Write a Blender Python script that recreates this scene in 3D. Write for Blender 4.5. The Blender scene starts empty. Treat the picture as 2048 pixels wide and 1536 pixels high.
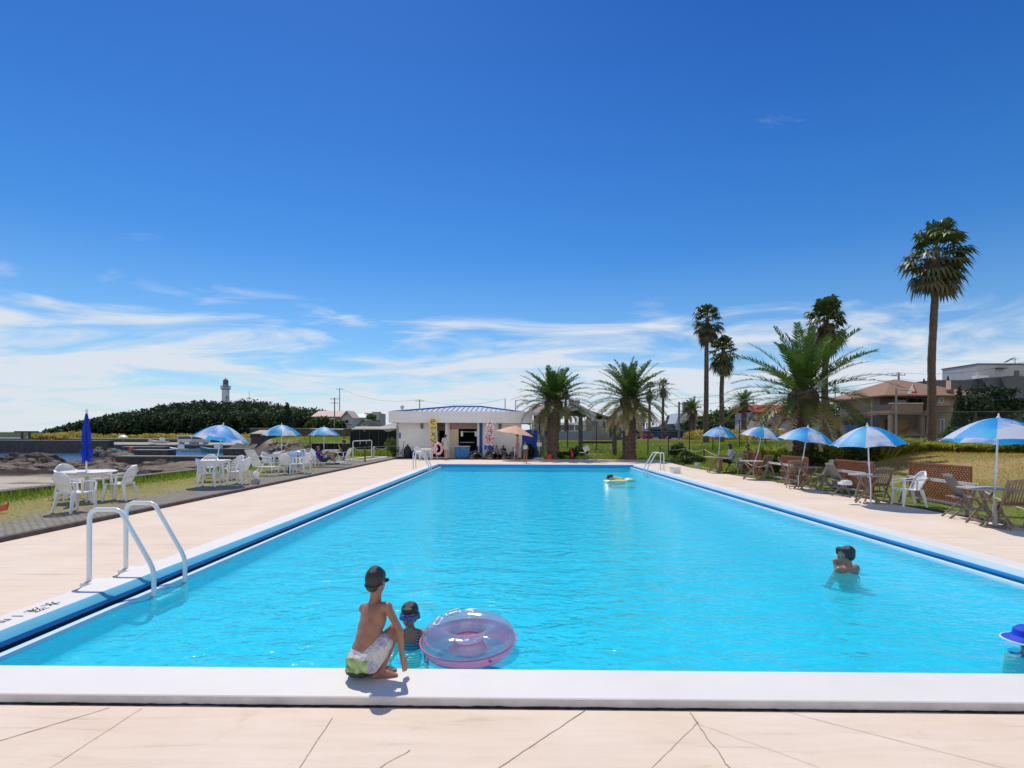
import bpy, bmesh, math, random
import numpy as np
from mathutils import Vector, Matrix, noise as mnoise
R = math.radians
rnd = random.Random(7)
scene = bpy.context.scene
COL = scene.collection

# ------------------------------------------------------------------ camera
CAMZ = 1.73
F = 1088.0
YAW = math.atan(12 / F)
ROLL = -0.0035
cam_d = bpy.data.cameras.new("camera")
cam_d.sensor_width = 36.0
cam_d.lens = F / 2048 * 36
cam_d.shift_y = 98.5 / 2048
cam_d.clip_start = 0.05
cam_d.clip_end = 30000
cam = bpy.data.objects.new("camera", cam_d)
COL.objects.link(cam)
cam.location = (0, 0, CAMZ)
cam.rotation_euler = (math.pi / 2, ROLL, YAW)
scene.camera = cam
CM = cam.rotation_euler.to_matrix()
CAM = Vector((0, 0, CAMZ))


def ray(px, py):
    return CM @ Vector(((px - 1024) / F, (866.5 - py) / F, -1.0))


def G(px, py, z=0.0):
    """Point on the level z that the photograph shows at a pixel of its 2048 x 1536 grid."""
    d = ray(px, py)
    t = (z - CAMZ) / d.z
    return CAM + d * t


def W(px, py, Y):
    d = ray(px, py)
    return CAM + d * (Y / d.y)


def GX(px, Y):
    return W(px, 866, Y).x


# ------------------------------------------------------------------ objects
def tag(o, label=None, cat=None, group=None, kind=None):
    if label: o["label"] = label
    if cat: o["category"] = cat
    if group: o["group"] = group
    if kind: o["kind"] = kind
    return o


def thing(name, label, cat, loc=(0, 0, 0), rz=0.0, group=None):
    o = bpy.data.objects.new(name, None)
    o.empty_display_size = 0.2
    COL.objects.link(o)
    o.location = loc
    o.rotation_euler = (0, 0, rz)
    return tag(o, label, cat, group)


def copy_tree(o, parent=None):
    c = o.copy()
    COL.objects.link(c)
    if parent is not None:
        c.parent = parent
    for ch in list(o.children):
        copy_tree(ch, c)
    return c


def dup(root, loc, rz, label, group=None, scale=1.0):
    c = copy_tree(root)
    c.location = loc
    c.rotation_euler = (0, 0, rz)
    c.scale = (scale,) * 3
    c["label"] = label
    if group: c["group"] = group
    return c


def fastmesh(name, V, Fc, mats=None, mi=None, smooth=False):
    """V: (n,3) array; Fc: (m,k) array of one polygon size, or a list of such arrays."""
    me = bpy.data.meshes.new(name)
    V = np.asarray(V, dtype=np.float32)
    if not isinstance(Fc, list):
        Fc = [Fc]
    Fc = [np.asarray(f, dtype=np.int32) for f in Fc if len(f)]
    nl = sum(f.size for f in Fc)
    npoly = sum(len(f) for f in Fc)
    me.vertices.add(len(V))
    me.vertices.foreach_set("co", V.ravel())
    me.loops.add(nl)
    me.loops.foreach_set("vertex_index", np.concatenate([f.ravel() for f in Fc]))
    me.polygons.add(npoly)
    starts, s = [], 0
    for f in Fc:
        starts.append(s + np.arange(len(f)) * f.shape[1])
        s += f.size
    me.polygons.foreach_set("loop_start", np.concatenate(starts).astype(np.int32))
    if mi is not None:
        me.polygons.foreach_set("material_index", np.asarray(mi, dtype=np.int32))
    me.polygons.foreach_set("use_smooth", np.full(npoly, smooth, dtype=bool))
    me.update(calc_edges=True)
    me.validate()
    for m in (mats or []):
        me.materials.append(m)
    return me


def set_attr(me, name, vals):
    a = me.attributes.new(name, "FLOAT", "POINT")
    a.data.foreach_set("value", np.asarray(vals, dtype=np.float32))


def set_col(me, name, vals):
    a = me.attributes.new(name, "FLOAT_COLOR", "POINT")
    v = np.ones((len(vals), 4), dtype=np.float32)
    v[:, :3] = vals
    a.data.foreach_set("color", v.ravel())


def link(name, me, parent=None):
    o = bpy.data.objects.new(name, me)
    COL.objects.link(o)
    if parent is not None:
        o.parent = parent
    return o


class MB:
    """Collects shapes into one mesh."""

    def __init__(self):
        self.v, self.f, self.m, self.sm = [], [], [], []
        self.mi = 0

    def add(self, verts, faces, smooth=False):
        b = len(self.v)
        self.v += [tuple(p) for p in verts]
        for f in faces:
            self.f.append(tuple(b + i for i in f))
            self.m.append(self.mi)
            self.sm.append(smooth)
        return self

    def box(self, c, s, rot=None, taper=1.0):
        x, y, z = s[0] / 2, s[1] / 2, s[2] / 2
        vs = []
        for k, dz in ((taper if taper != 1 else 1, -z), (1, z)):
            for dx, dy in ((-x, -y), (x, -y), (x, y), (-x, y)):
                p = Vector((dx * k, dy * k, dz))
                if rot is not None: p = rot @ p
                vs.append(p + Vector(c))
        return self.add(vs, [(3, 2, 1, 0), (4, 5, 6, 7), (0, 1, 5, 4), (1, 2, 6, 5), (2, 3, 7, 6), (3, 0, 4, 7)])

    def bar(self, p0, p1, w, h, up=(0, 0, 1)):
        """Rectangular bar from p0 to p1, w across, h along up."""
        p0, p1 = Vector(p0), Vector(p1)
        d = (p1 - p0)
        L = d.length
        d.normalize()
        u = Vector(up)
        s = d.cross(u)
        if s.length < 1e-4: s = d.cross(Vector((1, 0, 0)))
        s.normalize()
        u = s.cross(d).normalized()
        vs = []
        for p in (p0, p1):
            for a, b in ((-1, -1), (1, -1), (1, 1), (-1, 1)):
                vs.append(p + s * (a * w / 2) + u * (b * h / 2))
        return self.add(vs, [(3, 2, 1, 0), (4, 5, 6, 7), (0, 1, 5, 4), (1, 2, 6, 5), (2, 3, 7, 6), (3, 0, 4, 7)])

    def tube(self, pts, r, n=8, caps=True, smooth=True, closed=False):
        pts = [Vector(p) for p in pts]
        k = len(pts)
        rs = r if isinstance(r, (list, tuple)) else [r] * k
        vs, fs = [], []
        ref = None
        for i, p in enumerate(pts):
            if closed:
                d = pts[(i + 1) % k] - pts[i - 1]
            else:
                d = pts[min(i + 1, k - 1)] - pts[max(i - 1, 0)]
            d.normalize()
            if ref is None:
                ref = d.orthogonal().normalized()
            else:
                ref = (ref - d * ref.dot(d))
                if ref.length < 1e-6: ref = d.orthogonal()
                ref.normalize()
            b = d.cross(ref)
            for j in range(n):
                a = 2 * math.pi * j / n
                vs.append(p + (ref * math.cos(a) + b * math.sin(a)) * rs[i])
        rng = k if closed else k - 1
        for i in range(rng):
            i2 = (i + 1) % k
            for j in range(n):
                j2 = (j + 1) % n
                fs.append((i * n + j, i * n + j2, i2 * n + j2, i2 * n + j))
        self.add(vs, fs, smooth)
        if caps and not closed:
            b = len(self.v) - len(vs)
            self.f.append(tuple(b + j for j in reversed(range(n)))); self.m.append(self.mi); self.sm.append(False)
            self.f.append(tuple(b + (k - 1) * n + j for j in range(n))); self.m.append(self.mi); self.sm.append(False)
        return self

    def lathe(self, prof, c=(0, 0, 0), n=24, smooth=True, ang=(0, 2 * math.pi)):
        c = Vector(c)
        full = abs(ang[1] - ang[0] - 2 * math.pi) < 1e-6
        na = n if full else n + 1
        vs, fs = [], []
        for (r, z) in prof:
            for j in range(na):
                a = ang[0] + (ang[1] - ang[0]) * j / n
                vs.append(c + Vector((r * math.cos(a), r * math.sin(a), z)))
        for i in range(len(prof) - 1):
            for j in range(n):
                j2 = (j + 1) % na
                fs.append((i * na + j, i * na + j2, (i + 1) * na + j2, (i + 1) * na + j))
        return self.add(vs, fs, smooth)

    def ell(self, c, r, rot=None, n=12, m=8, smooth=True):
        c = Vector(c)
        vs, fs = [], []
        for i in range(m + 1):
            th = math.pi * i / m
            for j in range(n):
                a = 2 * math.pi * j / n
                p = Vector((r[0] * math.sin(th) * math.cos(a), r[1] * math.sin(th) * math.sin(a), r[2] * math.cos(th)))
                if rot is not None: p = rot @ p
                vs.append(c + p)
        for i in range(m):
            for j in range(n):
                j2 = (j + 1) % n
                fs.append((i * n + j, (i + 1) * n + j, (i + 1) * n + j2, i * n + j2))
        return self.add(vs, fs, smooth)

    def poly(self, pts, smooth=False):
        return self.add(pts, [tuple(range(len(pts)))], smooth)

    def prism(self, outline, axis, a0, a1):
        """Extrude a closed 2-D outline: axis 'x' -> outline is (y,z), 'y' -> (x,z), 'z' -> (x,y)."""
        def P(q, a):
            if axis == "x": return (a, q[0], q[1])
            if axis == "y": return (q[0], a, q[1])
            return (q[0], q[1], a)
        n = len(outline)
        vs = [P(q, a0) for q in outline] + [P(q, a1) for q in outline]
        fs = [tuple(range(n)), tuple(reversed(range(n, 2 * n)))]
        for i in range(n):
            j = (i + 1) % n
            fs.append((i, n + i, n + j, j))
        return self.add(vs, fs)

    def build(self, name, mats, parent=None, bevel=0.0, sharp=35):
        me = bpy.data.meshes.new(name)
        me.from_pydata(self.v, [], self.f)
        if not isinstance(mats, (list, tuple)): mats = [mats]
        for m in mats: me.materials.append(m)
        me.polygons.foreach_set("material_index", self.m)
        me.polygons.foreach_set("use_smooth", self.sm)
        bm = bmesh.new()
        bm.from_mesh(me)
        bmesh.ops.remove_doubles(bm, verts=bm.verts, dist=1e-6)
        bmesh.ops.recalc_face_normals(bm, faces=bm.faces)
        if bevel > 0:
            es = [e for e in bm.edges if len(e.link_faces) == 2 and e.calc_face_angle(0) > R(40)]
            try:
                bmesh.ops.bevel(bm, geom=es, offset=bevel, segments=2, profile=0.6, affect="EDGES", clamp_overlap=True)
            except Exception:
                pass
        if all(abs(f.normal.z) > 0.999 for f in bm.faces):      # a flat sheet faces up
            for f in bm.faces:
                if f.normal.z < 0: f.normal_flip()
        bm.to_mesh(me)
        bm.free()
        if any(self.sm):
            me.set_sharp_from_angle(angle=R(sharp))
        me.update()
        return link(name, me, parent)


# ------------------------------------------------------------------ materials
def nmat(name):
    m = bpy.data.materials.new(name)
    m.use_nodes = True
    nt = m.node_tree
    nt.nodes.clear()
    out = nt.nodes.new("ShaderNodeOutputMaterial")
    return m, nt, out


def N(nt, t, **kw):
    n = nt.nodes.new(t)
    for k, v in kw.items():
        if k.startswith("i_"):
            n.inputs[k[2:].replace("_", " ")].default_value = v
        else:
            setattr(n, k, v)
    return n


def L(nt, a, b):
    nt.links.new(a, b)


def ramp(nt, fac, stops, interp="LINEAR"):
    r = nt.nodes.new("ShaderNodeValToRGB")
    r.color_ramp.interpolation = interp
    el = r.color_ramp.elements
    el[0].position, el[0].color = stops[0][0], (*stops[0][1], 1)
    el[1].position, el[1].color = stops[-1][0], (*stops[-1][1], 1)
    for p, c in stops[1:-1]:
        e = el.new(p)
        e.color = (*c, 1)
    if fac is not None: L(nt, fac, r.inputs[0])
    return r


def c3(c, k=1.0):
    return tuple(min(max(x * k, 0), 1) for x in c[:3])


def mat(name, col, rough=0.7, var=0.14, scale=4.0, bump=0.0, bscale=None, metal=0.0, spec=0.4, col2=None, stretch=None,
        transl=0.0, coat=0.0, detail=5.0):
    """Principled surface with procedural mottling."""
    m, nt, out = nmat(name)
    tc = N(nt, "ShaderNodeTexCoord")
    src = tc.outputs["Object"]
    if stretch:
        mp = N(nt, "ShaderNodeMapping")
        mp.inputs["Scale"].default_value = stretch
        L(nt, src, mp.inputs[0])
        src = mp.outputs[0]
    nz = N(nt, "ShaderNodeTexNoise", i_Scale=scale, i_Detail=detail, i_Roughness=0.6)
    L(nt, src, nz.inputs["Vector"])
    a, b = c3(col, 1 - var), (c3(col, 1 + var) if col2 is None else col2)
    rp = ramp(nt, nz.outputs["Fac"], [(0.3, a), (0.7, b)])
    p = N(nt, "ShaderNodeBsdfPrincipled", i_Roughness=rough, i_Metallic=metal)
    p.inputs["Specular IOR Level"].default_value = spec
    if coat: p.inputs["Coat Weight"].default_value = coat
    L(nt, rp.outputs[0], p.inputs["Base Color"])
    if bump:
        n2 = N(nt, "ShaderNodeTexNoise", i_Scale=bscale or scale * 6, i_Detail=4.0)
        L(nt, src, n2.inputs["Vector"])
        bp = N(nt, "ShaderNodeBump", i_Strength=bump, i_Distance=0.02)
        L(nt, n2.outputs["Fac"], bp.inputs["Height"])
        L(nt, bp.outputs[0], p.inputs["Normal"])
    if transl:
        tr = N(nt, "ShaderNodeBsdfTranslucent")
        L(nt, rp.outputs[0], tr.inputs[0])
        mx = N(nt, "ShaderNodeMixShader", i_Fac=transl)
        L(nt, p.outputs[0], mx.inputs[1]); L(nt, tr.outputs[0], mx.inputs[2])
        L(nt, mx.outputs[0], out.inputs[0])
    else:
        L(nt, p.outputs[0], out.inputs[0])
    return m


def leafmat(name, stops, attr="tint", transl=0.35, rough=0.5, spec=0.3):
    """Leaf surface; the colour follows each leaf's own age / kind stored on the mesh."""
    m, nt, out = nmat(name)
    at = N(nt, "ShaderNodeAttribute", attribute_name=attr)
    rp = ramp(nt, at.outputs["Fac"], stops)
    p = N(nt, "ShaderNodeBsdfPrincipled", i_Roughness=rough)
    p.inputs["Specular IOR Level"].default_value = spec
    L(nt, rp.outputs[0], p.inputs["Base Color"])
    tr = N(nt, "ShaderNodeBsdfTranslucent")
    br = N(nt, "ShaderNodeMixRGB", blend_type="MULTIPLY", i_Fac=1.0)
    br.inputs[2].default_value = (1.2, 1.3, 0.6, 1)
    L(nt, rp.outputs[0], br.inputs[1])
    L(nt, br.outputs[0], tr.inputs[0])
    mx = N(nt, "ShaderNodeMixShader", i_Fac=transl)
    L(nt, p.outputs[0], mx.inputs[1]); L(nt, tr.outputs[0], mx.inputs[2])
    L(nt, mx.outputs[0], out.inputs[0])
    return m


# ------------------------------------------------------------------ world, sun
SUN_EL = R(60)
SUN_DIR = Vector((-0.36, 0.933, 0)).normalized() * math.cos(SUN_EL) + Vector((0, 0, math.sin(SUN_EL)))
sd = bpy.data.lights.new("sun", "SUN")
sd.energy = 3.7
sd.angle = R(0.53)
sd.color = (1.0, 0.91, 0.78)
so = bpy.data.objects.new("sun", sd)
COL.objects.link(so)
so.rotation_euler = (-SUN_DIR).to_track_quat("-Z", "Y").to_euler()
so.location = SUN_DIR * 200

world = bpy.data.worlds.new("World")
scene.world = world
world.use_nodes = True
wt = world.node_tree
wt.nodes.clear()
wo = wt.nodes.new("ShaderNodeOutputWorld")
bg = wt.nodes.new("ShaderNodeBackground")
sky = wt.nodes.new("ShaderNodeTexSky")
sky.sky_type = "NISHITA"
sky.sun_disc = False
sky.sun_elevation = SUN_EL
sky.sun_rotation = math.atan2(SUN_DIR.x, SUN_DIR.y)
sky.altitude = 0
sky.air_density = 1.0
sky.dust_density = 0.3
sky.ozone_density = 3.0
SKY_STR = 0.085
bg.inputs[1].default_value = SKY_STR
# deepen the blue (polarised look), then cirrus laid on a high level layer
gm = wt.nodes.new("ShaderNodeGamma"); gm.inputs[1].default_value = 1.0
hs = wt.nodes.new("ShaderNodeHueSaturation")
hs.inputs["Saturation"].default_value = 1.25
hs.inputs["Hue"].default_value = 0.503
L(wt, sky.outputs[0], hs.inputs["Color"])
tc = wt.nodes.new("ShaderNodeTexCoord")
sep = wt.nodes.new("ShaderNodeSeparateXYZ")
L(wt, tc.outputs["Generated"], sep.inputs[0])


def MATH(op, a, b=None, c=None, clamp=False):
    n = wt.nodes.new("ShaderNodeMath")
    n.operation = op
    n.use_clamp = clamp
    for i, x in enumerate((a, b, c)):
        if x is None: continue
        if isinstance(x, (int, float)): n.inputs[i].default_value = x
        else: L(wt, x, n.inputs[i])
    return n.outputs[0]


zpos = MATH("MAXIMUM", sep.outputs["Z"], 0.0)
den = MATH("ADD", zpos, 0.11)
u = MATH("DIVIDE", sep.outputs["X"], den)
v = MATH("DIVIDE", sep.outputs["Y"], den)
cmb = wt.nodes.new("ShaderNodeCombineXYZ")
L(wt, u, cmb.inputs[0]); L(wt, v, cmb.inputs[1])
mp = wt.nodes.new("ShaderNodeMapping")
mp.inputs["Rotation"].default_value = (0, 0, R(-28))
mp.inputs["Scale"].default_value = (0.95, 1.45, 1)
mp.inputs["Location"].default_value = (3.3, 1.7, 0.0)
L(wt, cmb.outputs[0], mp.inputs[0])
n1 = wt.nodes.new("ShaderNodeTexNoise")
n1.inputs["Scale"].default_value = 0.95
n1.inputs["Detail"].default_value = 9.0
n1.inputs["Roughness"].default_value = 0.56
n1.inputs["Distortion"].default_value = 1.25
L(wt, mp.outputs[0], n1.inputs["Vector"])
n2 = wt.nodes.new("ShaderNodeTexNoise")
n2.inputs["Scale"].default_value = 0.16
n2.inputs["Detail"].default_value = 3.0
L(wt, cmb.outputs[0], n2.inputs["Vector"])
cl = MATH("MULTIPLY_ADD", n1.outputs["Fac"], 1.5, MATH("MULTIPLY_ADD", n2.outputs["Fac"], 0.5, -0.45))
# cloud cover by height: dense near the horizon, gone above ~12 degrees
cover = ramp(wt, sep.outputs["Z"], [(0.0, (.66,) * 3), (0.045, (.62,) * 3), (0.085, (.55,) * 3), (0.13, (.48,) * 3), (0.175, (.42,) * 3), (0.21, (.24,) * 3), (0.26, (.06,) * 3), (0.6, (0.0,) * 3)])
# unseen bright cloud added behind the camera to fill camera-facing shade
rear_fill = MATH("MULTIPLY", MATH("MULTIPLY_ADD", sep.outputs["Y"], -1.6, -0.15, clamp=True), 0.62)
cc = MATH("SUBTRACT", MATH("ADD", MATH("ADD", cl, cover.outputs[0]), rear_fill), 0.80)
cm = MATH("MULTIPLY", cc, 2.9, clamp=True)
cm = MATH("POWER", cm, 1.35)
cm = MATH("MULTIPLY", cm, 0.93, clamp=True)
# pale band of distant air low down
lowf = ramp(wt, sep.outputs["Z"], [(0.0, (.55,) * 3), (0.05, (.36,) * 3), (0.14, (.12,) * 3), (0.30, (0.0,) * 3)])
tm = wt.nodes.new("ShaderNodeMixRGB"); tm.blend_type = "MULTIPLY"; tm.inputs[0].default_value = 1.0
L(wt, hs.outputs[0], tm.inputs[1]); tm.inputs[2].default_value = (0.78, 1.2, 1.4, 1)
deep = ramp(wt, sep.outputs["Z"], [(0.0, (1, 1, 1)), (0.2, (.90, .96, 1.0)), (0.4, (.66, .84, .98)), (0.62, (.42, .62, .88)), (1.0, (.42, .62, .88))])
tm2 = wt.nodes.new("ShaderNodeMixRGB"); tm2.blend_type = "MULTIPLY"; tm2.inputs[0].default_value = 1.0
L(wt, tm.outputs[0], tm2.inputs[1]); L(wt, deep.outputs[0], tm2.inputs[2])
K = 0.085 / SKY_STR
mx0 = wt.nodes.new("ShaderNodeMixRGB")
mx0.inputs[2].default_value = (7.6 * K, 8.6 * K, 9.6 * K, 1)
L(wt, lowf.outputs[0], mx0.inputs[0]); L(wt, tm2.outputs[0], mx0.inputs[1])
mx1 = wt.nodes.new("ShaderNodeMixRGB")
mx1.inputs[2].default_value = (8.6 * K, 9.2 * K, 10.0 * K, 1)
L(wt, cm, mx1.inputs[0]); L(wt, mx0.outputs[0], mx1.inputs[1])
L(wt, mx1.outputs[0], bg.inputs[0])
L(wt, bg.outputs[0], wo.inputs[0])

scene.view_settings.view_transform = "Standard"
scene.view_settings.look = "None"
scene.view_settings.gamma = 1.0
scene.view_settings.exposure = 0.0
scene.view_settings.use_curve_mapping = False
scene.render.engine = "CYCLES"
cy = scene.cycles
cy.use_denoising = True
cy.max_bounces = 8
cy.transparent_max_bounces = 16
cy.caustics_reflective = False
cy.caustics_refractive = False
cy.sample_clamp_indirect = 6.0

# ================================================================== SETTING
def ss(t):
    t = np.clip(t, 0, 1)
    return t * t * (3 - 2 * t)


TREE_PX = [-200, 60, 95, 130, 200, 280, 340, 400, 500, 560, 600, 640, 720, 800, 1000]
TREE_PY = [862, 862, 860, 851, 836, 823, 809, 805, 803, 808, 816, 821, 828, 836, 850]


def hill_top(X, Y):
    px = 1036 + X / np.maximum(Y, 1) * F
    py = np.interp(px, TREE_PX, TREE_PY)
    return CAMZ + (866 - py) * np.maximum(Y, 1) / F


def edge_x(Y):
    """x of the shore / low sea wall."""
    return np.interp(Y, [-30, 46, 60, 95, 119.5], [-13.15, -13.15, -22, -43, -60])


def terrain(X, Y):
    X = np.asarray(X, float); Y = np.asarray(Y, float)
    r = 1.0 * ss((X - 9.9) / 7.0)
    b = 0.92 * ss((Y - 38.8) / 7.5) * ss((X + 15) / 14.0)
    b2 = 0.9 * ss((Y - 50) / 22.0)
    land = 1 - (1 - r) * (1 - np.maximum(b, b2))
    land = land * (1 - 0.35 * ss((Y - 70) / 40))
    land = np.where((X < -20) & (Y > 100), np.minimum(land, 0.5), land)
    # quay and headland on the left
    quay = np.where(Y > 139, 0.15, -0.9)
    hb = np.maximum(hill_top(X, np.minimum(Y, 230)) - 9.0, 0.4)
    hill = 0.15 + (hb - 0.15) * ss((Y - 150) / 70)
    hill = hill * np.clip(1 - (Y - 330) / 250, 0, 1)
    far_left = np.where(Y > 146, hill, quay)
    px = 1036 + X / np.maximum(Y, 1) * F
    w = ss((px - 470) / 140)
    land = np.where(Y > 119, far_left * (1 - w) + np.maximum(land, far_left * 0.6) * w, land)
    # open sea beyond the tip of the headland
    land = np.where((Y > 119) & (px < 62), -3.0, land)
    # beach, ledges, harbour bottom
    beach = -1.18 - 0.35 * ss((Y - 30) / 22) - 1.6 * ss((Y - 58) / 10) + 0.0 * X
    ed = edge_x(Y)
    d = ed - X
    near = ss(d / 0.5)
    bank = ss(d / np.where(Y > 46, 7.0, 0.5))
    h = np.where(Y < 119, land * (1 - bank) + beach * bank, land)
    inside = (X > -7.95) & (X < 9.0) & (Y > -12) & (Y < 36.4)
    h = np.where(inside, -2.6, h)
    return h


def tz(x, y):
    return float(terrain(x, y))


def axis(a):
    return np.array(a, float)


def seg(*parts):
    out = []
    for a, b, s in parts:
        out += list(np.arange(a, b, s))
    out.append(parts[-1][1])
    return np.array(out)


gx = seg((-2500, -420, 130), (-420, -150, 9), (-150, -46, 3), (-46, -13.2, 0.8), (-13.2, -12.6, 0.3), (-12.6, 30, 0.5), (30, 60, 2), (60, 300, 10), (300, 2500, 150))
gy = seg((-25, 60, 0.5), (60, 160, 1.5), (160, 340, 5), (340, 900, 40), (900, 6000, 400))
XX, YY = np.meshgrid(gx, gy)
ZZ = terrain(XX, YY)
rs = np.random.RandomState(3)


def fbm(X, Y, sc, oct=4, seed=0):
    """cheap value noise on a lattice, -1..1"""
    out = np.zeros_like(X); amp = 1.0; tot = 0
    for o in range(oct):
        s = sc * 2 ** o
        xi = np.floor(X * s).astype(int); yi = np.floor(Y * s).astype(int)
        fx = X * s - xi; fy = Y * s - yi
        fx = fx * fx * (3 - 2 * fx); fy = fy * fy * (3 - 2 * fy)
        def hsh(a, b):
            n = (a * 374761393 + b * 668265263 + seed * 974711 + o * 5113) & 0x7fffffff
            n = (n ^ (n >> 13)) * 1274126177 & 0x7fffffff
            return ((n ^ (n >> 16)) & 0xffff) / 32767.5 - 1
        v = (hsh(xi, yi) * (1 - fx) + hsh(xi + 1, yi) * fx) * (1 - fy) + (hsh(xi, yi + 1) * (1 - fx) + hsh(xi + 1, yi + 1) * fx) * fy
        out += v * amp; tot += amp; amp *= 0.55
    return out / tot


nzA = fbm(XX, YY, 0.35, 4, 1)
nzB = fbm(XX, YY, 1.1, 3, 2)
dE = edge_x(YY) - XX
onbeach = (dE > 0.6) & (YY < 100)
rocky = ss((YY - 33) / 6) * ss((72 - YY) / 6)
strat = np.abs(((YY + XX * 0.25) * 0.55 + nzA * 1.4) % 1.0 - 0.5) * 2
ZZ = np.where(onbeach, ZZ + 0.06 * nzA + rocky * (0.34 * nzA + 0.30 * (strat - .5) + 0.1 * nzB), ZZ)
lawn = (XX > 10.6) & (YY < 60)
ZZ = np.where(lawn, ZZ + 0.05 * nzA, ZZ)
# ground colours by what the ground is
C = np.zeros(XX.shape + (3,))
C[:] = (0.16, 0.17, 0.055)
gl = np.array((0.21, 0.24, 0.06)); gd = np.array((0.13, 0.18, 0.04)); st = np.array((0.38, 0.28, 0.13))
t = np.clip(nzA * 0.9 + 0.5, 0, 1)[..., None]
C = gd * (1 - t) + gl * t
sun_burnt = np.clip(ss((XX - 11) / 3) * ss((27 - YY) / 7) * (0.85 + 0.7 * nzA), 0, 1)[..., None]
C = C * (1 - sun_burnt) + st * sun_burnt
crest = np.clip(ss((XX - 8) / 4) * ss((YY - 42) / 5) * ss((66 - YY) / 6) * (0.5 + 0.9 * nzA), 0, 1)[..., None]
C = C * (1 - crest) + np.array((0.24, 0.20, 0.075)) * crest
far_g = ss((YY - 66) / 4)[..., None] * ss((XX + 20) / 10)[..., None]
C = C * (1 - far_g) + np.array((0.15, 0.145, 0.13)) * far_g
sand = np.array((0.50, 0.445, 0.365)) * (1 + 0.22 * nzB[..., None])
rock = np.array((0.040, 0.033, 0.028)) * (1 + 0.5 * nzA[..., None])
kelp = np.clip((fbm(XX, YY * 3.0, 0.25, 3, 9) - 0.32) * 6, 0, 1)[..., None]
bt = np.clip(rocky * 1.25 + 0.25 * nzA, 0, 1)[..., None]
bc = (sand * (1 - kelp * 0.75)) * (1 - bt) + rock * bt
C = np.where(onbeach[..., None], bc, C)
bankz = (YY > 46) & (YY < 119) & (dE > -4) & (dE < 6)
C = np.where((bankz & (ZZ < 0.35))[..., None], rock * 2.6 + 0.03, C)
C = np.where(((YY > 119) & (YY < 139) & (XX < -40))[..., None], np.array((0.42, 0.40, 0.36)), C)
C = np.where(((YY >= 146) & (XX < -30))[..., None], np.array((0.05, 0.07, 0.025)), C)
C = np.where(((YY >= 139) & (YY < 152) & (XX < -30))[..., None], np.array((0.15, 0.18, 0.045)) * (1 + .4 * nzA[..., None]), C)
ny, nx = XX.shape
idx = np.arange(nx * ny).reshape(ny, nx)
q = np.stack([idx[:-1, :-1], idx[:-1, 1:], idx[1:, 1:], idx[1:, :-1]], -1).reshape(-1, 4)
gm_, gnt, gout = nmat("ground_cover")
ga = N(gnt, "ShaderNodeAttribute", attribute_name="ground")
gtc = N(gnt, "ShaderNodeTexCoord")
gn = N(gnt, "ShaderNodeTexNoise", i_Scale=9.0, i_Detail=8.0, i_Roughness=0.72)
L(gnt, gtc.outputs["Object"], gn.inputs["Vector"])
gr = ramp(gnt, gn.outputs["Fac"], [(0.25, (.45, .45, .45)), (0.5, (1, 1, 1)), (0.78, (1.0, 1.0, 1.0))])
gmul = N(gnt, "ShaderNodeMixRGB", blend_type="MULTIPLY", i_Fac=0.85)
L(gnt, ga.outputs["Color"], gmul.inputs[1]); L(gnt, gr.outputs[0], gmul.inputs[2])
gp = N(gnt, "ShaderNodeBsdfPrincipled", i_Roughness=0.95)
gp.inputs["Specular IOR Level"].default_value = 0.1
gb = N(gnt, "ShaderNodeBump", i_Strength=0.6, i_Distance=0.06)
L(gnt, gn.outputs["Fac"], gb.inputs["Height"]); L(gnt, gb.outputs[0], gp.inputs["Normal"])
L(gnt, gmul.outputs[0], gp.inputs["Base Color"]); L(gnt, gp.outputs[0], gout.inputs[0])
me = fastmesh("ground", np.stack([XX, YY, ZZ], -1).reshape(-1, 3), q, [gm_], smooth=True)
set_col(me, "ground", C.reshape(-1, 3))
ground = link("ground", me)
tag(ground, kind="structure")

# ---- sea
m_sea, nt, out = nmat("sea_water")
tcx = N(nt, "ShaderNodeTexCoord")
mpx = N(nt, "ShaderNodeMapping"); mpx.inputs["Scale"].default_value = (0.5, 1.2, 1)
L(nt, tcx.outputs["Object"], mpx.inputs[0])
nw = N(nt, "ShaderNodeTexNoise", i_Scale=1.0, i_Detail=6.0, i_Roughness=0.65)
L(nt, mpx.outputs[0], nw.inputs["Vector"])
bpw = N(nt, "ShaderNodeBump", i_Strength=0.55, i_Distance=0.35)
L(nt, nw.outputs["Fac"], bpw.inputs["Height"])
pw = N(nt, "ShaderNodeBsdfPrincipled", i_Roughness=0.12)
pw.inputs["Base Color"].default_value = (0.03, 0.11, 0.24, 1)
pw.inputs["IOR"].default_value = 1.33
L(nt, bpw.outputs[0], pw.inputs["Normal"]); L(nt, pw.outputs[0], out.inputs[0])
b = MB()
b.poly([(-14000, 20, -2.2), (-12, 20, -2.2), (-12, 14000, -2.2), (-14000, 14000, -2.2)])
tag(b.build("sea", m_sea), kind="structure")

SZ = 0.07          # the paved strip on the sea side lies this much above the deck
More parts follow.
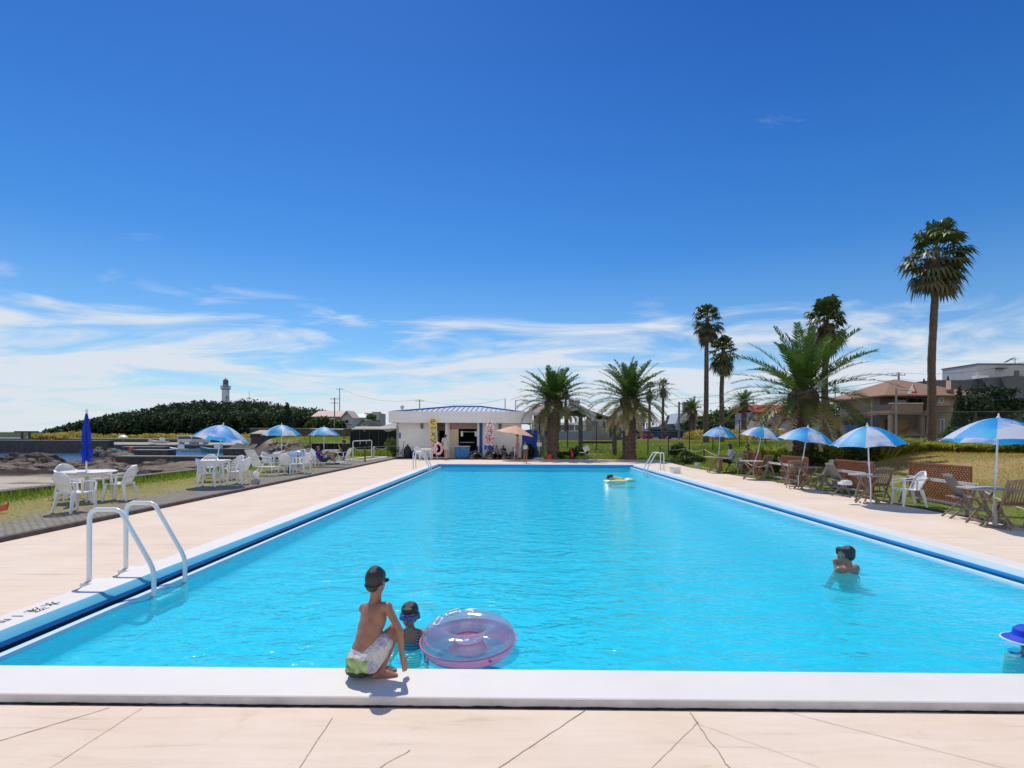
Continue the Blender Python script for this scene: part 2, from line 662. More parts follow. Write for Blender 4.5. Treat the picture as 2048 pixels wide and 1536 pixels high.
# ---- pool
XL, XR, YN, YF = -4.336, 6.23, 3.845, 29.2
CW = 0.35
XLo, XRo, YNo, YFo = XL - CW, XR + CW, YN - .415, YF + CW
m_white = mat("white_coping_paint", (0.72, 0.705, 0.68), rough=0.6, var=0.035, scale=1.7, bump=0.05, bscale=60)
m_kerbside = mat("weathered_coping_edge", (0.60, 0.57, 0.56), rough=0.85, var=0.16, scale=5, bump=0.3, bscale=30)
m_dark_line = mat("black_line", (0.035, 0.03, 0.03), rough=0.95, var=0.5, scale=18)
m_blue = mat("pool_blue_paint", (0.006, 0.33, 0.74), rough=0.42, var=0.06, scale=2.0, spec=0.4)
m_lip_shade = mat("shaded_blue_lip", (0.004, 0.20, 0.50), rough=0.4, var=0.08, scale=2.0, spec=0.4)  # darker copy of the pool blue, gutter shade put into its colour
m_gutter_shade = mat("gutter_shade_paint", (0.003, 0.025, 0.07), rough=0.35, var=0.3, scale=4, spec=0.4)  # shade low in the left gutter, painted nearly black
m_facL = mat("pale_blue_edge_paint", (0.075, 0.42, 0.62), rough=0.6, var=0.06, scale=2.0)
m_facR = mat("whiter_blue_edge_paint", (0.40, 0.60, 0.70), rough=0.6, var=0.06, scale=2.0)  # right edge strip, whiter than the left one
m_pale = mat("pale_ledge_paint", (0.50, 0.72, 0.86), rough=0.5, var=0.05, scale=3)
CT = 0.06
WZ = -0.10
PD = -0.33
LW = 0.225          # width of the gutter from the white edge to the water


def frame_ring(mb, o0, z0, o1, z1):
    """quad ring between two offsets measured inwards from the outer coping rectangle"""
    def rect(o, z):
        k = .415 / CW
        return [(XLo + o, YNo + o * k, z), (XRo - o, YNo + o * k, z), (XRo - o, YFo - o, z), (XLo + o, YFo - o, z)]
    a, c = rect(o0, z0), rect(o1, z1)
    mb.add(a + c, [(i, (i + 1) % 4, 4 + (i + 1) % 4, 4 + i) for i in range(4)])


cp = MB()
cp.mi = 1; frame_ring(cp, 0.0, -0.02, 0.0, CT - .006)
cp.mi = 0; frame_ring(cp, 0.0, CT - .006, 0.006, CT); frame_ring(cp, 0.006, CT, CW, CT)
# white pads under the hand rails
for (x, y) in ((-4.74, 6.05), (-4.74, 6.62), (6.62, 24.9), (6.62, 25.5)):
    cp.box((x, y, 0.0285), (0.16, 0.22, 0.062))
tag(cp.build("pool_coping", [m_white, m_kerbside], sharp=20), kind="structure")
# dark line where the coping meets the deck in front: a rough strip with its own ragged outline
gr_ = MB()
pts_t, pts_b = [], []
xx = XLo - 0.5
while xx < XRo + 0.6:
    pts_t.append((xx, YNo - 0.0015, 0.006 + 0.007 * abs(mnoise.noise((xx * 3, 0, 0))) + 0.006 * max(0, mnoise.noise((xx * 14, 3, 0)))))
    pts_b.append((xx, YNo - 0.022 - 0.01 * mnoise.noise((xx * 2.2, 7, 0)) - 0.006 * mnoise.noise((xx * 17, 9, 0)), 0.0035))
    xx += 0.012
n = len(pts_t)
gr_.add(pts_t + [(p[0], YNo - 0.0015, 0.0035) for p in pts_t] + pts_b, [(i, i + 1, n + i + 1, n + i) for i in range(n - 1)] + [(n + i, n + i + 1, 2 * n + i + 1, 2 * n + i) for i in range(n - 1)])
tag(gr_.build("dark_strip", m_dark_line), kind="structure")

# gutters down the two long sides, plain walls at the ends, floor
pw_ = MB()
mats_w = [m_blue, m_pale, None, m_lip_shade, m_gutter_shade, m_facL, m_facR]
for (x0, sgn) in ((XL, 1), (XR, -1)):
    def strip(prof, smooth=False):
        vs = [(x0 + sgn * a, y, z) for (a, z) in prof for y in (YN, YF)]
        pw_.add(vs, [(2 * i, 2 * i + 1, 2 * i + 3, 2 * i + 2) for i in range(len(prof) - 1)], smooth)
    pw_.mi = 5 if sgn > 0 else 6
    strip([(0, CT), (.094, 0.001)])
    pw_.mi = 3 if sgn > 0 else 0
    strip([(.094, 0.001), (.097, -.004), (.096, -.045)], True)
    pw_.mi = 4 if sgn > 0 else 3  # left wall a step darker than the right, its shade painted in
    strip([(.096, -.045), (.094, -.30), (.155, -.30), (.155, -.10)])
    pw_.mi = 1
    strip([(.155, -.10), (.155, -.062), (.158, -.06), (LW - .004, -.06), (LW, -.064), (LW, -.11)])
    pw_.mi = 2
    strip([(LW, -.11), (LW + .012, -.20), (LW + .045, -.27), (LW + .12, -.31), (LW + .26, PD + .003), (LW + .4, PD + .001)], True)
for y in (YN, YF):
    pw_.mi = 0
    pw_.add([(XL - .1, y, CT - .003), (XR + .1, y, CT - .003), (XR + .1, y, -0.13), (XL - .1, y, -0.13)], [(0, 1, 2, 3)])
    pw_.mi = 2
    pw_.add([(XL - .1, y, -0.13), (XR + .1, y, -0.13), (XR + .1, y, PD), (XL - .1, y, PD)], [(0, 1, 2, 3)])
m_floor = mat("pool_floor_paint", (0.05, 0.70, 0.93), rough=0.6, var=0.05, scale=0.6)
mats_w[2] = m_floor
tag(pw_.build("pool_wall", mats_w, sharp=50), kind="structure")
fl = MB()
fl.poly([(XL, YN, PD), (XR, YN, PD), (XR, YF, PD), (XL, YF, PD)])
tag(fl.build("pool_floor", m_floor), kind="structure")

m_water, nt, out = nmat("pool_water")
tcx = N(nt, "ShaderNodeTexCoord")
mpx = N(nt, "ShaderNodeMapping"); mpx.inputs["Scale"].default_value = (1.0, 1.5, 1); mpx.inputs["Rotation"].default_value = (0, 0, R(12))
L(nt, tcx.outputs["Object"], mpx.inputs[0])
w1 = N(nt, "ShaderNodeTexNoise", i_Scale=1.7, i_Detail=5.0, i_Roughness=0.55, i_Distortion=0.5)
w2 = N(nt, "ShaderNodeTexNoise", i_Scale=6.5, i_Detail=3.0, i_Roughness=0.5, i_Distortion=0.8)
for w_ in (w1, w2): L(nt, mpx.outputs[0], w_.inputs["Vector"])
ad = N(nt, "ShaderNodeMath", operation="MULTIPLY_ADD"); ad.inputs[1].default_value = 0.32
L(nt, w2.outputs["Fac"], ad.inputs[0]); L(nt, w1.outputs["Fac"], ad.inputs[2])
bw = N(nt, "ShaderNodeBump", i_Strength=1.0, i_Distance=0.085)
L(nt, ad.outputs[0], bw.inputs["Height"])
# caustic light painted into the surface's transmission colour (net of bright lines on the bottom)
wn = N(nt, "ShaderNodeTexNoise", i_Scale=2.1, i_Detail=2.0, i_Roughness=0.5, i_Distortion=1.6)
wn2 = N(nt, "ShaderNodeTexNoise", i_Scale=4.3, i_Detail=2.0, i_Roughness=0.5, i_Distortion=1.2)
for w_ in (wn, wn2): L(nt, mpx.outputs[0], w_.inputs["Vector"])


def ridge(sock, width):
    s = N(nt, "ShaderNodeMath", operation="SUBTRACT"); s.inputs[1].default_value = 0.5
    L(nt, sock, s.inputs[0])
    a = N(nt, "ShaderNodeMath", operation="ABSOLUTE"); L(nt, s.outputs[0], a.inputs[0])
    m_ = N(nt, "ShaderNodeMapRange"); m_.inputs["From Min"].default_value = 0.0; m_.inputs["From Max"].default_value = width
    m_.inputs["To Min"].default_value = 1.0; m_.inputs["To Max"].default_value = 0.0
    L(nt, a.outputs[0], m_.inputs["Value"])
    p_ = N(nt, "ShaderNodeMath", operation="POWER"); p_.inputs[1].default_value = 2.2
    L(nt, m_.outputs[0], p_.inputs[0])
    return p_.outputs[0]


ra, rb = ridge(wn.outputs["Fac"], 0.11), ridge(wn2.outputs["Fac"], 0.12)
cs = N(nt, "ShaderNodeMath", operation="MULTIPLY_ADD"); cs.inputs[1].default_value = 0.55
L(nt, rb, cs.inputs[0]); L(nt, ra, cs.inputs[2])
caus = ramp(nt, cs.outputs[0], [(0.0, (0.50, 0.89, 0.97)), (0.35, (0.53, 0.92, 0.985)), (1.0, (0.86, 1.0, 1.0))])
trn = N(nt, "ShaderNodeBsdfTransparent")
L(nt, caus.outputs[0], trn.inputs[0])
gls = N(nt, "ShaderNodeBsdfGlossy", i_Roughness=0.05)
gls.inputs["Color"].default_value = (0.92, 0.97, 1, 1)
L(nt, bw.outputs[0], gls.inputs["Normal"])
fr = N(nt, "ShaderNodeFresnel", i_IOR=1.17)
L(nt, bw.outputs[0], fr.inputs["Normal"])
dfw = N(nt, "ShaderNodeBsdfDiffuse"); dfw.inputs[0].default_value = (0.02, 0.84, 1.0, 1)      # scatter in the stirred up water
mxd = N(nt, "ShaderNodeMixShader", i_Fac=0.30); L(nt, trn.outputs[0], mxd.inputs[1]); L(nt, dfw.outputs[0], mxd.inputs[2])
mxw = N(nt, "ShaderNodeMixShader")
L(nt, fr.outputs[0], mxw.inputs[0]); L(nt, mxd.outputs[0], mxw.inputs[1]); L(nt, gls.outputs[0], mxw.inputs[2])
L(nt, mxw.outputs[0], out.inputs[0])
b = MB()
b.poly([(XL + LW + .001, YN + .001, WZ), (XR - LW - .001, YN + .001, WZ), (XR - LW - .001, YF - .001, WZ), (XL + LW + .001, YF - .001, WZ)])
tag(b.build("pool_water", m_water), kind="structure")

# ---- deck
m_deck, nt, out = nmat("pale_concrete_deck")
tcx = N(nt, "ShaderNodeTexCoord")
d1 = N(nt, "ShaderNodeTexNoise", i_Scale=0.9, i_Detail=8.0, i_Roughness=0.6); L(nt, tcx.outputs["Object"], d1.inputs["Vector"])
mpd = N(nt, "ShaderNodeMapping"); mpd.inputs["Scale"].default_value = (0.8, 7.0, 1); mpd.inputs["Rotation"].default_value = (0, 0, R(5)); L(nt, tcx.outputs["Object"], mpd.inputs[0])
d2 = N(nt, "ShaderNodeTexNoise", i_Scale=1.6, i_Detail=7.0, i_Roughness=0.65, i_Distortion=0.6); L(nt, mpd.outputs[0], d2.inputs["Vector"])
d3 = N(nt, "ShaderNodeTexNoise", i_Scale=55.0, i_Detail=4.0); L(nt, tcx.outputs["Object"], d3.inputs["Vector"])
d4 = N(nt, "ShaderNodeTexNoise", i_Scale=2.6, i_Detail=6.0, i_Roughness=0.7); L(nt, tcx.outputs["Object"], d4.inputs["Vector"])
c1 = ramp(nt, d1.outputs["Fac"], [(0.3, (0.715, 0.585, 0.455)), (0.55, (0.755, 0.64, 0.53)), (0.75, (0.78, 0.675, 0.58))])
c2 = ramp(nt, d2.outputs["Fac"], [(0.27, (0.70, 0.66, 0.62)), (0.40, (0.93, 0.92, 0.91)), (0.6, (1, 1, 1))])
c4 = ramp(nt, d4.outputs["Fac"], [(0.60, (1, 1, 1)), (0.72, (0.93, 0.88, 0.80))])
cm1 = N(nt, "ShaderNodeMixRGB", blend_type="MULTIPLY", i_Fac=0.8); L(nt, c1.outputs[0], cm1.inputs[1]); L(nt, c2.outputs[0], cm1.inputs[2])
cm2 = N(nt, "ShaderNodeMixRGB", blend_type="MULTIPLY", i_Fac=1.0); L(nt, cm1.outputs[0], cm2.inputs[1]); L(nt, c4.outputs[0], cm2.inputs[2])
pdk = N(nt, "ShaderNodeBsdfPrincipled", i_Roughness=0.85); pdk.inputs["Specular IOR Level"].default_value = 0.25
bdk = N(nt, "ShaderNodeBump", i_Strength=0.18, i_Distance=0.01); L(nt, d3.outputs["Fac"], bdk.inputs["Height"]); L(nt, bdk.outputs[0], pdk.inputs["Normal"])
L(nt, cm2.outputs[0], pdk.inputs["Base Color"]); L(nt, pdk.outputs[0], out.inputs[0])
m_joint = mat("deck_joint_dirt", (0.30, 0.235, 0.175), rough=0.95, var=0.4, scale=30)
DXL = -8.05
RIGHT_EDGE = [(9.75, -8), (9.62, 8), (9.5, 12), (9.45, 16), (9.3, 20), (9.0, 24), (8.85, 28), (9.0, 31.5), (9.9, 36.6)]
dk = MB()
dk.poly([(DXL, -8, 0), (XLo, -8, 0), (XLo, 38.6, 0), (DXL, 38.6, 0)])
dk.poly([(XLo, -8, 0), (XRo, -8, 0), (XRo, YNo, 0), (XLo, YNo, 0)])
dk.poly([(XLo, YFo, 0), (XRo, YFo, 0), (XRo, 36.6, 0), (1.2, 36.6, 0), (1.2, 38.6, 0), (XLo, 38.6, 0)])
dk.poly([(XRo, -8, 0)] + [(x, y, 0) for x, y in RIGHT_EDGE] + [(XRo, 36.6, 0)])
dk.mi = 1


def crack(p0, p1, w, jag=0.004, z=0.003, step=0.03, seed=0):
    p0, p1 = Vector((*p0, z)), Vector((*p1, z))
    d = p1 - p0
    Ln = d.length
    d.normalize()
    s = Vector((-d.y, d.x, 0))
    n = max(2, int(Ln / step))
    a, b_ = [], []
    for i in range(n + 1):
        t = i / n
        o = jag * (mnoise.noise((t * Ln * 9, seed, 0)) + 0.7 * mnoise.noise((t * Ln * 40, seed, 5)))
        ww = w * (0.65 + 0.6 * abs(mnoise.noise((t * Ln * 6, seed, 9))))
        c = p0 + d * (Ln * t) + s * o
        a.append(c + s * ww / 2); b_.append(c - s * ww / 2)
    m_ = len(a)
    dk.add(a + b_, [(i, i + 1, m_ + i + 1, m_ + i) for i in range(m_ - 1)])


for i, (q0, q1, w, j) in enumerate([((-60, 1500), (219, 1416), .007, .003), ((60, 1563), (284, 1417), .004, .004), ((560, 1536 + 60), (665, 1436), .004, .003), ((940, 1575), (1172, 1420), .006, .004),
                                    ((1270, 1570), (1397, 1444), .003, .004), ((1378, 1421), (1490, 1580), .006, .012), ((1400, 1450), (1640, 1536), .0025, .006), ((1560, 1421), (2060, 1550), .0035, .004),
                                    ((690, 1580), (820, 1500), .005, .008)]):
    g0, g1 = G(*q0), G(*q1)
    crack((g0.x, g0.y), (g1.x, g1.y), w, j, seed=i * 3.7)
for k, y in enumerate((8.2, 12.4, 16.7, 21.0, 25.3, 29.7, 34)):
    crack((DXL + .02, y), (XLo - .02, y + .1), .006, .004, seed=k + 50, step=.06)
    crack((XRo + .02, y + .4), (9.0, y + .45), .006, .004, seed=k + 80, step=.06)
tag(dk.build("pool_deck", [m_deck, m_joint]), kind="structure")

# ---- kerb and paved strip on the sea side, kerb on the lawn side
m_kerb = mat("dark_concrete_kerb", (0.10, 0.085, 0.075), rough=0.95, var=0.35, scale=8, bump=0.4)
kb = MB()
kb.box((DXL - .06, 15.3, 0.0), (0.12, 46.6, 0.15))
tag(kb.build("kerb", m_kerb, bevel=0.01), kind="structure")
kb = MB()
for (x0, y0), (x1, y1) in zip(RIGHT_EDGE[:-1], RIGHT_EDGE[1:]):
    kb.bar((x0 + .05, y0, -0.03), (x1 + .05, y1, -0.03), 0.09, 0.08)
tag(kb.build("kerb", m_kerb), kind="structure")

m_pav, nt, out = nmat("grass_grown_pavers")
tcx = N(nt, "ShaderNodeTexCoord")
sx = N(nt, "ShaderNodeSeparateXYZ"); L(nt, tcx.outputs["Object"], sx.inputs[0])
br = N(nt, "ShaderNodeTexBrick", i_Scale=3.2)
br.inputs["Color1"].default_value = (0.33, 0.31, 0.28, 1); br.inputs["Color2"].default_value = (0.26, 0.245, 0.22, 1); br.inputs["Mortar"].default_value = (0.075, 0.07, 0.05, 1)
br.inputs["Mortar Size"].default_value = 0.03
L(nt, tcx.outputs["Object"], br.inputs["Vector"])
nz1 = N(nt, "ShaderNodeTexNoise", i_Scale=1.6, i_Detail=8.0, i_Roughness=0.75); L(nt, tcx.outputs["Object"], nz1.inputs["Vector"])
nz2 = N(nt, "ShaderNodeTexNoise", i_Scale=14.0, i_Detail=4.0); L(nt, tcx.outputs["Object"], nz2.inputs["Vector"])
# bare next to the kerb, overgrown towards the sea wall
mr = N(nt, "ShaderNodeMapRange"); mr.inputs["From Min"].default_value = -8.4; mr.inputs["From Max"].default_value = -11.0; mr.inputs["To Min"].default_value = -0.16; mr.inputs["To Max"].default_value = 0.24
L(nt, sx.outputs["X"], mr.inputs["Value"])
s1 = N(nt, "ShaderNodeMath", operation="ADD"); L(nt, mr.outputs[0], s1.inputs[0]); L(nt, nz1.outputs["Fac"], s1.inputs[1])
rpg = ramp(nt, s1.outputs[0], [(0.44, (0, 0, 0)), (0.6, (1, 1, 1))])
gcol = ramp(nt, nz2.outputs["Fac"], [(0.3, (0.17, 0.165, 0.045)), (0.7, (0.36, 0.31, 0.14))])
mg = N(nt, "ShaderNodeMixRGB"); L(nt, rpg.outputs[0], mg.inputs[0]); L(nt, br.outputs["Color"], mg.inputs[1]); L(nt, gcol.outputs[0], mg.inputs[2])
pp = N(nt, "ShaderNodeBsdfPrincipled", i_Roughness=0.95); pp.inputs["Specular IOR Level"].default_value = 0.15
bb = N(nt, "ShaderNodeBump", i_Strength=0.5, i_Distance=0.03); L(nt, nz2.outputs["Fac"], bb.inputs["Height"]); L(nt, bb.outputs[0], pp.inputs["Normal"])
L(nt, mg.outputs[0], pp.inputs["Base Color"]); L(nt, pp.outputs[0], out.inputs[0])
b = MB()
b.poly([(-13.0, -8, SZ), (DXL - .1, -8, SZ), (DXL - .1, 38.6, SZ), (-13.0, 38.6, SZ)])
tag(b.build("paved_path", m_pav), kind="structure")
m_seawall = mat("dark_sea_wall_concrete", (0.17, 0.155, 0.145), rough=0.95, var=0.35, scale=2.5, bump=0.5, bscale=14)
b = MB()
b.box((-13.15, 19, -0.62), (0.32, 56, 1.62))
b.box((-13.15, 19, 0.20), (0.42, 56, 0.06))
tag(b.build("low_sea_wall", m_seawall, bevel=0.015), "low dark concrete wall between the grass strip and the beach", "wall")

# ================================================================== PLANTS
def rot_to(d):
    """3x3 whose third column is d"""
    d = np.asarray(d, float); d = d / np.linalg.norm(d)
    a = np.array((0, 0, 1.0)) if abs(d[2]) < 0.95 else np.array((1.0, 0, 0))
    x = np.cross(a, d); x /= np.linalg.norm(x)
    y = np.cross(d, x)
    return np.stack([x, y, d], 1)


m_palmleaf = leafmat("palm_frond", [(0.0, (0.045, 0.10, 0.022)), (0.35, (0.09, 0.135, 0.034)), (0.62, (0.19, 0.18, 0.065)), (0.82, (0.36, 0.27, 0.14)), (1.0, (0.60, 0.48, 0.33))], transl=0.3, rough=0.42, spec=0.45)
m_fanleaf = leafmat("fan_palm_leaf", [(0.0, (0.04, 0.085, 0.024)), (0.5, (0.08, 0.10, 0.035)), (0.8, (0.17, 0.13, 0.07)), (1.0, (0.18, 0.12, 0.075))], transl=0.2, rough=0.45, spec=0.45)
m_trunk = mat("palm_trunk_bark", (0.14, 0.10, 0.075), rough=0.95, var=0.45, scale=9, bump=0.8, bscale=20, stretch=(1, 1, 0.5))
m_wtrunk = mat("fan_palm_trunk_bark", (0.13, 0.09, 0.068), rough=0.95, var=0.35, scale=6, bump=0.7, bscale=14, stretch=(1, 1, 2.5))


def frond_mesh(fronds, rng, leaf_w=0.04, npair=40, leaf_l=0.42):
    """fronds: list of (base, azimuth, elevation, length, bend, tint). Feather leaves on an arching rib."""
    V, Q, T = [], [], []
    n0 = 0
    for (base, az, el, Lf, bend, tint) in fronds:
        K = 14
        p = np.array(base, float); P = [p.copy()]; D = []
        twist = rng.uniform(-.25, .25)
        for k in range(K):
            t = (k + .5) / K
            e = el - bend * t ** 1.6
            a = az + twist * t
            d = np.array((math.cos(a) * math.cos(e), math.sin(a) * math.cos(e), math.sin(e)))
            p = p + d * (Lf / K); P.append(p.copy()); D.append(d)
        P = np.array(P); D = np.array(D + [D[-1]])
        # rib
        side = np.array((-math.sin(az), math.cos(az), 0.0))
        for k in range(K):
            w0 = 0.035 * (1 - k / K) + 0.008; w1 = 0.035 * (1 - (k + 1) / K) + 0.008
            up = np.cross(D[k], side) * -1
            V += [P[k] - side * w0, P[k] + side * w0, P[k + 1] + side * w1, P[k + 1] - side * w1]
            Q.append((n0, n0 + 1, n0 + 2, n0 + 3)); n0 += 4
            T += [min(1, tint + .18)] * 4
        for i in range(npair):
            t = 0.10 + 0.90 * (i + rng.uniform(0, .6)) / npair
            f = t * K; k = min(int(f), K - 1)
            b = P[k] + (P[k + 1] - P[k]) * (f - k)
            d = D[k]
            up = np.cross(side, d); up *= -1 if up[2] < 0 else 1
            ll = leaf_l * (0.30 + 0.95 * math.sin(math.pi * min(1, (t * 0.86 + .12)))) * rng.uniform(.85, 1.15)
            for s in (-1, 1):
                vdir = d * (0.62 + .35 * t) + side * s * rng.uniform(.75, 1.0) + up * rng.uniform(.15, .5)
                vdir /= np.linalg.norm(vdir)
                tip = b + vdir * ll + np.array((0, 0, -1)) * ll * rng.uniform(.02, .22)
                wv = np.cross(vdir, up); wv /= (np.linalg.norm(wv) + 1e-9)
                wv = wv * leaf_w * .5
                mid = b + (tip - b) * .45
                V += [b - wv * .5, b + wv * .5, mid + wv, tip, mid - wv]
                T += [min(1, max(0, tint + rng.uniform(-.1, .12)))] * 5
                Q.append((n0, n0 + 1, n0 + 2, n0 + 4)); Q.append((n0 + 4, n0 + 2, n0 + 3, n0 + 3)); n0 += 5
    return V, Q, T


def quads_to_mesh(name, V, Q, T, mats):
    Q = np.array(Q, dtype=np.int32)
    tri = Q[:, 2] == Q[:, 3]
    me = fastmesh(name, np.array(V), [Q[~tri], Q[tri][:, :3]], mats)
    set_attr(me, "tint", T)
    return me


def palm_trunk(mb, h, r0, r1, lean=(0, 0), knob=0.05, flare=1.25, nseg=None, seed=0, z0=-0.4):
    nseg = nseg or int(h / 0.12)
    pts, rs = [], []
    for i in range(nseg + 1):
        t = i / nseg
        z = z0 + (h - z0) * t
        fl_ = 1 + (flare - 1) * max(0, 1 - t * 6)
        r = (r0 + (r1 - r0) * t) * fl_ * (1 + knob * (1 if i % 2 else -1) + 0.05 * mnoise.noise((seed, z * 1.3, 0)))
        pts.append((lean[0] * t * t + 0.06 * mnoise.noise((z * .35, seed, 1)), lean[1] * t * t + 0.06 * mnoise.noise((z * .35, seed, 8)), z)); rs.append(r)
    mb.tube(pts, rs, n=14, smooth=False)
    return pts[-1]


def phoenix(name, label, loc, H, crown_r, seed, r_trunk=0.4, n=64, group="date palms behind the pool", dead=12, npair=44):
    rng = random.Random(seed)
    t = thing(name, label, "palm tree", loc, group=group)
    mb = MB()
    top = palm_trunk(mb, H, r_trunk, r_trunk * .92, knob=.07, flare=1.3, seed=seed)
    # swollen head of cut leaf bases
    mb.lathe([(r_trunk * .9, H - .9), (r_trunk * 1.45, H - .45), (r_trunk * 1.5, H - .05), (r_trunk * .8, H + .3)], c=(top[0], top[1], 0), n=14, smooth=False)
    mb.build("trunk", m_trunk, t)
    fr_, dd = [], []
    ga = 2.399963
    for i in range(n):
        f = i / (n - 1)                       # 0 = youngest, upright
        el = R(86) - f ** 0.72 * R(94) + rng.uniform(-.08, .08)
        az = i * ga + rng.uniform(-.15, .15)
        Lf = crown_r * (0.92 + .3 * math.sin(f * math.pi)) * rng.uniform(.88, 1.12)
        bend = R(18) + f * R(44) + rng.uniform(-.06, .16)
        b = (top[0] + math.cos(az) * r_trunk * .7 * f, top[1] + math.sin(az) * r_trunk * .7 * f, H + .22 - f * .42)
        tint = 0.05 + 0.50 * max(0, f - .25) / .75 + rng.uniform(-.04, .05)
        fr_.append((b, az, el, Lf, bend, tint))
    for i in range(dead):
        az = i * ga * 1.7 + rng.uniform(-.3, .3)
        b = (top[0] + math.cos(az) * r_trunk * 1.1, top[1] + math.sin(az) * r_trunk * 1.1, H - .25 - rng.uniform(0, .35))
        dd.append((b, az, R(-12) - rng.uniform(0, .5), crown_r * rng.uniform(.55, .98), R(52), rng.uniform(.78, 1.0)))
    V, Q, T = frond_mesh(fr_, rng, leaf_w=0.05, npair=npair)
    link("crown", quads_to_mesh("crown", V, Q, T, [m_palmleaf]), t)
    if dd:
        V, Q, T = frond_mesh(dd, rng, leaf_w=0.045, npair=30, leaf_l=.3)
        link("dead_fronds", quads_to_mesh("dead_fronds", V, Q, T, [m_palmleaf]), t)
    return t


def washingtonia(name, label, loc, H, seed, r=0.22, crown=1.25, n=56, group="tall fan palms behind the lawn", lean=(0, 0), skirt=1.3, blades=13, wind=0.0):
    rng = random.Random(seed)
    t = thing(name, label, "palm tree", loc, group=group)
    mb = MB()
    top = palm_trunk(mb, H, r * 1.18, r * .85, lean=lean, knob=.025, flare=1.35, nseg=int(H / .22), seed=seed)
    mb.build("trunk", m_wtrunk, t)

    def fan(V, Q, T, b, az, el, pet, rad, tint, n0):
        d = np.array((math.cos(az) * math.cos(el), math.sin(az) * math.cos(el), math.sin(el)))
        side = np.array((-math.sin(az), math.cos(az), 0.0))
        c = np.array(b) + d * pet + np.array((0, 0, -.12 * pet))
        w = side * .022
        V += [np.array(b) - w, np.array(b) + w, c + w, c - w]; T += [min(1, tint + .2)] * 4
        Q.append((n0, n0 + 1, n0 + 2, n0 + 3)); n0 += 4
        up = np.cross(side, d); up *= -1 if up[2] < 0 else 1
        fwd = d * .85 + up * -.25; fwd /= np.linalg.norm(fwd)
        for k in range(blades):
            a = (k / (blades - 1) - .5) * R(205)
            v = fwd * math.cos(a) + side * math.sin(a) + up * .12
            v /= np.linalg.norm(v)
            rr = rad * rng.uniform(.8, 1.1) * (0.8 + .2 * math.cos(a))
            mid = c + v * rr * .58
            tip = c + v * rr * .9 + np.array((wind * .25, 0, -1)) * rr * rng.uniform(.22, .55)
            wv = np.cross(v, up); wv /= (np.linalg.norm(wv) + 1e-9); wv = wv * rad * .085
            V += [c, mid + wv, tip, mid - wv]
            T += [min(1, max(0, tint + rng.uniform(-.08, .1)))] * 4
            Q.append((n0, n0 + 1, n0 + 2, n0 + 3)); n0 += 4
        return n0
    V, Q, T, n0 = [], [], [], 0
    for i in range(n):
        f = i / (n - 1)
        el = R(84) - f * R(138) + rng.uniform(-.28, .28)
        az = i * 2.399963 + rng.uniform(-.35, .35)
        if wind: az = az + 0.35 * math.sin(-az) * wind
        b = (top[0] + .08 * math.cos(az), top[1] + .08 * math.sin(az), H + .3 - .95 * f * crown)
        n0 = fan(V, Q, T, b, az, el, crown * rng.uniform(.32, .62), crown * rng.uniform(.46, .66), .12 + .55 * f + rng.uniform(-.06, .1), n0)
    link("crown", quads_to_mesh("crown", V, Q, T, [m_fanleaf]), t)
    V, Q, T, n0 = [], [], [], 0
    for i in range(26):
        az = rng.uniform(0, 6.28)
        z = H - .1 - skirt * rng.uniform(0, 1) ** 1.3
        b = (top[0] + r * .7 * math.cos(az), top[1] + r * .7 * math.sin(az), z)
        n0 = fan(V, Q, T, b, az, R(-66) + rng.uniform(-.25, .2), crown * .25, crown * rng.uniform(.36, .5), rng.uniform(.8, 1.0), n0)
    link("dead_fronds", quads_to_mesh("dead_fronds", V, Q, T, [m_fanleaf]), t)
    return t


def zat(x, y):
    return tz(x, y)


# date palms
def place(px, Y):
    x = GX(px, Y)
    return (x, Y, zat(x, Y))


phoenix("date_palm", "date palm with a short dark trunk beside the white pool house", place(1107, 36.9), 3.85, 2.35, 11, r_trunk=.42, dead=10)
phoenix("date_palm", "date palm with drooping dead fronds behind the far pool ladder", place(1259, 36.7), 4.05, 2.65, 23, r_trunk=.45, dead=26)
phoenix("date_palm", "largest date palm, rising from the lawn among the tall fan palms", place(1606, 23.6), 3.2, 2.8, 5, r_trunk=.41, n=50, dead=20, npair=52)
phoenix("date_palm", "small distant date palm left of the red roofed house", place(1488, 78), 5.1, 2.0, 37, r_trunk=.4, n=44, dead=8, npair=26)
phoenix("date_palm", "distant date palm behind the blue and yellow sign", place(1384, 82), 4.3, 2.0, 41, r_trunk=.5, n=40, dead=14, npair=26)
washingtonia("fan_palm", "distant fan palm mostly hidden behind the palm at the pool house", place(1131, 90), 8.6, 47, r=.2, crown=1.35, n=34, skirt=1.2, blades=9)
# fan palms
washingtonia("fan_palm", "tallest fan palm, alone in front of the brown tiled house", place(1862, 24.2), 9.0, 3, r=.15, crown=1.38, n=64, lean=(.22, 0), skirt=1.1, wind=.8)
washingtonia("fan_palm", "tall slim fan palm, left one of a close pair", place(1412, 45), 10.3, 8, r=.185, crown=1.35, lean=(.05, 0), skirt=1.5)
washingtonia("fan_palm", "shorter fan palm with a brown skirt, right one of a close pair", place(1443, 46), 7.9, 15, r=.185, crown=1.28, lean=(.1, 0), skirt=1.6)
washingtonia("fan_palm", "tall fan palm standing behind the largest date palm", place(1649, 40), 9.3, 19, r=.22, crown=1.7, lean=(.1, 0), skirt=1.5)
washingtonia("fan_palm", "distant slim fan palm left of the blue sign", place(1326, 88), 8.6, 27, r=.22, crown=1.35, n=34, skirt=1.2, blades=9)
washingtonia("fan_palm", "dim fan palm half hidden behind the dead date palm fronds", place(1299, 86), 7.9, 31, r=.2, crown=1.3, n=34, skirt=1.2, blades=9)


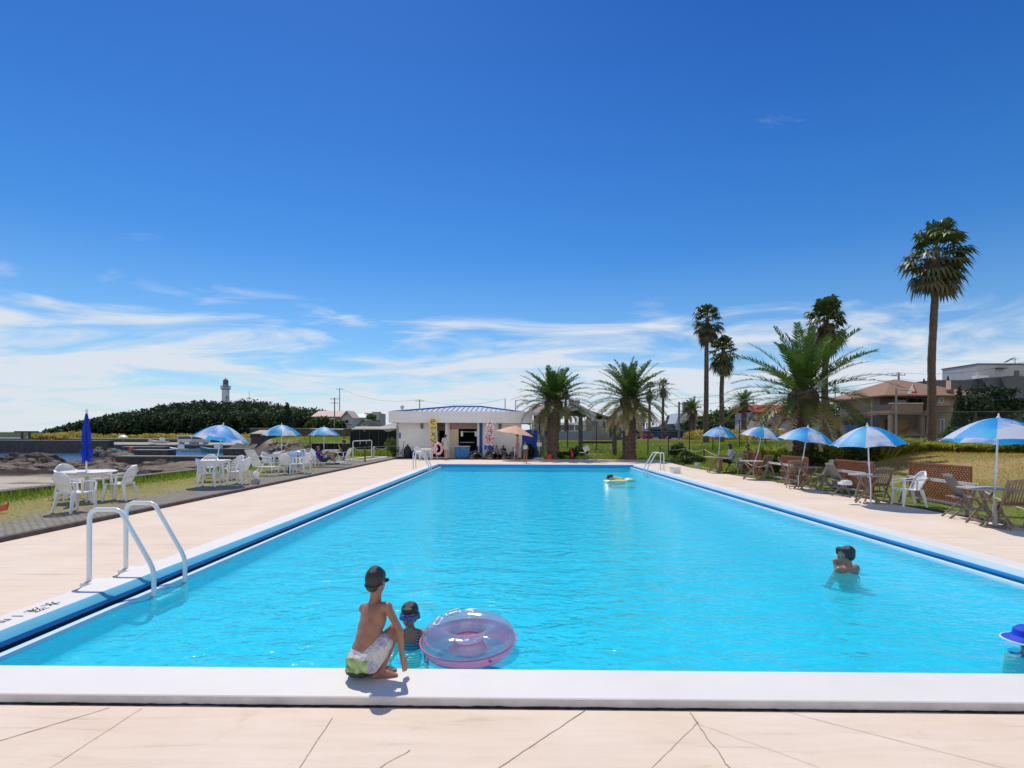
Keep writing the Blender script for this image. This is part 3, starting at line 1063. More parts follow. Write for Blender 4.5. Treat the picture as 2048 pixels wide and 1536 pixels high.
# ---- leafy crowns made of many small leaves
def leaf_cloud(rng, blobs, n, size, tint0=0.5, tvar=0.25, shell=0.45, flat=0.0, V=None, T=None):
    """blobs: (cx,cy,cz, rx,ry,rz, tint); leaves spread through the blobs' volume, denser near the surface."""
    blobs = np.array(blobs, float)
    vol = (blobs[:, 3] * blobs[:, 4] * blobs[:, 5]) ** (2 / 3.)
    which = rng.choice(len(blobs), n, p=vol / vol.sum())
    B = blobs[which]
    d = rng.normal(size=(n, 3)); d /= np.linalg.norm(d, axis=1)[:, None]
    rad = (shell + (1 - shell) * rng.rand(n)) * (0.92 + .22 * rng.rand(n))
    c = B[:, :3] + d * B[:, 3:6] * rad[:, None]
    nrm = d + rng.normal(size=(n, 3)) * .75
    nrm[:, 2] += flat
    nrm /= np.linalg.norm(nrm, axis=1)[:, None]
    a = np.cross(nrm, rng.normal(size=(n, 3))); a /= np.linalg.norm(a, axis=1)[:, None] + 1e-9
    b = np.cross(nrm, a)
    s = size * (0.55 + .9 * rng.rand(n))[:, None]
    P = np.stack([c - a * s, c + b * s * .55, c + a * s, c - b * s * .55], 1).reshape(-1, 3)
    tt = np.clip(B[:, 6] + (rng.rand(n) - .5) * tvar * 2, 0, 1)
    return P, np.repeat(tt, 4)


def leaf_mesh(name, P, T, m):
    q = np.arange(len(P)).reshape(-1, 4)
    me = fastmesh(name, P, q, [m])
    set_attr(me, "tint", T)
    return me


m_leaf = leafmat("broad_leaves", [(0.0, (0.018, 0.045, 0.014)), (0.4, (0.045, 0.095, 0.022)), (0.7, (0.095, 0.15, 0.03)), (1.0, (0.20, 0.24, 0.06))], transl=0.3)
m_pine = leafmat("pine_needles", [(0.0, (0.013, 0.032, 0.016)), (0.5, (0.03, 0.062, 0.026)), (0.8, (0.06, 0.09, 0.03)), (1.0, (0.11, 0.14, 0.04))], transl=0.15, rough=0.7)
m_grass = leafmat("grass_blades", [(0.0, (0.13, 0.22, 0.03)), (0.4, (0.28, 0.35, 0.06)), (0.7, (0.42, 0.34, 0.10)), (1.0, (0.52, 0.34, 0.13))], transl=0.5, rough=0.6)
m_bark = mat("tree_bark", (0.09, 0.07, 0.055), rough=0.95, var=0.4, scale=8, bump=0.5)


def tree(name, label, loc, h, r, seed, n=2600, leaf=.16, tint=.45, m=None, nb=14, trunk_r=.16, group=None, cat="tree", squash=.8, base=.35, limbs=5):
    rg = np.random.RandomState(seed)
    t = thing(name, label, cat, loc, group=group)
    mb = MB()
    hb = h * base
    mb.tube([(0, 0, -.4), (.05, 0, hb * .5), (.02, .05, hb), (0, 0, h * .62)], [trunk_r * 1.3, trunk_r, trunk_r * .8, trunk_r * .3], n=8)
    blobs = []
    for i in range(nb):
        a = rg.rand() * 6.28; q = math.sqrt(rg.rand()) * r * .72
        z = hb + (h - hb) * (.18 + .72 * rg.rand())
        k = 1 - abs((z - hb) / (h - hb) - .45) * .9
        rr = r * (.30 + .22 * rg.rand())
        blobs.append((math.cos(a) * q * k, math.sin(a) * q * k, z, rr, rr, rr * squash, np.clip(tint + .22 * rg.randn(), .02, .98)))
    for i in range(limbs):
        b = blobs[i * 2 % nb]
        mb.tube([(0, 0, hb * .8), (b[0] * .5, b[1] * .5, (hb + b[2]) * .5), b[:3]], [trunk_r * .55, trunk_r * .35, trunk_r * .1], n=6)
    mb.build("trunk", m_bark, t)
    P, T = leaf_cloud(rg, blobs, n, leaf)
    link("crown", leaf_mesh("crown", P, T, m or m_leaf), t)
    return t


# trees on the right, behind the houses and the lawn
def tat(px, Y, ytop):
    x, y, z = place(px, Y)
    return (x, y, z), CAMZ + (866 - ytop) * Y / F - z


TR = [(1420, 92, 829, 4.2, .30, "dark broad tree at the left end of the grove behind the fan palms"),
      (1455, 95, 822, 4.6, .28, "dark round tree behind the close pair of fan palms"),
      (1492, 96, 815, 4.2, .33, "dark tree behind the small distant date palm"),
      (1400, 100, 840, 3.6, .35, "low dark tree beside the blue sign's lattice post"),
      (1640, 105, 797, 5.2, .34, "large dark tree behind the largest date palm's trunk"),
      (1684, 100, 793, 4.6, .40, "olive green tree behind the lamp post"),
      (1722, 96, 790, 4.4, .44, "bright topped tree left of the brown house"),
      (1760, 88, 803, 3.4, .50, "light green tree touching the brown house's left eave"),
      (1575, 104, 812, 3.8, .36, "dark tree rising behind the red roofed house")]
for i, (px, Y, yt, r, ti, lb) in enumerate(TR):
    loc, h = tat(px, Y, yt)
    tree("broadleaf_tree", lb, loc, h, r, 100 + i, n=2600, leaf=.30, tint=ti, nb=16, trunk_r=.25, group="trees behind the lawn", base=.2)
loc, h = tat(1995, 47, 765)
tree("pine_tree", "dark layered pine between the brown house and the grey building", loc, h * 1.0, 3.0, 140, n=4200, leaf=.17, tint=.40, m=m_pine, nb=22, trunk_r=.2, squash=.42, base=.18)
# conifer in front of the brown house
loc, h = tat(1919, 47, 762)
rg = np.random.RandomState(55)
t = thing("conifer", "slim pointed conifer in front of the brown house", "tree", loc)
mb = MB(); mb.tube([(0, 0, -.3), (0, 0, h * .95)], [.14, .02], n=7); mb.build("trunk", m_bark, t)
bl = []
for i in range(46):
    f = i / 45
    a = i * 2.4
    rr = 1.05 * (1 - f) + .06
    bl.append((math.cos(a) * rr * .55, math.sin(a) * rr * .55, .35 + f * (h - .5), rr * .42, rr * .42, .26 + .12 * (1 - f), .30 + .2 * rg.rand()))
P, T = leaf_cloud(rg, bl, 3800, .09)
link("crown", leaf_mesh("crown", P, T, m_pine), t)
# clipped hedge block behind the palms
loc = place(1632, 52)
t = thing("hedge", "tall clipped hedge block behind the largest date palm", "hedge", loc)
rg = np.random.RandomState(77)
hw, hh_ = 1.3, CAMZ + (866 - 814) * 52 / F - loc[2]
mb = MB(); mb.box((0, 0, hh_ / 2 - .2), (hw * 2 - .5, 1.2, hh_ - .3)); mb.build("stems", m_bark, t)
P0 = []
N_ = 3600
u_ = rg.rand(N_, 3)
c = np.stack([(u_[:, 0] * 2 - 1) * hw, (u_[:, 1] * 2 - 1) * .85, u_[:, 2] * hh_], 1)
f_ = rg.randint(0, 3, N_)
c[:, 1] = np.where(f_ == 0, -.85 + .2 * u_[:, 0], c[:, 1]); c[:, 2] = np.where(f_ == 1, hh_ - .12 * u_[:, 1], c[:, 2])
c[:, 0] = np.where(f_ == 2, np.where(u_[:, 0] > .5, hw, -hw), c[:, 0])
bl = np.concatenate([c, np.full((N_, 3), .02), (.45 + .3 * u_[:, 2:3])], 1)
P, T = leaf_cloud(rg, bl, N_, .11)
link("foliage", leaf_mesh("foliage", P, T, m_leaf), t)
# long low hedge
loc = place(1688, 58)
t = thing("hedge", "long low clipped hedge left of the grey tiled roofs", "hedge", loc)
mb = MB(); mb.box((0, 0, 1.1), (4.0, .8, 2.0)); mb.build("stems", m_bark, t)
zt = CAMZ + (866 - 832) * 58 / F - loc[2]
bl = [((k / 13 - .5) * 4.4, 0, zt * q, .32, .55, .5, .5 + .25 * q) for k in range(14) for q in (.25, .6, .88)]
P, T = leaf_cloud(rg, bl, 3200, .1)
link("foliage", leaf_mesh("foliage", P, T, m_leaf), t)


# ---- bushes and tall weeds along the fence
def bush(label, x, y, r, h, seed, n=700, leaf=.07, tint=.5, cat="bush", name="bush", group="bushes along the fence", blades=False):
    rg = np.random.RandomState(seed)
    z = tz(x, y)
    t = thing(name, label, cat, (x, y, z), group=group)
    if blades:
        nb_ = n
        a = rg.rand(nb_) * 6.28; q = np.sqrt(rg.rand(nb_)) * r * .55
        b0 = np.stack([np.cos(a) * q, np.sin(a) * q, np.full(nb_, -.05)], 1)
        hh = h * (.5 + .6 * rg.rand(nb_))
        a2 = a + rg.randn(nb_) * .8
        out_ = np.stack([np.cos(a2), np.sin(a2), np.zeros(nb_)], 1)
        sp = (r * (.25 + .6 * rg.rand(nb_)))[:, None]
        mid = b0 + out_ * sp * .45 + np.array((0, 0, 1.0)) * (hh * .7)[:, None]
        tip = b0 + out_ * sp + np.array((0, 0, 1.0)) * (hh * (.65 + .35 * rg.rand(nb_)))[:, None]
        w = np.stack([-np.sin(a2 + 1.0 * rg.randn(nb_)), np.cos(a2 + rg.randn(nb_)), np.zeros(nb_)], 1) * leaf * .3
        P = np.stack([b0 - w * .7, b0 + w * .7, mid + w, tip, mid - w], 1).reshape(-1, 3)
        k = np.arange(nb_) * 5
        Qd = np.stack([k, k + 1, k + 2, k + 4], 1); Tr = np.stack([k + 4, k + 2, k + 3], 1)
        me = fastmesh("foliage", P, [Qd, Tr], [m_grass])
        set_attr(me, "tint", np.repeat(np.clip(tint + .25 * rg.randn(nb_), 0, 1), 5))
        link("foliage", me, t)
    else:
        mb = MB()
        for k in range(5):
            a = k * 1.3 + rg.rand()
            mb.tube([(0, 0, -.1), (math.cos(a) * r * .3, math.sin(a) * r * .3, h * .4), (math.cos(a) * r * .55, math.sin(a) * r * .55, h * .75)], [.025, .018, .008], n=5)
        mb.build("stems", m_bark, t)
        bl = [(rg.randn() * r * .36, rg.randn() * r * .36, h * (.25 + .5 * rg.rand()), r * .42, r * .42, h * .26, np.clip(tint + .18 * rg.randn(), 0, 1)) for _ in range(9)]
        P, T = leaf_cloud(rg, bl, n, leaf)
        link("foliage", leaf_mesh("foliage", P, T, m_leaf), t)
    return t


BU = [(1302, 32.5, .55, 1.0, .22, 0, "dark rounded bush right of the dead fronded date palm"),
      (1352, 30.5, .9, 1.25, .35, 0, "broad dark bush under the fence left of the first right umbrella"),
      (1330, 33, .8, .8, .5, 0, "low leafy bush behind the far right ladder"),
      (1385, 31.5, .85, .75, .3, 0, "low dark bush behind the rope posts"),
      (1350, 36.5, .55, 1.2, .4, 0, "small round bush in front of the dark parked car"),
      (1545, 25.5, 1.2, 1.15, .45, 1, "feathery weed clump behind the smallest trellis"),
      (1575, 23.5, 1.0, .95, .4, 1, "grass clump at the left foot of the largest date palm"),
      (1640, 22.8, 1.1, 1.1, .28, 0, "dark bush at the right foot of the largest date palm"),
      (1680, 22.8, 1.1, 1.1, .5, 1, "tall pale grass clump right of the largest date palm"),
      (1712, 22.0, 1.1, 1.05, .38, 0, "shaded bush behind the second trellis from the right"),
      (1750, 22.4, 1.2, 1.1, .55, 1, "tall grass clump behind the second umbrella from the right"),
      (1790, 22.6, 1.0, .8, .5, 1, "grass clump left of the tallest fan palm"),
      (1835, 23.0, 1.0, .55, .45, 1, "low grass clump at the foot of the tallest fan palm"),
      (1895, 22.6, 1.1, .5, .5, 1, "low grass clump right of the tallest fan palm"),
      (1950, 22.3, 1.1, .5, .42, 1, "grass clump under the nearest umbrella's left edge"),
      (2015, 22.0, 1.2, .55, .45, 1, "grass clump behind the nearest umbrella's pole"),
      (1905, 41, 1.3, 1.4, .35, 0, "round dark bush at the foot of the pointed conifer"),
      (2010, 36, 2.2, 1.9, .30, 0, "wide dark shrub behind the nearest umbrella"),
      (1970, 40, 1.6, 1.5, .36, 0, "dark shrub left of the wide shrub behind the nearest umbrella"),
      (1160, 39.4, .75, .8, .22, 0, "low dark shrub beside the palm at the pool house"),
      (1118, 37.2, .6, .5, .35, 0, "small twiggy shrub at the palm's foot near the orange bucket"),
      (1146, 37.6, .55, .75, .25, 0, "dark shrub beside the red swim tube"),
      (1058, 37.6, .5, 1.05, .14, 0, "dark shrub next to the blue tarp at the pool house corner"),
      (788, 37.8, .75, 1.5, .6, 0, "bright leafy bush against the pool house's left wall")]
for i, (px, Y, r, h, ti, bd, lb) in enumerate(BU):
    bush(lb, GX(px, Y), Y, r, h, 300 + i, n=900 if not bd else 1100, leaf=.075 if not bd else .09, tint=ti, blades=bool(bd), name="grass_clump" if bd else "bush", cat="grass clump" if bd else "bush")


# ---- grass
def grass_field(name, xs, ys, n, h, seed, tfun, keep=None, lean=.35, w=.006):
    rg = np.random.RandomState(seed)
    x = xs[0] + (xs[1] - xs[0]) * rg.rand(n); y = ys[0] + (ys[1] - ys[0]) * rg.rand(n)
    if keep is not None:
        k = keep(x, y, rg.rand(n)); x, y = x[k], y[k]
    n = len(x)
    z = terrain(x, y)
    hh = h(x, y) if callable(h) else np.full(n, h)
    hh = hh * (.45 + .9 * rg.rand(n))
    a = rg.rand(n) * 6.28
    b = rg.rand(n) * 6.28
    wv = np.stack([np.cos(a), np.sin(a), np.zeros(n)], 1) * (w * (1 + y / 14))[:, None]
    base = np.stack([x, y, np.maximum(z, np.where(x < 0, .07, z)) - .01], 1)
    tip = base + np.stack([np.cos(b) * lean * hh, np.sin(b) * lean * hh, hh], 1)
    P = np.stack([base - wv, base + wv, tip], 1).reshape(-1, 3)
    me = fastmesh(name, P, np.arange(n * 3).reshape(-1, 3), [m_grass])
    set_attr(me, "tint", np.repeat(np.clip(tfun(x, y) + .16 * rg.randn(n), 0, 1), 3))
    o = link(name, me)
    return tag(o, kind="stuff")


def kl(x, y, u):
    f = fbm(x, y, .8, 3, 4)
    return u < np.clip((-9.2 - x) / 2.6 + .55 * f, 0.02, 1)


grass_field("grass", (-12.95, -8.3), (4, 38), 52000, lambda x, y: .035 + .16 * ss((-11.4 - x) / 1.4), 1, lambda x, y: .62 - .52 * ss((-10.6 - x) / 2.0) + .3 * fbm(x, y, .7, 3, 5), kl)
grass_field("grass", (9.8, 26), (5, 38), 85000, lambda x, y: .05 + .10 * ss((y - 19) / 5), 2,
            lambda x, y: .32 + .62 * ss((x - 10.8) / 2.0) * ss((27 - y) / 6) + .3 * fbm(x, y, .5, 3, 6), lambda x, y, u: (x > np.interp(y, [5, 14, 24, 31.5, 36.6], [9.85, 9.65, 9.25, 9.25, 10.1])) & (y > x * .85))
grass_field("grass", (.5, 24), (36.8, 60), 70000, lambda x, y: .10 + .10 * ss((44 - y) / 5), 3, lambda x, y: .22 + .38 * ss((y - 44) / 8) + .3 * fbm(x, y, .35, 3, 8), lambda x, y, u: (y > 38.7) | (x > 1.6))
grass_field("grass", (-14, -8.4), (38.4, 46), 14000, .35, 4, lambda x, y: .2 + .25 * fbm(x, y, .6, 3, 8))
grass_field("grass", (-40, -10), (46, 95), 30000, .3, 6, lambda x, y: .3 + .3 * fbm(x, y, .2, 3, 8), lambda x, y, u: terrain(x, y) > .25)

# ================================================================== POOLSIDE FURNITURE
m_plastic = mat("white_plastic", (0.84, 0.83, 0.82), rough=0.38, var=0.05, scale=6, spec=0.5)
m_wplastic = mat("yellowed_white_plastic", (0.72, 0.69, 0.60), rough=0.42, var=0.07, scale=5, spec=0.45)
m_wood = mat("weathered_teak", (0.30, 0.215, 0.15), rough=0.8, var=0.4, scale=5, stretch=(8, 8, 1.0), bump=0.3, bscale=14)
m_wood2 = mat("grey_weathered_teak", (0.25, 0.225, 0.20), rough=0.85, var=0.35, scale=5, stretch=(8, 8, 1.0), bump=0.3, bscale=14)
m_top = mat("silvered_table_wood", (0.42, 0.38, 0.34), rough=0.7, var=0.25, scale=4, stretch=(1, 9, 1), bump=0.2)
m_lattice = mat("red_brown_trellis_wood", (0.29, 0.105, 0.055), rough=0.8, var=0.3, scale=9, bump=0.2)
m_pipe = mat("white_painted_pipe", (0.76, 0.78, 0.79), rough=0.3, var=0.05, scale=5, spec=0.6)
m_steel = mat("galvanised_steel", (0.55, 0.57, 0.58), rough=0.38, var=0.1, scale=6, metal=0.7)
m_rope = mat("white_rope", (0.66, 0.64, 0.58), rough=0.95, var=0.2, scale=40)
m_post = mat("brown_wooden_post", (0.13, 0.075, 0.05), rough=0.9, var=0.35, scale=9, bump=0.3)
m_barr = mat("bleached_white_timber", (0.56, 0.53, 0.50), rough=0.85, var=0.2, scale=7, stretch=(1, 1, 1), bump=0.2)
m_black = mat("dark_plastic", (0.018, 0.018, 0.02), rough=0.5, var=0.3, scale=5)
m_conc = mat("grey_concrete_block", (0.40, 0.39, 0.37), rough=0.95, var=0.15, scale=9, bump=0.3)


# ---- stacking plastic armchair: shell back with slots, seat, four legs, two arms
def make_plastic_chair(label, mt, group):
    t = thing("plastic_chair", label, "chair", group=group)
    # seat: dished sheet; +y is the front
    mb = MB()
    nx_, ny_ = 8, 8
    vs, vb = [], []
    for j in range(ny_ + 1):
        for i in range(nx_ + 1):
            u_, v_ = i / nx_ * 2 - 1, j / ny_
            wid = .225 + .03 * v_
            x = u_ * wid; y = -.21 + .45 * v_
            z = .405 + .025 * v_ + .02 * u_ * u_ - .03 * math.sin(math.pi * v_) - (.035 * max(0, v_ - .85) / .15)
            vs.append((x, y, z)); vb.append((x, y, z - .018))
    n_ = nx_ + 1
    fs = [(j * n_ + i, j * n_ + i + 1, (j + 1) * n_ + i + 1, (j + 1) * n_ + i) for j in range(ny_) for i in range(nx_)]
    mb.add(vs, fs, True); mb.add(vb, [tuple(reversed(f)) for f in fs], True)
    ring = [i for i in range(n_)] + [j * n_ + nx_ for j in range(1, n_)] + [ny_ * n_ + i for i in reversed(range(nx_))] + [j * n_ for j in reversed(range(1, ny_))]
    k = len(ring); off = len(vs)
    mb.f += [(ring[i], ring[(i + 1) % k], off + ring[(i + 1) % k], off + ring[i]) for i in range(k)]
    mb.m += [0] * k; mb.sm += [False] * k
    mb.build("seat", mt, t)
    # backrest: curved, arched top, with vertical slots (built as ribs between a rim)
    mb = MB()

    def bp(u_, v_):       # u -1..1 across, v 0..1 up
        half = .235 * math.sqrt(max(0.0, 1 - max(0, (v_ - .45) / .55) ** 2.4)) if v_ > .45 else .235 - .03 * (1 - v_ / .45)
        x = u_ * half
        y = -.20 - .17 * v_ + .07 * u_ * u_ * (1 - .3 * v_)
        return Vector((x, y, .39 + .45 * v_))
    th = Vector((0, -.012, 0))
    outer = [bp(-1, v_ / 14) for v_ in range(14)] + [bp(-1, .965), bp(-.6, .985), bp(0, 1.0) , bp(.6, .985), bp(1, .965)] + [bp(1, v_ / 14) for v_ in reversed(range(14))]
    mb.tube(outer, .017, n=7)
    cols = 9
    for ci in range(cols):
        u0, u1 = -0.92 + 1.84 * ci / cols, -0.92 + 1.84 * (ci + .66) / cols
        pts = []
        for r_ in range(9):
            v_ = .02 + .80 * r_ / 8
            pts += [bp(u0, v_), bp(u1, v_), bp(u0, v_) + th, bp(u1, v_) + th]
        fs = []
        for r_ in range(8):
            a = r_ * 4; b_ = a + 4
            fs += [(a, a + 1, b_ + 1, b_), (a + 3, a + 2, b_ + 2, b_ + 3), (a, b_, b_ + 2, a + 2), (a + 1, a + 3, b_ + 3, b_ + 1)]
        mb.add(pts, fs, True)
    for (v0, v1) in ((-.01, .10), (.36, .44), (.78, .995)):        # solid bands
        pts, fs = [], []
        for r_ in range(5):
            v_ = v0 + (v1 - v0) * r_ / 4
            for c_ in range(11):
                u_ = -1 + 2 * c_ / 10
                pts.append(bp(u_, v_) + Vector((0, .004, 0)))
        m_ = len(pts)
        pts += [p + Vector((0, -.02, 0)) for p in pts]
        for r_ in range(4):
            for c_ in range(10):
                q = (r_ * 11 + c_, r_ * 11 + c_ + 1, (r_ + 1) * 11 + c_ + 1, (r_ + 1) * 11 + c_)
                fs += [q, tuple(m_ + z for z in reversed(q))]
        mb.add(pts, fs, True)
    mb.build("backrest", mt, t)
    for s in (-1, 1):
        # legs: tapering channels splayed outwards
        for (y0, y1, x0, x1, z0) in ((.20, .245, .225, .262, .43), (-.18, -.27, .20, .25, .41)):
            mb = MB()
            p0, p1 = Vector((s * x0, y0, z0)), Vector((s * x1, y1, 0))
            vs = []
            for p, w, d in ((p0, .085, .06), (p1, .045, .04)):
                for a, b_ in ((-1, -1), (1, -1), (1, 1), (-1, 1)):
                    vs.append(p + Vector((a * d / 2 * .8, b_ * w / 2, 0)))
            mb.add(vs, [(3, 2, 1, 0), (4, 5, 6, 7), (0, 1, 5, 4), (1, 2, 6, 5), (2, 3, 7, 6), (3, 0, 4, 7)])
            mb.build("leg", mt, t, bevel=.008)
        mb = MB()
        pts = [(s * .245, .235, .42), (s * .268, .235, .60), (s * .27, .19, .635), (s * .272, 0, .64), (s * .262, -.17, .655), (s * .225, -.285, .70)]
        for a, b_ in zip(pts[:-1], pts[1:]):
            d = (Vector(b_) - Vector(a)).normalized()
            mb.bar(Vector(a) - d * .012, Vector(b_) + d * .012, .05, .022, up=(0, 1, .2) if abs(a[2] - b_[2]) > .1 and a[1] > .2 else (0, 0, 1))
        mb.bar((s * .262, -.05, .40), (s * .268, -.05, .635), .016, .05, up=(0, 1, 0))
        mb.build("armrest", mt, t, bevel=.006)
    return t


def face(dx, dy):
    """rotation that turns a piece of furniture's front (+y) towards a direction"""
    return math.atan2(-dx, dy)


PC = []
CH = "white plastic chairs by the pool"
chair0 = make_plastic_chair("white plastic armchair seen from behind, nearest the pool at the closed parasol's table", m_plastic, CH)
chair1 = None


def pchair(px, py, rz, label, first=[True]):
    g = G(px, py, 0.0)
    if first[0]:
        first[0] = False
        chair0.location = (g.x, g.y, SZ); chair0.rotation_euler = (0, 0, rz); chair0["label"] = label
        return chair0
    return dup(chair0, (g.x, g.y, SZ if g.x < -8 else (0.0 if g.x < 9.2 else max(0, tz(g.x, g.y)))), rz, label, CH)


pchair(150, 1030, face(.25, 1), "white plastic armchair seen from behind, front left at the closed parasol's table")
pchair(144, 1002, face(1, -.35), "white plastic armchair behind another one, its arched top peeking over at the closed parasol")
pchair(240, 1006, face(-1, -.15), "white plastic armchair facing left at the table with the closed parasol")
pchair(418, 977, face(1, .25), "white plastic armchair tucked under the front of the tilted umbrella's square table")
pchair(478, 972, face(-1, .1), "white plastic armchair facing left, right of the tilted umbrella's square table")
pchair(466, 963, face(-.5, -1), "white plastic armchair with its round slotted back behind the tilted umbrella's table")
pchair(417, 960, face(.3, -1), "white plastic armchair facing the pool, behind left of the tilted umbrella's pole")
pchair(575, 952, face(.1, 1), "white plastic armchair seen from behind with a dark bottle under it")
pchair(578, 944, face(0, -1), "white plastic armchair facing the pool behind the middle left umbrella's table")
pchair(604, 950, face(-1, .2), "white plastic armchair with a blue swim ring leaning on it")
pchair(541, 948, face(1, -.2), "white plastic armchair partly hidden behind the strap lounger")
pchair(611, 940, face(1, .2), "leftmost white chair of the row beside the reclining person in purple")
pchair(624, 937, face(1, .1), "middle white chair of the row beside the reclining person in purple")
pchair(637, 934, face(1, .1), "white chair of the row hidden behind the reclining person in purple")
pchair(1817, 1012, face(-1, .15), "white plastic armchair alone among the wooden chairs, facing left")
pchair(840, 920, face(.8, -.6), "white plastic armchair with a yellow towel, left of the far left pool ladder")
pchair(864, 919, face(-.6, -.8), "white plastic armchair behind the far left pool ladder, under the yellow banner")


# ---- plastic tables
def plastic_table(label, px, py, square, half, rz=0.0, rot=0, group="white plastic tables on the grass"):
    g = G(px, py, 0.72)
    t = thing("plastic_table", label, "table", (g.x, g.y, SZ), rz, group)
    mb = MB()
    if square:
        mb.box((0, 0, .705), (half * 2, half * 2, .03)); mb.build("tabletop", m_plastic, t, bevel=.012)
        mb = MB()
        for a in (0, 1, 2, 3):
            r3 = Matrix.Rotation(a * math.pi / 2, 3, "Z")
            mb.box(r3 @ Vector((0, half - .05, .65)), (half * 1.8, .02, .08) if a % 2 == 0 else (.02, half * 1.8, .08))
        mb.build("apron", m_plastic, t)
    else:
        mb.lathe([(0.03, .69), (half - .03, .69), (half, .70), (half, .715), (half - .02, .725), (0.03, .722)], n=36); mb.build("tabletop", m_plastic, t)
        mb = MB(); mb.lathe([(half * .80, .625), (half * .80, .69), (half * .77, .69), (half * .77, .625), (half * .80, .625)], n=28, smooth=False); mb.build("apron", m_plastic, t)
    for a in range(4):
        an = a * math.pi / 2 + math.pi / 4
        d = Vector((math.cos(an), math.sin(an), 0)) * (half * (1.28 if square else .80))
        mb = MB()
        r3 = Matrix.Rotation(an, 3, "Z")
        vs = []
        for (k, z, w) in ((.93, .66, .085), (1.06, 0, .055)):
            for (i, j) in ((-1, -1), (1, -1), (1, 1), (-1, 1)):
                vs.append(d * k + r3 @ Vector((i * w * .35, j * w / 2, 0)) + Vector((0, 0, z)))
        mb.add(vs, [(0, 1, 2, 3), (7, 6, 5, 4), (4, 5, 1, 0), (5, 6, 2, 1), (6, 7, 3, 2), (7, 4, 0, 3)])
        mb.build("leg", m_plastic, t, bevel=.006)
    return t, g


plastic_table("round white plastic table with the closed blue parasol", 178, 948, False, .56)
plastic_table("square white plastic table under the tilted umbrella on the left", 428, 924, True, .42, R(14))
plastic_table("square white plastic table under the middle umbrella on the left", 561, 911, True, .40, R(8))
plastic_table("white plastic table between the two reading people on the left", 662, 902.5, True, .40, R(5))
t_, g_ = plastic_table("small white plastic table between two chairs near the far left ladder", 852, 898.5, True, .36, R(4))
t_.location = (GX(852, 35.2), 35.2, 0)


# ---- umbrellas
m_cano, nt, out = nmat("blue_umbrella_cloth")
at = N(nt, "ShaderNodeAttribute", attribute_name="panel")
tcx = N(nt, "ShaderNodeTexCoord")
oi = N(nt, "ShaderNodeObjectInfo")
vadd = N(nt, "ShaderNodeVectorMath", operation="ADD")
L(nt, tcx.outputs["Object"], vadd.inputs[0]); L(nt, oi.outputs["Location"], vadd.inputs[1])
nz = N(nt, "ShaderNodeTexNoise", i_Scale=2.1, i_Detail=3.0, i_Roughness=0.5)
L(nt, vadd.outputs[0], nz.inputs["Vector"])
cloudp = ramp(nt, nz.outputs["Fac"], [(0.30, (0.01, 0.20, 0.85)), (0.42, (0.28, 0.52, 0.93)), (0.54, (0.68, 0.77, 0.94))])
skyp = ramp(nt, nz.outputs["Fac"], [(0.3, (0.003, 0.26, 0.86)), (0.7, (0.03, 0.56, 0.95))])
mxp = N(nt, "ShaderNodeMixRGB"); L(nt, at.outputs["Fac"], mxp.inputs[0]); L(nt, skyp.outputs[0], mxp.inputs[1]); L(nt, cloudp.outputs[0], mxp.inputs[2])
pd = N(nt, "ShaderNodeBsdfPrincipled", i_Roughness=0.5); L(nt, mxp.outputs[0], pd.inputs["Base Color"])
tr = N(nt, "ShaderNodeBsdfTranslucent"); L(nt, mxp.outputs[0], tr.inputs[0])
mxs = N(nt, "ShaderNodeMixShader", i_Fac=0.42); L(nt, pd.outputs[0], mxs.inputs[1]); L(nt, tr.outputs[0], mxs.inputs[2])
L(nt, mxs.outputs[0], out.inputs[0])
m_mark = mat("black_print", (0.012, 0.02, 0.05), rough=0.6, var=0.1)


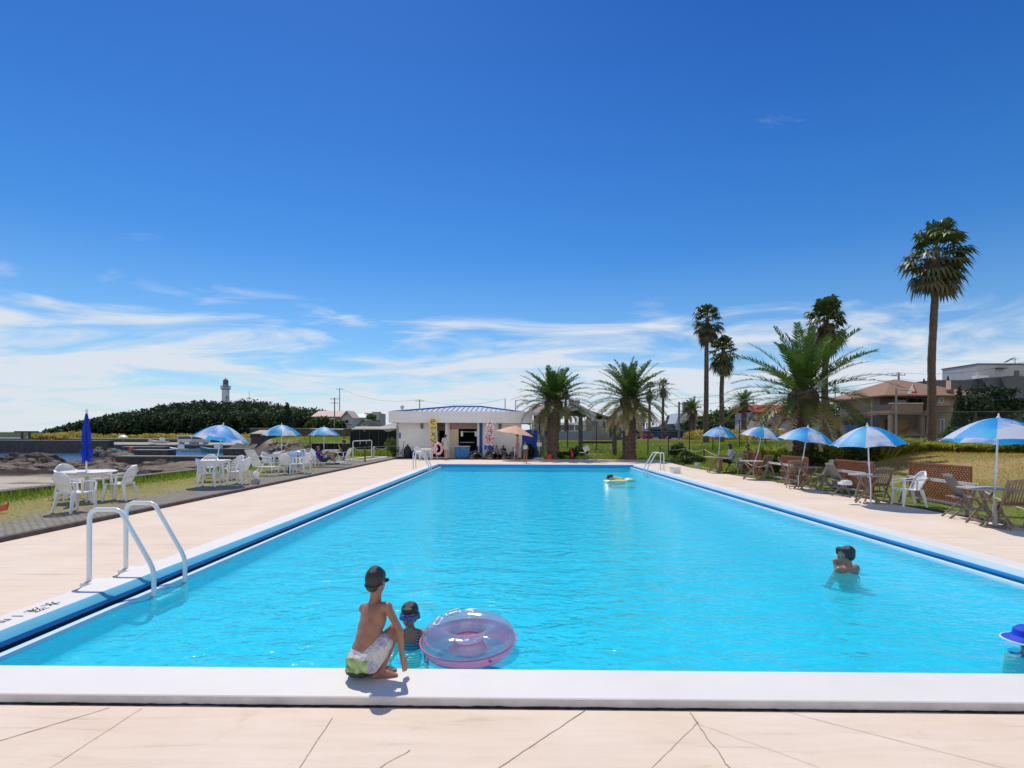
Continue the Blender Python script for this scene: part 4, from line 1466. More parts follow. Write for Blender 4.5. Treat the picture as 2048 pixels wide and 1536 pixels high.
def umbrella(label, base, h, r, tilt=(0, 0), spin=0.0, group="blue beach umbrellas", rise=.46, mark=None):
    t = thing("beach_umbrella", label, "umbrella", base, group=group)
    rotm = Matrix.Rotation(tilt[0], 3, "X") @ Matrix.Rotation(tilt[1], 3, "Y")
    NP, SUB, RW = 8, 6, 8

    def cp(a, f):      # a angle, f radius fraction
        p = a / (2 * math.pi) * NP
        k = abs((p % 1) - .5) * 2          # 1 at ribs, 0 mid panel
        sag = 1 - .045 * (1 - k * k) * f
        rr = r * f * sag
        z = h - rise * (f ** 1.75) - .0 + .025 * (1 - k * k) * f * (1.0 if f > .98 else .55)
        return Vector((rr * math.cos(a + spin), rr * math.sin(a + spin), z))
    V, Fq, A = [], [], []
    for pnl in range(NP):
        b0 = len(V)
        for i in range(SUB + 1):
            a = 2 * math.pi * (pnl + i / SUB) / NP
            for j in range(RW + 1):
                V.append(rotm @ cp(a, max(.012, j / RW))); A.append(pnl % 2)
        for i in range(SUB):
            for j in range(RW):
                q = b0 + i * (RW + 1) + j
                Fq.append((q, q + RW + 1, q + RW + 2, q + 1))
    me = fastmesh("canopy", np.array([tuple(v) for v in V]), np.array(Fq), [m_cano], smooth=True)
    set_attr(me, "panel", A)
    can = link("canopy", me, t)
    mb = MB()
    mb.lathe([(.035, h - .012), (.03, h + .02), (.016, h + .03), (.014, h + .075), (.004, h + .085)], n=10)
    mb.v = [tuple(rotm @ Vector(p)) for p in mb.v]
    mb.build("finial", m_plastic, t)
    top = rotm @ Vector((0, 0, h - .03))
    mid = rotm @ Vector((0, 0, h * .52))
    mb = MB()
    mb.tube([(mid.x * 0, mid.y * 0, 0), (mid.x * .0, mid.y * .0, .40), tuple(mid), tuple(top)], .0165, n=8)
    mb.tube([tuple(mid * .96), tuple(mid * 1.04)], .026, n=8)
    mb.build("pole", m_pipe, t)
    hub = rotm @ Vector((0, 0, h - .42))
    for k in range(NP):
        a = 2 * math.pi * k / NP
        mb = MB()
        pts = [rotm @ (cp(a, f) - Vector((0, 0, .012))) for f in (.03, .3, .6, .85, 1.0)]
        mb.tube(pts, .0045, n=4)
        mb.tube([hub, rotm @ (cp(a, .52) - Vector((0, 0, .014)))], .004, n=4)
        rb = mb.build("rib", m_steel, t)
    # small flap tips
    mb = MB()
    for k in range(NP):
        p = rotm @ cp(2 * math.pi * k / NP, 1.0)
        mb.ell(p, (.012, .012, .012), n=6, m=4)
    mb.build("rib_tips", m_plastic, t)
    if mark:
        a0, kind_ = mark
        mb = MB()
        if kind_ == "tick":
            path = [(-.30, .50, .010), (-.24, .47, .017), (-.18, .475, .018), (-.06, .515, .014), (.10, .575, .008), (.22, .62, .003)]
        else:
            path = [(-.13, .50, .008), (-.06, .50, .010), (-.07, .57, .010), (-.03, .62, .010), (.03, .62, .010), (.07, .57, .010), (.06, .50, .010), (.13, .50, .008)]
        pts = []
        for (da, f, w) in path:
            c = rotm @ (cp(a0 + da, f) + Vector((0, 0, .004)))
            pts.append((c, w))
        vs = []
        for i, (c, w) in enumerate(pts):
            d = (pts[min(i + 1, len(pts) - 1)][0] - pts[max(i - 1, 0)][0]).normalized()
            s = d.cross(Vector((0, 0, 1))).normalized() * w
            vs += [c + s, c - s]
        mb.add(vs, [(2 * i, 2 * i + 1, 2 * i + 3, 2 * i + 2) for i in range(len(pts) - 1)])
        mb.build("print", m_mark, t)
    return t


def umb(label, px, Y, ytip, r, tilt=(0, 0), spin=0.0, mark=None, rise=.46):
    x = GX(px, Y)
    z = 0.0 if -8 < x < 9.3 else (SZ if x < 0 else max(0.0, tz(x, Y)))
    h = CAMZ + (866.5 + (px - 1024) * .0035 - ytip) * Y / F - z - .08
    return umbrella(label, (x, Y, z), h, r, tilt, spin, mark=mark, rise=rise)


umb("blue umbrella tilted towards the sea with white cloud panels, nearest on the left", 425, 16.6, 843, .80, (R(-9), R(5)), .3)
umb("blue and white striped umbrella, middle one of three open on the left", 563, 23.8, 846, .82, (R(2), R(1)), -.35)
umb("farthest open umbrella on the left, above the two people reading", 648, 29, 851, .82, (0, 0), -.32)
umb("small farthest blue umbrella on the right, tilted left, over the person in a white shirt", 1436, 25.3, 850, .78, (R(3), R(2)), .12)
umb("blue umbrella tilted right over the long haired person in teal", 1507, 22.3, 848, .82, (R(4), R(9)), .5)
umb("blue umbrella with a small black emblem, leaning on a lattice backed table", 1597, 17.3, 849, .83, (R(3), R(7)), .35, mark=(4.55, "omega"))
umb("blue umbrella with one drooping left corner over the reclined wooden chair", 1742, 13.6, 846, .82, (R(2), R(-4)), .15)
umb("nearest and largest blue umbrella, with a black tick printed on it", 1988, 10.3, 827, .86, (R(-2), R(4)), .05, mark=(4.66, "tick"))

# closed parasol
x = GX(173, 12.7)
t = thing("closed_parasol", "closed deep blue parasol standing through the round white table", "umbrella", (x, 12.7, SZ))
m_par = mat("deep_blue_parasol_cloth", (0.012, 0.065, 0.62), rough=0.55, var=0.25, scale=9, stretch=(3, 3, .6), transl=.2)
mb = MB(); mb.tube([(0, 0, 0), (0, 0, 2.12)], .019, n=9); mb.build("pole", m_pipe, t)
mb = MB(); mb.tube([(0, 0, 2.1), (0, 0, 2.16), (0, 0, 2.2)], [.02, .026, .008], n=8); mb.build("finial", m_plastic, t)
mb = MB()
prf = [(.02, 2.09), (.045, 1.9), (.072, 1.65), (.08, 1.45), (.055, 1.33), (.048, 1.30), (.075, 1.24), (.11, 1.17), (.085, 1.12), (.072, 1.02), (.06, .97), (.075, .96)]
vs, fs = [], []
NN = 32
for (rr, z) in prf:
    for j in range(NN):
        a = 2 * math.pi * j / NN
        k = rr * (1 + .26 * math.cos(8 * a + z * 2.2) + (.18 * math.sin(3 * a + 1) if z < 1.26 else 0))
        vs.append((k * math.cos(a), k * math.sin(a), z + (.03 * math.sin(5 * a) if z < 1.2 else 0)))
for i in range(len(prf) - 1):
    for j in range(NN):
        j2 = (j + 1) % NN
        fs.append((i * NN + j, (i + 1) * NN + j, (i + 1) * NN + j2, i * NN + j2))
mb.add(vs, fs, True); mb.build("canopy", m_par, t)
mb = MB(); mb.tube([(0.06 * math.cos(a * .524), .06 * math.sin(a * .524), 1.315) for a in range(12)], .012, n=5, closed=True); mb.build("tie_strap", m_par, t)


# ---- folding wooden chair (front = +y)
def make_wood_chair(label, mt, group):
    t = thing("folding_chair", label, "chair", group=group)
    W_ = .215
    for s in (-1, 1):
        mb = MB(); mb.bar((s * W_, .235, 0), (s * W_, -.245, .90), .024, .042, up=(0, 1, 0)); mb.build("leg", mt, t, bevel=.003)      # front foot up to the back top
        mb = MB(); mb.bar((s * (W_ - .03), -.27, 0), (s * (W_ - .03), .20, .46), .022, .04, up=(0, 1, 0)); mb.build("leg", mt, t, bevel=.003)
    mb = MB()
    for k in range(7):
        y = -.17 + k * .062
        mb.box((0, y, .445 - .012 * math.sin(math.pi * k / 6)), (.385, .05, .018))
    for s in (-1, 1): mb.box((s * .165, .01, .427), (.022, .43, .022))
    mb.build("seat", mt, t)
    mb = MB()
    def bk(z): return .235 - .48 * (z / .90)
    mb.bar((-W_ + .012, bk(.47), .47), (W_ - .012, bk(.47), .47), .05, .018, up=(0, 1, .5))
    vs, n_ = [], 9
    for i in range(n_):          # arched top rail
        u_ = i / (n_ - 1) * 2 - 1
        zt_ = .90 + .025 * (1 - u_ * u_)
        for dz, dy in ((0, .011), (-.065, .011), (-.065, -.011), (0, -.011)):
            vs.append((u_ * (W_ - .012), bk(.87) + dy, zt_ + dz))
    fs = []
    for i in range(n_ - 1):
        for k in range(4):
            fs.append((i * 4 + k, i * 4 + (k + 1) % 4, (i + 1) * 4 + (k + 1) % 4, (i + 1) * 4 + k))
    fs += [(3, 2, 1, 0), tuple((n_ - 1) * 4 + k for k in range(4))]
    mb.add(vs, fs)
    for k in range(9):
        x_ = -.175 + .35 * k / 8
        mb.bar((x_, bk(.48), .48), (x_, bk(.86), .86), .022, .012, up=(0, 1, .5))
    mb.build("backrest", mt, t)
    mb = MB()
    mb.bar((-W_, .13, .195), (W_, .13, .195), .02, .035); mb.bar((-W_ + .03, -.19, .08), (W_ - .03, -.19, .08), .02, .03)
    mb.build("stretcher", mt, t)
    return t


WG = "folding wooden chairs along the right side of the pool"
wc = make_wood_chair("x", m_wood, WG)
wg = make_wood_chair("x", m_wood2, WG)
used = set()


def wchair(px, py, rz, label, grey=False):
    g = G(px, py, 0)
    src = wg if grey else wc
    if src.name not in used:
        used.add(src.name)
        src.location = (g.x, g.y, 0); src.rotation_euler = (0, 0, rz); src["label"] = label
        return src
    return dup(src, (g.x, g.y, 0), rz, label, WG)


wchair(1922, 1036, face(1, -.30), "grey folding wooden chair in profile, left of the nearest umbrella's table", True)
wchair(2032, 1058, face(.35, 1), "folding wooden chair at the right edge of the photo, seen from behind")
wchair(1758, 1006, face(.08, 1), "folding wooden chair seen from behind, left of the white plastic chair")
wchair(1738, 984, face(-.2, -1), "dark folding chair facing the pool behind the drooping umbrella's table", True)
wchair(1676, 990, face(1, -.06), "low set folding chair with a white paper bag on its seat", True)
wchair(1648, 976, face(-1, .25), "dark grey folding chair facing left, right of the emblem umbrella", True)
wchair(1590, 977, face(.35, 1), "folding wooden chair seen from behind, left of the emblem umbrella's pole")
wchair(1572, 966, face(.9, -.5), "grey folding chair hidden behind the one left of the emblem umbrella", True)
wchair(1530, 955, face(-.3, 1), "folding wooden chair seen from behind beside the A-frame trestle")
wchair(1485, 948, face(.45, 1), "grey folding chair seen from behind, left of the teal person's table", True)
wchair(1497, 940, face(-1, -.2), "folding chair carrying the long haired person in teal")
wchair(1462, 943, face(-1, .35), "folding wooden chair carrying the person in a white shirt")


# ---- wooden tables
def wood_table(px, py, label, r=.40, rz=0.0, mtop=None):
    g = G(px, py, .70)
    t = thing("folding_table", label, "table", (g.x, g.y, 0), rz, "folding wooden tables under the right umbrellas")
    mb = MB()
    k = 10
    for i in range(k):
        x0 = -r + 2 * r * i / k; x1 = x0 + 2 * r / k - .008
        xm = (x0 + x1) / 2
        hl = math.sqrt(max(.02, r * r - xm * xm)) if r > 0 else 0
        hl = min(hl * 1.12, r)
        mb.box((xm, 0, .70), (x1 - x0, hl * 2, .022))
    for y in (-.2, .2): mb.box((0, y, .678), (r * 1.7, .03, .02))
    mb.build("tabletop", mtop or m_top, t)
    for s in (-1, 1):
        mb = MB(); mb.bar((s * .25, -.27, 0), (s * .25, .25, .67), .022, .045, up=(0, 1, 0)); mb.build("leg", m_wood, t, bevel=.003)
        mb = MB(); mb.bar((s * .22, .27, 0), (s * .22, -.25, .67), .022, .045, up=(0, 1, 0)); mb.build("leg", m_wood, t, bevel=.003)
    mb = MB()
    mb.bar((-.25, -.20, .09), (.25, -.20, .09), .02, .035); mb.bar((-.22, .20, .09), (.22, .20, .09), .02, .035); mb.bar((-.25, .12, .50), (.25, .12, .50), .02, .03)
    mb.build("stretcher", m_wood, t)
    return t


wood_table(1978, 977, "folding wooden table under the nearest right umbrella", .44, R(78))
wood_table(1735, 950, "folding wooden table under the umbrella with the drooping corner", .42, R(60))
wood_table(1612, 934, "dark topped folding table under the emblem umbrella", .42, R(85), m_wood2)
wood_table(1502, 922, "pale topped folding table under the umbrella tilted right", .42, R(70))
wood_table(1428, 914, "small folding table in front of the person in a white shirt", .42, R(80))
for (px, py, lb, hh) in ((1990, 1055, "wooden umbrella stand under the nearest right table", .52),):
    g = G(px, py, 0)
    t = thing("umbrella_stand", lb, "umbrella stand", (g.x, g.y, 0))
    mb = MB(); mb.tube([(0, 0, .03), (0, 0, .25), (0, 0, .27), (0, 0, hh)], [.04, .04, .026, .026], n=10); mb.build("tube", m_top, t)
    mb = MB(); mb.box((0, 0, .02), (.44, .06, .035)); mb.box((0, 0, .021), (.06, .44, .035)); mb.build("foot", m_wood2, t)
    for q in (-1, 1):
        mb = MB(); mb.bar((q * .2, 0, .03), (q * .035, 0, .2), .03, .02); mb.build("brace", m_wood2, t)


# ---- trellis panels
def trellis(p0, p1, h, label, z0):
    p0, p1 = Vector((*p0, z0)), Vector((*p1, z0))
    c = (p0 + p1) / 2
    d = p1 - p0
    Lp = d.length
    t = thing("trellis", label, "trellis", c, math.atan2(d.y, d.x), "red brown trellis panels beside the tables")
    mb = MB()
    for x in (-Lp / 2, Lp / 2): mb.box((x, 0, h / 2), (.05, .045, h))
    for z in (.07, h - .025): mb.box((0, .001, z), (Lp - .05, .04, .05))
    mb.build("frame", m_lattice, t, bevel=.004)
    mb = MB()
    st_ = .105
    zlo, zhi = .09, h - .04
    hh = zhi - zlo
    for sgn, yo in ((1, -.008), (-1, .008)):
        k = -hh
        while k < Lp:
            a0, a1 = k, k + hh
            s0, s1 = max(0, -a0), max(0, a1 - (Lp))
            xa, za = a0 + s0, zlo + s0
            xb, zb = a1 - s1, zhi - s1
            if xb > xa + .03:
                if sgn < 0: xa, xb = Lp - xa, Lp - xb
                mb.bar((xa - Lp / 2, yo, za), (xb - Lp / 2, yo, zb), .013, .036, up=(0, 0, 1) if False else (-(zb - za), 0, (xb - xa)))
            k += st_
    mb.build("lattice", m_lattice, t)
    return t


trellis((10.55, 14.75), (10.35, 12.55), .95, "largest trellis panel, right of the white plastic chair", .06)
trellis((10.1, 17.4), (9.95, 15.35), .92, "trellis panel behind the umbrella with the drooping corner", .03)
trellis((9.85, 20.4), (9.8, 18.5), .92, "trellis panel behind the emblem umbrella's pole", .03)
trellis((10.25, 24.8), (9.95, 22.4), .92, "smallest looking trellis panel, behind the long haired person", .05)


# ---- A-frame trestle barriers with ropes
def trestle(p0, p1, label, z0=.0, h=.66):
    p0, p1 = Vector((*p0, z0)), Vector((*p1, z0))
    c = (p0 + p1) / 2; d = p1 - p0; Lp = d.length
    t = thing("trestle", label, "barrier", c, math.atan2(d.y, d.x), "white timber trestles between the deck and the trellises")
    mb = MB(); mb.box((0, 0, h), (Lp, .035, .075)); mb.build("beam", m_barr, t, bevel=.004)
    mb = MB(); mb.box((0, .16, .14), (Lp * .96, .03, .05)); mb.build("lower_rail", m_barr, t, bevel=.003)
    for x in (-Lp / 2 + .05, Lp / 2 - .05):
        mb = MB()
        for s in (-1, 1): mb.bar((x, s * .24, 0), (x, s * .022, h + .01), .03, .065, up=(0, 1, 0))
        mb.bar((x, -.17, .17), (x, .17, .17), .022, .04)
        mb.build("leg_frame", m_wood2, t, bevel=.003)
    return t


trestle((9.95, 14.0), (9.75, 11.6), "white timber trestle in front of the largest trellis", .0)
trestle((9.55, 16.9), (9.45, 14.9), "white timber trestle behind the reclined chair's back", 0)
trestle((9.45, 20.6), (9.35, 18.6), "A-frame trestle between the emblem umbrella and the long haired person", 0)


def rope(pts, sag, label, rr=.012, cat="rope"):
    mb = MB()
    P = []
    for a, b_ in zip(pts[:-1], pts[1:]):
        a, b_ = Vector(a), Vector(b_)
        for i in range(12):
            t = i / 12
            p = a.lerp(b_, t); p.z -= sag * 4 * t * (1 - t)
            P.append(p)
    P.append(Vector(pts[-1]))
    mb.tube(P, rr, n=6)
    o = mb.build("rope", m_rope)
    return tag(o, label, cat, "ropes around the pool deck")


rope([(9.74, 11.65, .64), (9.62, 8.6, .60)], .34, "white rope hanging from the trestle at the largest trellis towards the right edge")
rope([(9.45, 14.9, .62), (9.93, 13.95, .62)], .16, "short white rope hanging behind the white plastic chair")
rope([(9.36, 18.6, .62), (9.55, 16.85, .62)], .26, "white rope hanging behind the emblem umbrella's table")
rope([(9.7, 23.4, .62), (9.45, 20.55, .62)], .2, "white rope running to the A-frame trestle from behind the seated people")


# ---- rope posts
def post(px, py, h, label, r=.04, group="brown rope posts around the deck", m=None, z=None):
    g = G(px, py, 0.02)
    mb = MB(); mb.tube([(0, 0, -.2), (0, 0, h - .01), (0, 0, h)], [r, r, r * .7], n=9)
    o = mb.build("rope_post", m or m_post)
    o.location = (g.x, g.y, 0)
    tag(o, label, "post", group)
    return Vector((g.x, g.y, h))


pA = post(1371, 926, .95, "brown rope post left of the white bucket on the right lawn edge")
pB = post(1408, 931, .95, "brown rope post beside the white bucket, nearest the seated people")
pC = post(1320, 921, .95, "brown rope post behind the white box at the far right ladder")
rope([(pC.x, pC.y, .9), (pA.x, pA.y, .9), (pB.x, pB.y, .9), (9.7, 23.6, .62)], .16, "white rope sagging between the brown posts at the right lawn edge")
pD = post(730, 925, .95, "brown rope post at the foot of the shower tray", m=m_post)
pE = post(775, 916, 1.05, "tall brown rope post nearest the pool house's left corner")
pF = post(748, 918, .85, "grey steel rope post behind the shower tray", m=m_steel)
pG = post(706, 920, .9, "steel rope post at the left end of the shower frame", m=m_steel)
rope([(690 * 0 + GX(690, 31), 31, .75), (pG.x, pG.y, .85), (pD.x, pD.y, .8), (pF.x, pF.y, .8), (pE.x, pE.y, .75)], .14, "blue grey rope sagging past the shower frame")
rope([(GX(690, 31), 31, .85), (GX(878, 36.4), 36.4, 1.0)], .0, "thin line strung low in front of the pool house", .004)

# ---- pool ladders: two bent rails each, steps under water
def ladder(x, y, side, label, gap=.56, hr=.86):
    """side=+1: the pool lies towards +x"""
    t = thing("pool_ladder", label, "ladder", (x, y, 0), 0, "white pool ladders")
    for s in (-1, 1):
        yy = s * gap / 2
        pth = [(0, 0, .05), (0, 0, hr - .09), (.02, 0, hr - .03), (.075, 0, hr), (.30, 0, hr), (.355, 0, hr - .025), (.385, 0, hr - .07), (.68, 0, .28), (.715, 0, .20), (.73, 0, .13), (.73, 0, -.325)]
        mb = MB(); mb.tube([(side * a, yy, c) for a, _, c in pth], .0255, n=12); mb.build("rail", m_pipe, t)
    for z in (-.17, -.285):
        mb = MB(); mb.box((side * .74, 0, z), (.09, gap - .03, .03)); mb.build("step", m_pipe, t, bevel=.005)
    return t


ladder(-4.80, 6.33, 1, "white pool ladder with two bent rails, nearest on the left", gap=.57)
ladder(-4.80, 25.2, 1, "white pool ladder at the far left corner of the pool", gap=.6)
ladder(6.66, 25.2, -1, "white pool ladder at the far right corner of the pool", gap=.6)
mb = MB()
mb.box((6.95, 24.1, .13), (.36, .42, .26)); mb.box((6.95, 24.1, .266), (.40, .46, .03))
tag(mb.build("white_box", m_plastic, bevel=.012), "white lidded box standing at the foot of the far right ladder", "box")

# depth marking painted on the coping, to be read from the deck
bmx = bmesh.new()
for ch, px, py, sz in (("水", 101, 1208.5, .15), ("深", 70, 1220, .16), ("1", 34, 1232.5, .15), ("m", 9, 1242.5, .15)):
    f_ = bpy.data.curves.new("depth_marking", "FONT")
    f_.body = ch
    f_.size = sz
    f_.align_x = "CENTER"; f_.align_y = "CENTER"
    fo = bpy.data.objects.new("tmp", f_)
    COL.objects.link(fo)
    bpy.context.view_layer.update()
    fm = bpy.data.meshes.new_from_object(fo.evaluated_get(bpy.context.evaluated_depsgraph_get()))
    bpy.data.objects.remove(fo)
    p = G(px, py, CT)
    fm.transform(Matrix.Translation((p.x, p.y, CT + .003)) @ Matrix.Rotation(-math.pi / 2, 4, "Z"))
    bmx.from_mesh(fm)
fm = bpy.data.meshes.new("depth_marking")
bmx.to_mesh(fm); bmx.free()
fm.materials.append(mat("black_marking_paint", (0.03, 0.03, 0.035), rough=.8, var=.3))
tag(link("depth_marking", fm), kind="structure")

# ---- strap lounger, block with bag, odds and ends on the left
g = G(528, 955, 0)
t = thing("strap_lounger", "reclined white strap lounger between the two nearer left umbrellas", "lounger", (g.x, g.y, SZ), face(1, -.15))
mb = MB()
for s in (-.28, .28):
    mb.tube([(s, -.62, .98), (s, -.25, .34), (s, .45, .34), (s, .62, .30)], .014, n=7)
mb.tube([(-.28, -.62, .98), (.28, -.62, .98)], .014, n=7); mb.tube([(-.28, .62, .30), (.28, .62, .30)], .014, n=7)
mb.build("frame", m_pipe, t)
for s in (-.28, .28):
    mb = MB(); mb.tube([(s, -.45, .0), (s, .05, .34)], .013, n=7); mb.tube([(s, .45, 0), (s, .0, .34)], .013, n=7); mb.build("leg", m_pipe, t)
mb = MB()
for k in range(12):
    f = (k + .7) / 13
    p = Vector((0, -.62, .98)).lerp(Vector((0, -.25, .34)), f)
    mb.bar((-.29, p.y + .012, p.z), (.29, p.y + .012, p.z), .006, .042, up=(0, -.5, .86))
mb.build("backrest", m_wplastic, t)
mb = MB()
for k in range(13): mb.box((0, -.22 + k * .062, .356), (.58, .046, .006))
mb.build("seat", m_wplastic, t)
for s in (-.31, .31):
    mb = MB(); mb.tube([(s, -.40, .55), (s, .02, .56), (s, .08, .36)], .014, n=6); mb.build("armrest", m_pipe, t)

g = G(511, 972, 0)
mb = MB(); mb.box((g.x, g.y, SZ + .07), (.2, .2, .14)); tag(mb.build("concrete_block", m_conc, bevel=.01), "small grey concrete block at the kerb beside the strap lounger", "block")
rg_ = random.Random(4)
mb = MB()
mb.ell((g.x + .01, g.y, SZ + .27), (.11, .10, .14), n=14, m=9)
mb.v = [(x + .02 * mnoise.noise((x * 13, y * 13, z * 13)), y + .02 * mnoise.noise((x * 13, y * 13, z * 13 + 5)), z + .02 * mnoise.noise((x * 11, y * 11, z * 11 + 9))) for x, y, z in mb.v]
mb.tube([(g.x + .02, g.y, SZ + .39), (g.x + .05, g.y, SZ + .46), (g.x + .09, g.y + .02, SZ + .49)], [.03, .016, .03], n=6)
tag(mb.build("plastic_bag", m_plastic), "knotted white plastic bag lying on the concrete block", "bag")
g = G(1690, 970, 0.46)
mb = MB()
mb.box((g.x, g.y, .50), (.26, .2, .07)); mb.box((g.x + .03, g.y, .555), (.2, .16, .03), Matrix.Rotation(.3, 3, "Z"))
tag(mb.build("paper_bag", m_plastic, bevel=.012), "white paper bag lying on the seat of the reclined chair", "bag")
# blue swim ring leaning on a chair
m_bluering = mat("blue_printed_vinyl", (0.03, 0.33, 0.74), rough=.3, var=.0, scale=11, col2=(.55, .72, .86), spec=.5)
mb = MB(); mb.tube([(.26 * math.cos(a * .2618), 0, .26 * math.sin(a * .2618)) for a in range(24)], .095, n=12, closed=True)
o = mb.build("swim_ring", m_bluering)
g = G(594, 949, 0); o.location = (g.x - .05, g.y + .25, .62); o.rotation_euler = (R(-14), 0, R(20))
tag(o, "blue patterned swim ring leaning on a white chair", "swim ring")
g = G(578, 950, 0)
mb = MB(); mb.lathe([(0.01, 0), (.05, 0), (.055, .02), (.055, .2), (.02, .27), (.02, .31), (0.005, .31)], n=14)
o = mb.build("bottle", mat("dark_teal_bottle", (.01, .06, .08), rough=.2, var=.2)); o.location = (g.x, g.y, SZ)
tag(o, "dark bottle standing under the chair seen from behind", "bottle")
g = G(1395, 935, .0)
mb = MB(); mb.lathe([(0.0, .0), (.10, .0), (.13, .24), (.12, .24), (.092, .012), (0, .012)], n=18)
o = mb.build("bucket", m_plastic); o.location = (g.x, g.y, 0)
tag(o, "white bucket between the brown rope posts on the right", "bucket")
# orange scrap at the left edge
g = G(2, 1022, .12)
mb = MB(); mb.prism([(-.10, 0), (.16, .06), (.18, .20), (.10, .16), (-.08, .12)], "y", -.02, .02)
o = mb.build("orange_float", mat("orange_plastic", (.75, .10, .05), rough=.4, var=.1)); o.location = (g.x - .06, g.y, SZ + .01); o.rotation_euler = (R(-12), 0, 0)
tag(o, "orange plastic float lying on the pavers at the left edge", "float")

# ================================================================== BUILDINGS AND BACKGROUND
m_wallw = mat("white_rendered_wall", (0.88, 0.86, 0.83), rough=0.85, var=0.05, scale=1.2, bump=0.1, bscale=40, detail=8)
m_fascia = mat("off_white_cladding", (0.84, 0.81, 0.79), rough=0.6, var=0.05, scale=1.5, stretch=(.4, 1, 6))
m_glass = mat("dark_window_glass", (0.03, 0.045, 0.055), rough=0.06, var=0.3, scale=2, spec=0.8)
m_dark = mat("dark_interior", (0.02, 0.018, 0.016), rough=0.9, var=0.4, scale=2)
m_cream = mat("cream_panel", (0.62, 0.52, 0.36), rough=0.7, var=0.1, scale=2)
m_bluepaint = mat("blue_painted_metal", (0.02, 0.12, 0.42), rough=0.5, var=0.15, scale=3)
m_bluetarp = mat("blue_tarpaulin", (0.015, 0.07, 0.42), rough=0.6, var=0.3, scale=3, bump=0.4, bscale=5)
m_tileB = mat("brown_roof_tiles", (0.26, 0.155, 0.105), rough=0.8, var=0.2, scale=12, bump=0.5, bscale=9, stretch=(1, 1, 4))
m_tileR = mat("red_roof_tiles", (0.42, 0.085, 0.055), rough=0.7, var=0.2, scale=10, bump=0.4, bscale=9, stretch=(3, 1, 1))
m_tileG = mat("grey_roof_tiles", (0.13, 0.135, 0.14), rough=0.55, var=0.25, scale=10, bump=0.5, bscale=9, stretch=(4, 1, 1), spec=.6)
m_tan = mat("tan_rendered_wall", (0.33, 0.25, 0.20), rough=0.9, var=0.12, scale=2)
m_brick = mat("brown_brick_facing", (0.30, 0.20, 0.155), rough=0.9, var=0.25, scale=9, stretch=(1, 1, 5))
m_greyclad = mat("dark_grey_cladding", (0.12, 0.12, 0.125), rough=0.6, var=0.15, scale=2, stretch=(.3, 1, 5))
m_palegrey = mat("pale_grey_wall", (0.50, 0.49, 0.50), rough=0.8, var=0.1, scale=2)
m_pinkroof = mat("faded_pink_roof", (0.56, 0.40, 0.34), rough=0.7, var=0.1, scale=4)
m_darkwood = mat("dark_timber", (0.07, 0.055, 0.045), rough=0.85, var=0.4, scale=6)
m_blackfence = mat("black_netting_fence", (0.016, 0.018, 0.016), rough=0.95, var=0.5, scale=6, bump=0.3)
m_jetty = mat("shaded_concrete", (0.075, 0.07, 0.07), rough=0.9, var=0.4, scale=1.5, bump=0.4, bscale=6)  # backlit shade of the harbour walls put into the colour
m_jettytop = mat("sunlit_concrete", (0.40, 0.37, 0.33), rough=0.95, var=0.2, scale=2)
m_gal = mat("green_grey_fence_post", (0.06, 0.08, 0.075), rough=0.6, var=0.2, scale=5)
m_util = mat("utility_pole_concrete", (0.30, 0.29, 0.28), rough=0.9, var=0.15, scale=3)


def quadbox(mb, x0, x1, y0, y1, z0, z1):
    mb.box(((x0 + x1) / 2, (y0 + y1) / 2, (z0 + z1) / 2), (x1 - x0, y1 - y0, z1 - z0))


def ZP(py, Y, px=1024):
    return W(px, py, Y).z


# ---------- pool house
YB = 37.7
t = thing("pool_house", "low white flat roofed pool house with an open kiosk and blue ridged roof", "building", (0, 0, 0))
xl, xr = GX(797, YB), GX(1043, YB)
zf0, zf1 = ZP(846, 37.1), ZP(823, 37.1)
zt_ = zf0 + .02
o1, o2, o3, o4 = GX(866, YB), GX(890, YB), GX(899, YB), GX(954, YB)
mb = MB()
quadbox(mb, xl, o1, YB, YB + .15, 0, zt_)
quadbox(mb, o2, o3, YB, YB + .15, 0, zt_)
quadbox(mb, o4, xr, YB, YB + .15, 0, zt_)
quadbox(mb, xl, xl + .15, YB + .15, YB + 7, 0, zt_)
quadbox(mb, xr - .15, xr, YB + .15, YB + 7, 0, zt_)
quadbox(mb, xl + .15, xr - .15, YB + 6.85, YB + 7, 0, zt_)
quadbox(mb, xl - .0, xr, YB - .05, YB - .002, 0, .06)
mb.build("wall", m_wallw, t)
mb = MB()
fx0, fx1 = GX(778, 37.1), GX(1065, 37.1)
quadbox(mb, fx0, fx1, 36.95, 37.15, zf0, zf1)
quadbox(mb, fx0, fx0 + .2, 37.15, YB + 7.5, zf0, zf1); quadbox(mb, fx1 - .2, fx1, 37.15, YB + 7.5, zf0, zf1)
quadbox(mb, fx0 + .2, fx1 - .2, 37.15, YB + 7.5, zf0 + .05, zf0 + .16)
quadbox(mb, fx0, fx1, 36.943, 36.949, zf1 - .07, zf1 - .045)
quadbox(mb, GX(1042, 37), GX(1042, 37) + .025, 36.943, 36.949, zf0, zf1 - .08); quadbox(mb, GX(850, 37), GX(850, 37) + .02, 36.943, 36.949, zf0, zf1 - .08)
mb.build("fascia", m_fascia, t)
mb = MB()      # ridged hip roof behind the fascia
ex0, ex1, er = GX(800, 40), GX(1045, 40), GX(935, 41)
zr = ZP(814, 41); ze = zf1 - .06
A = [(ex0, 37.4, ze), (ex1, 37.4, ze), (ex1, 45, ze), (ex0, 45, ze), (er - 1.0, 41.2, zr), (er + 1.0, 41.2, zr)]
mb.add(A, [(0, 1, 5, 4), (1, 2, 5), (2, 3, 4, 5), (3, 0, 4)])
rf = mb.build("roof", mat("pale_metal_roof", (.62, .66, .70), rough=.35, var=.06, scale=2, spec=.6), t)
mb = MB()
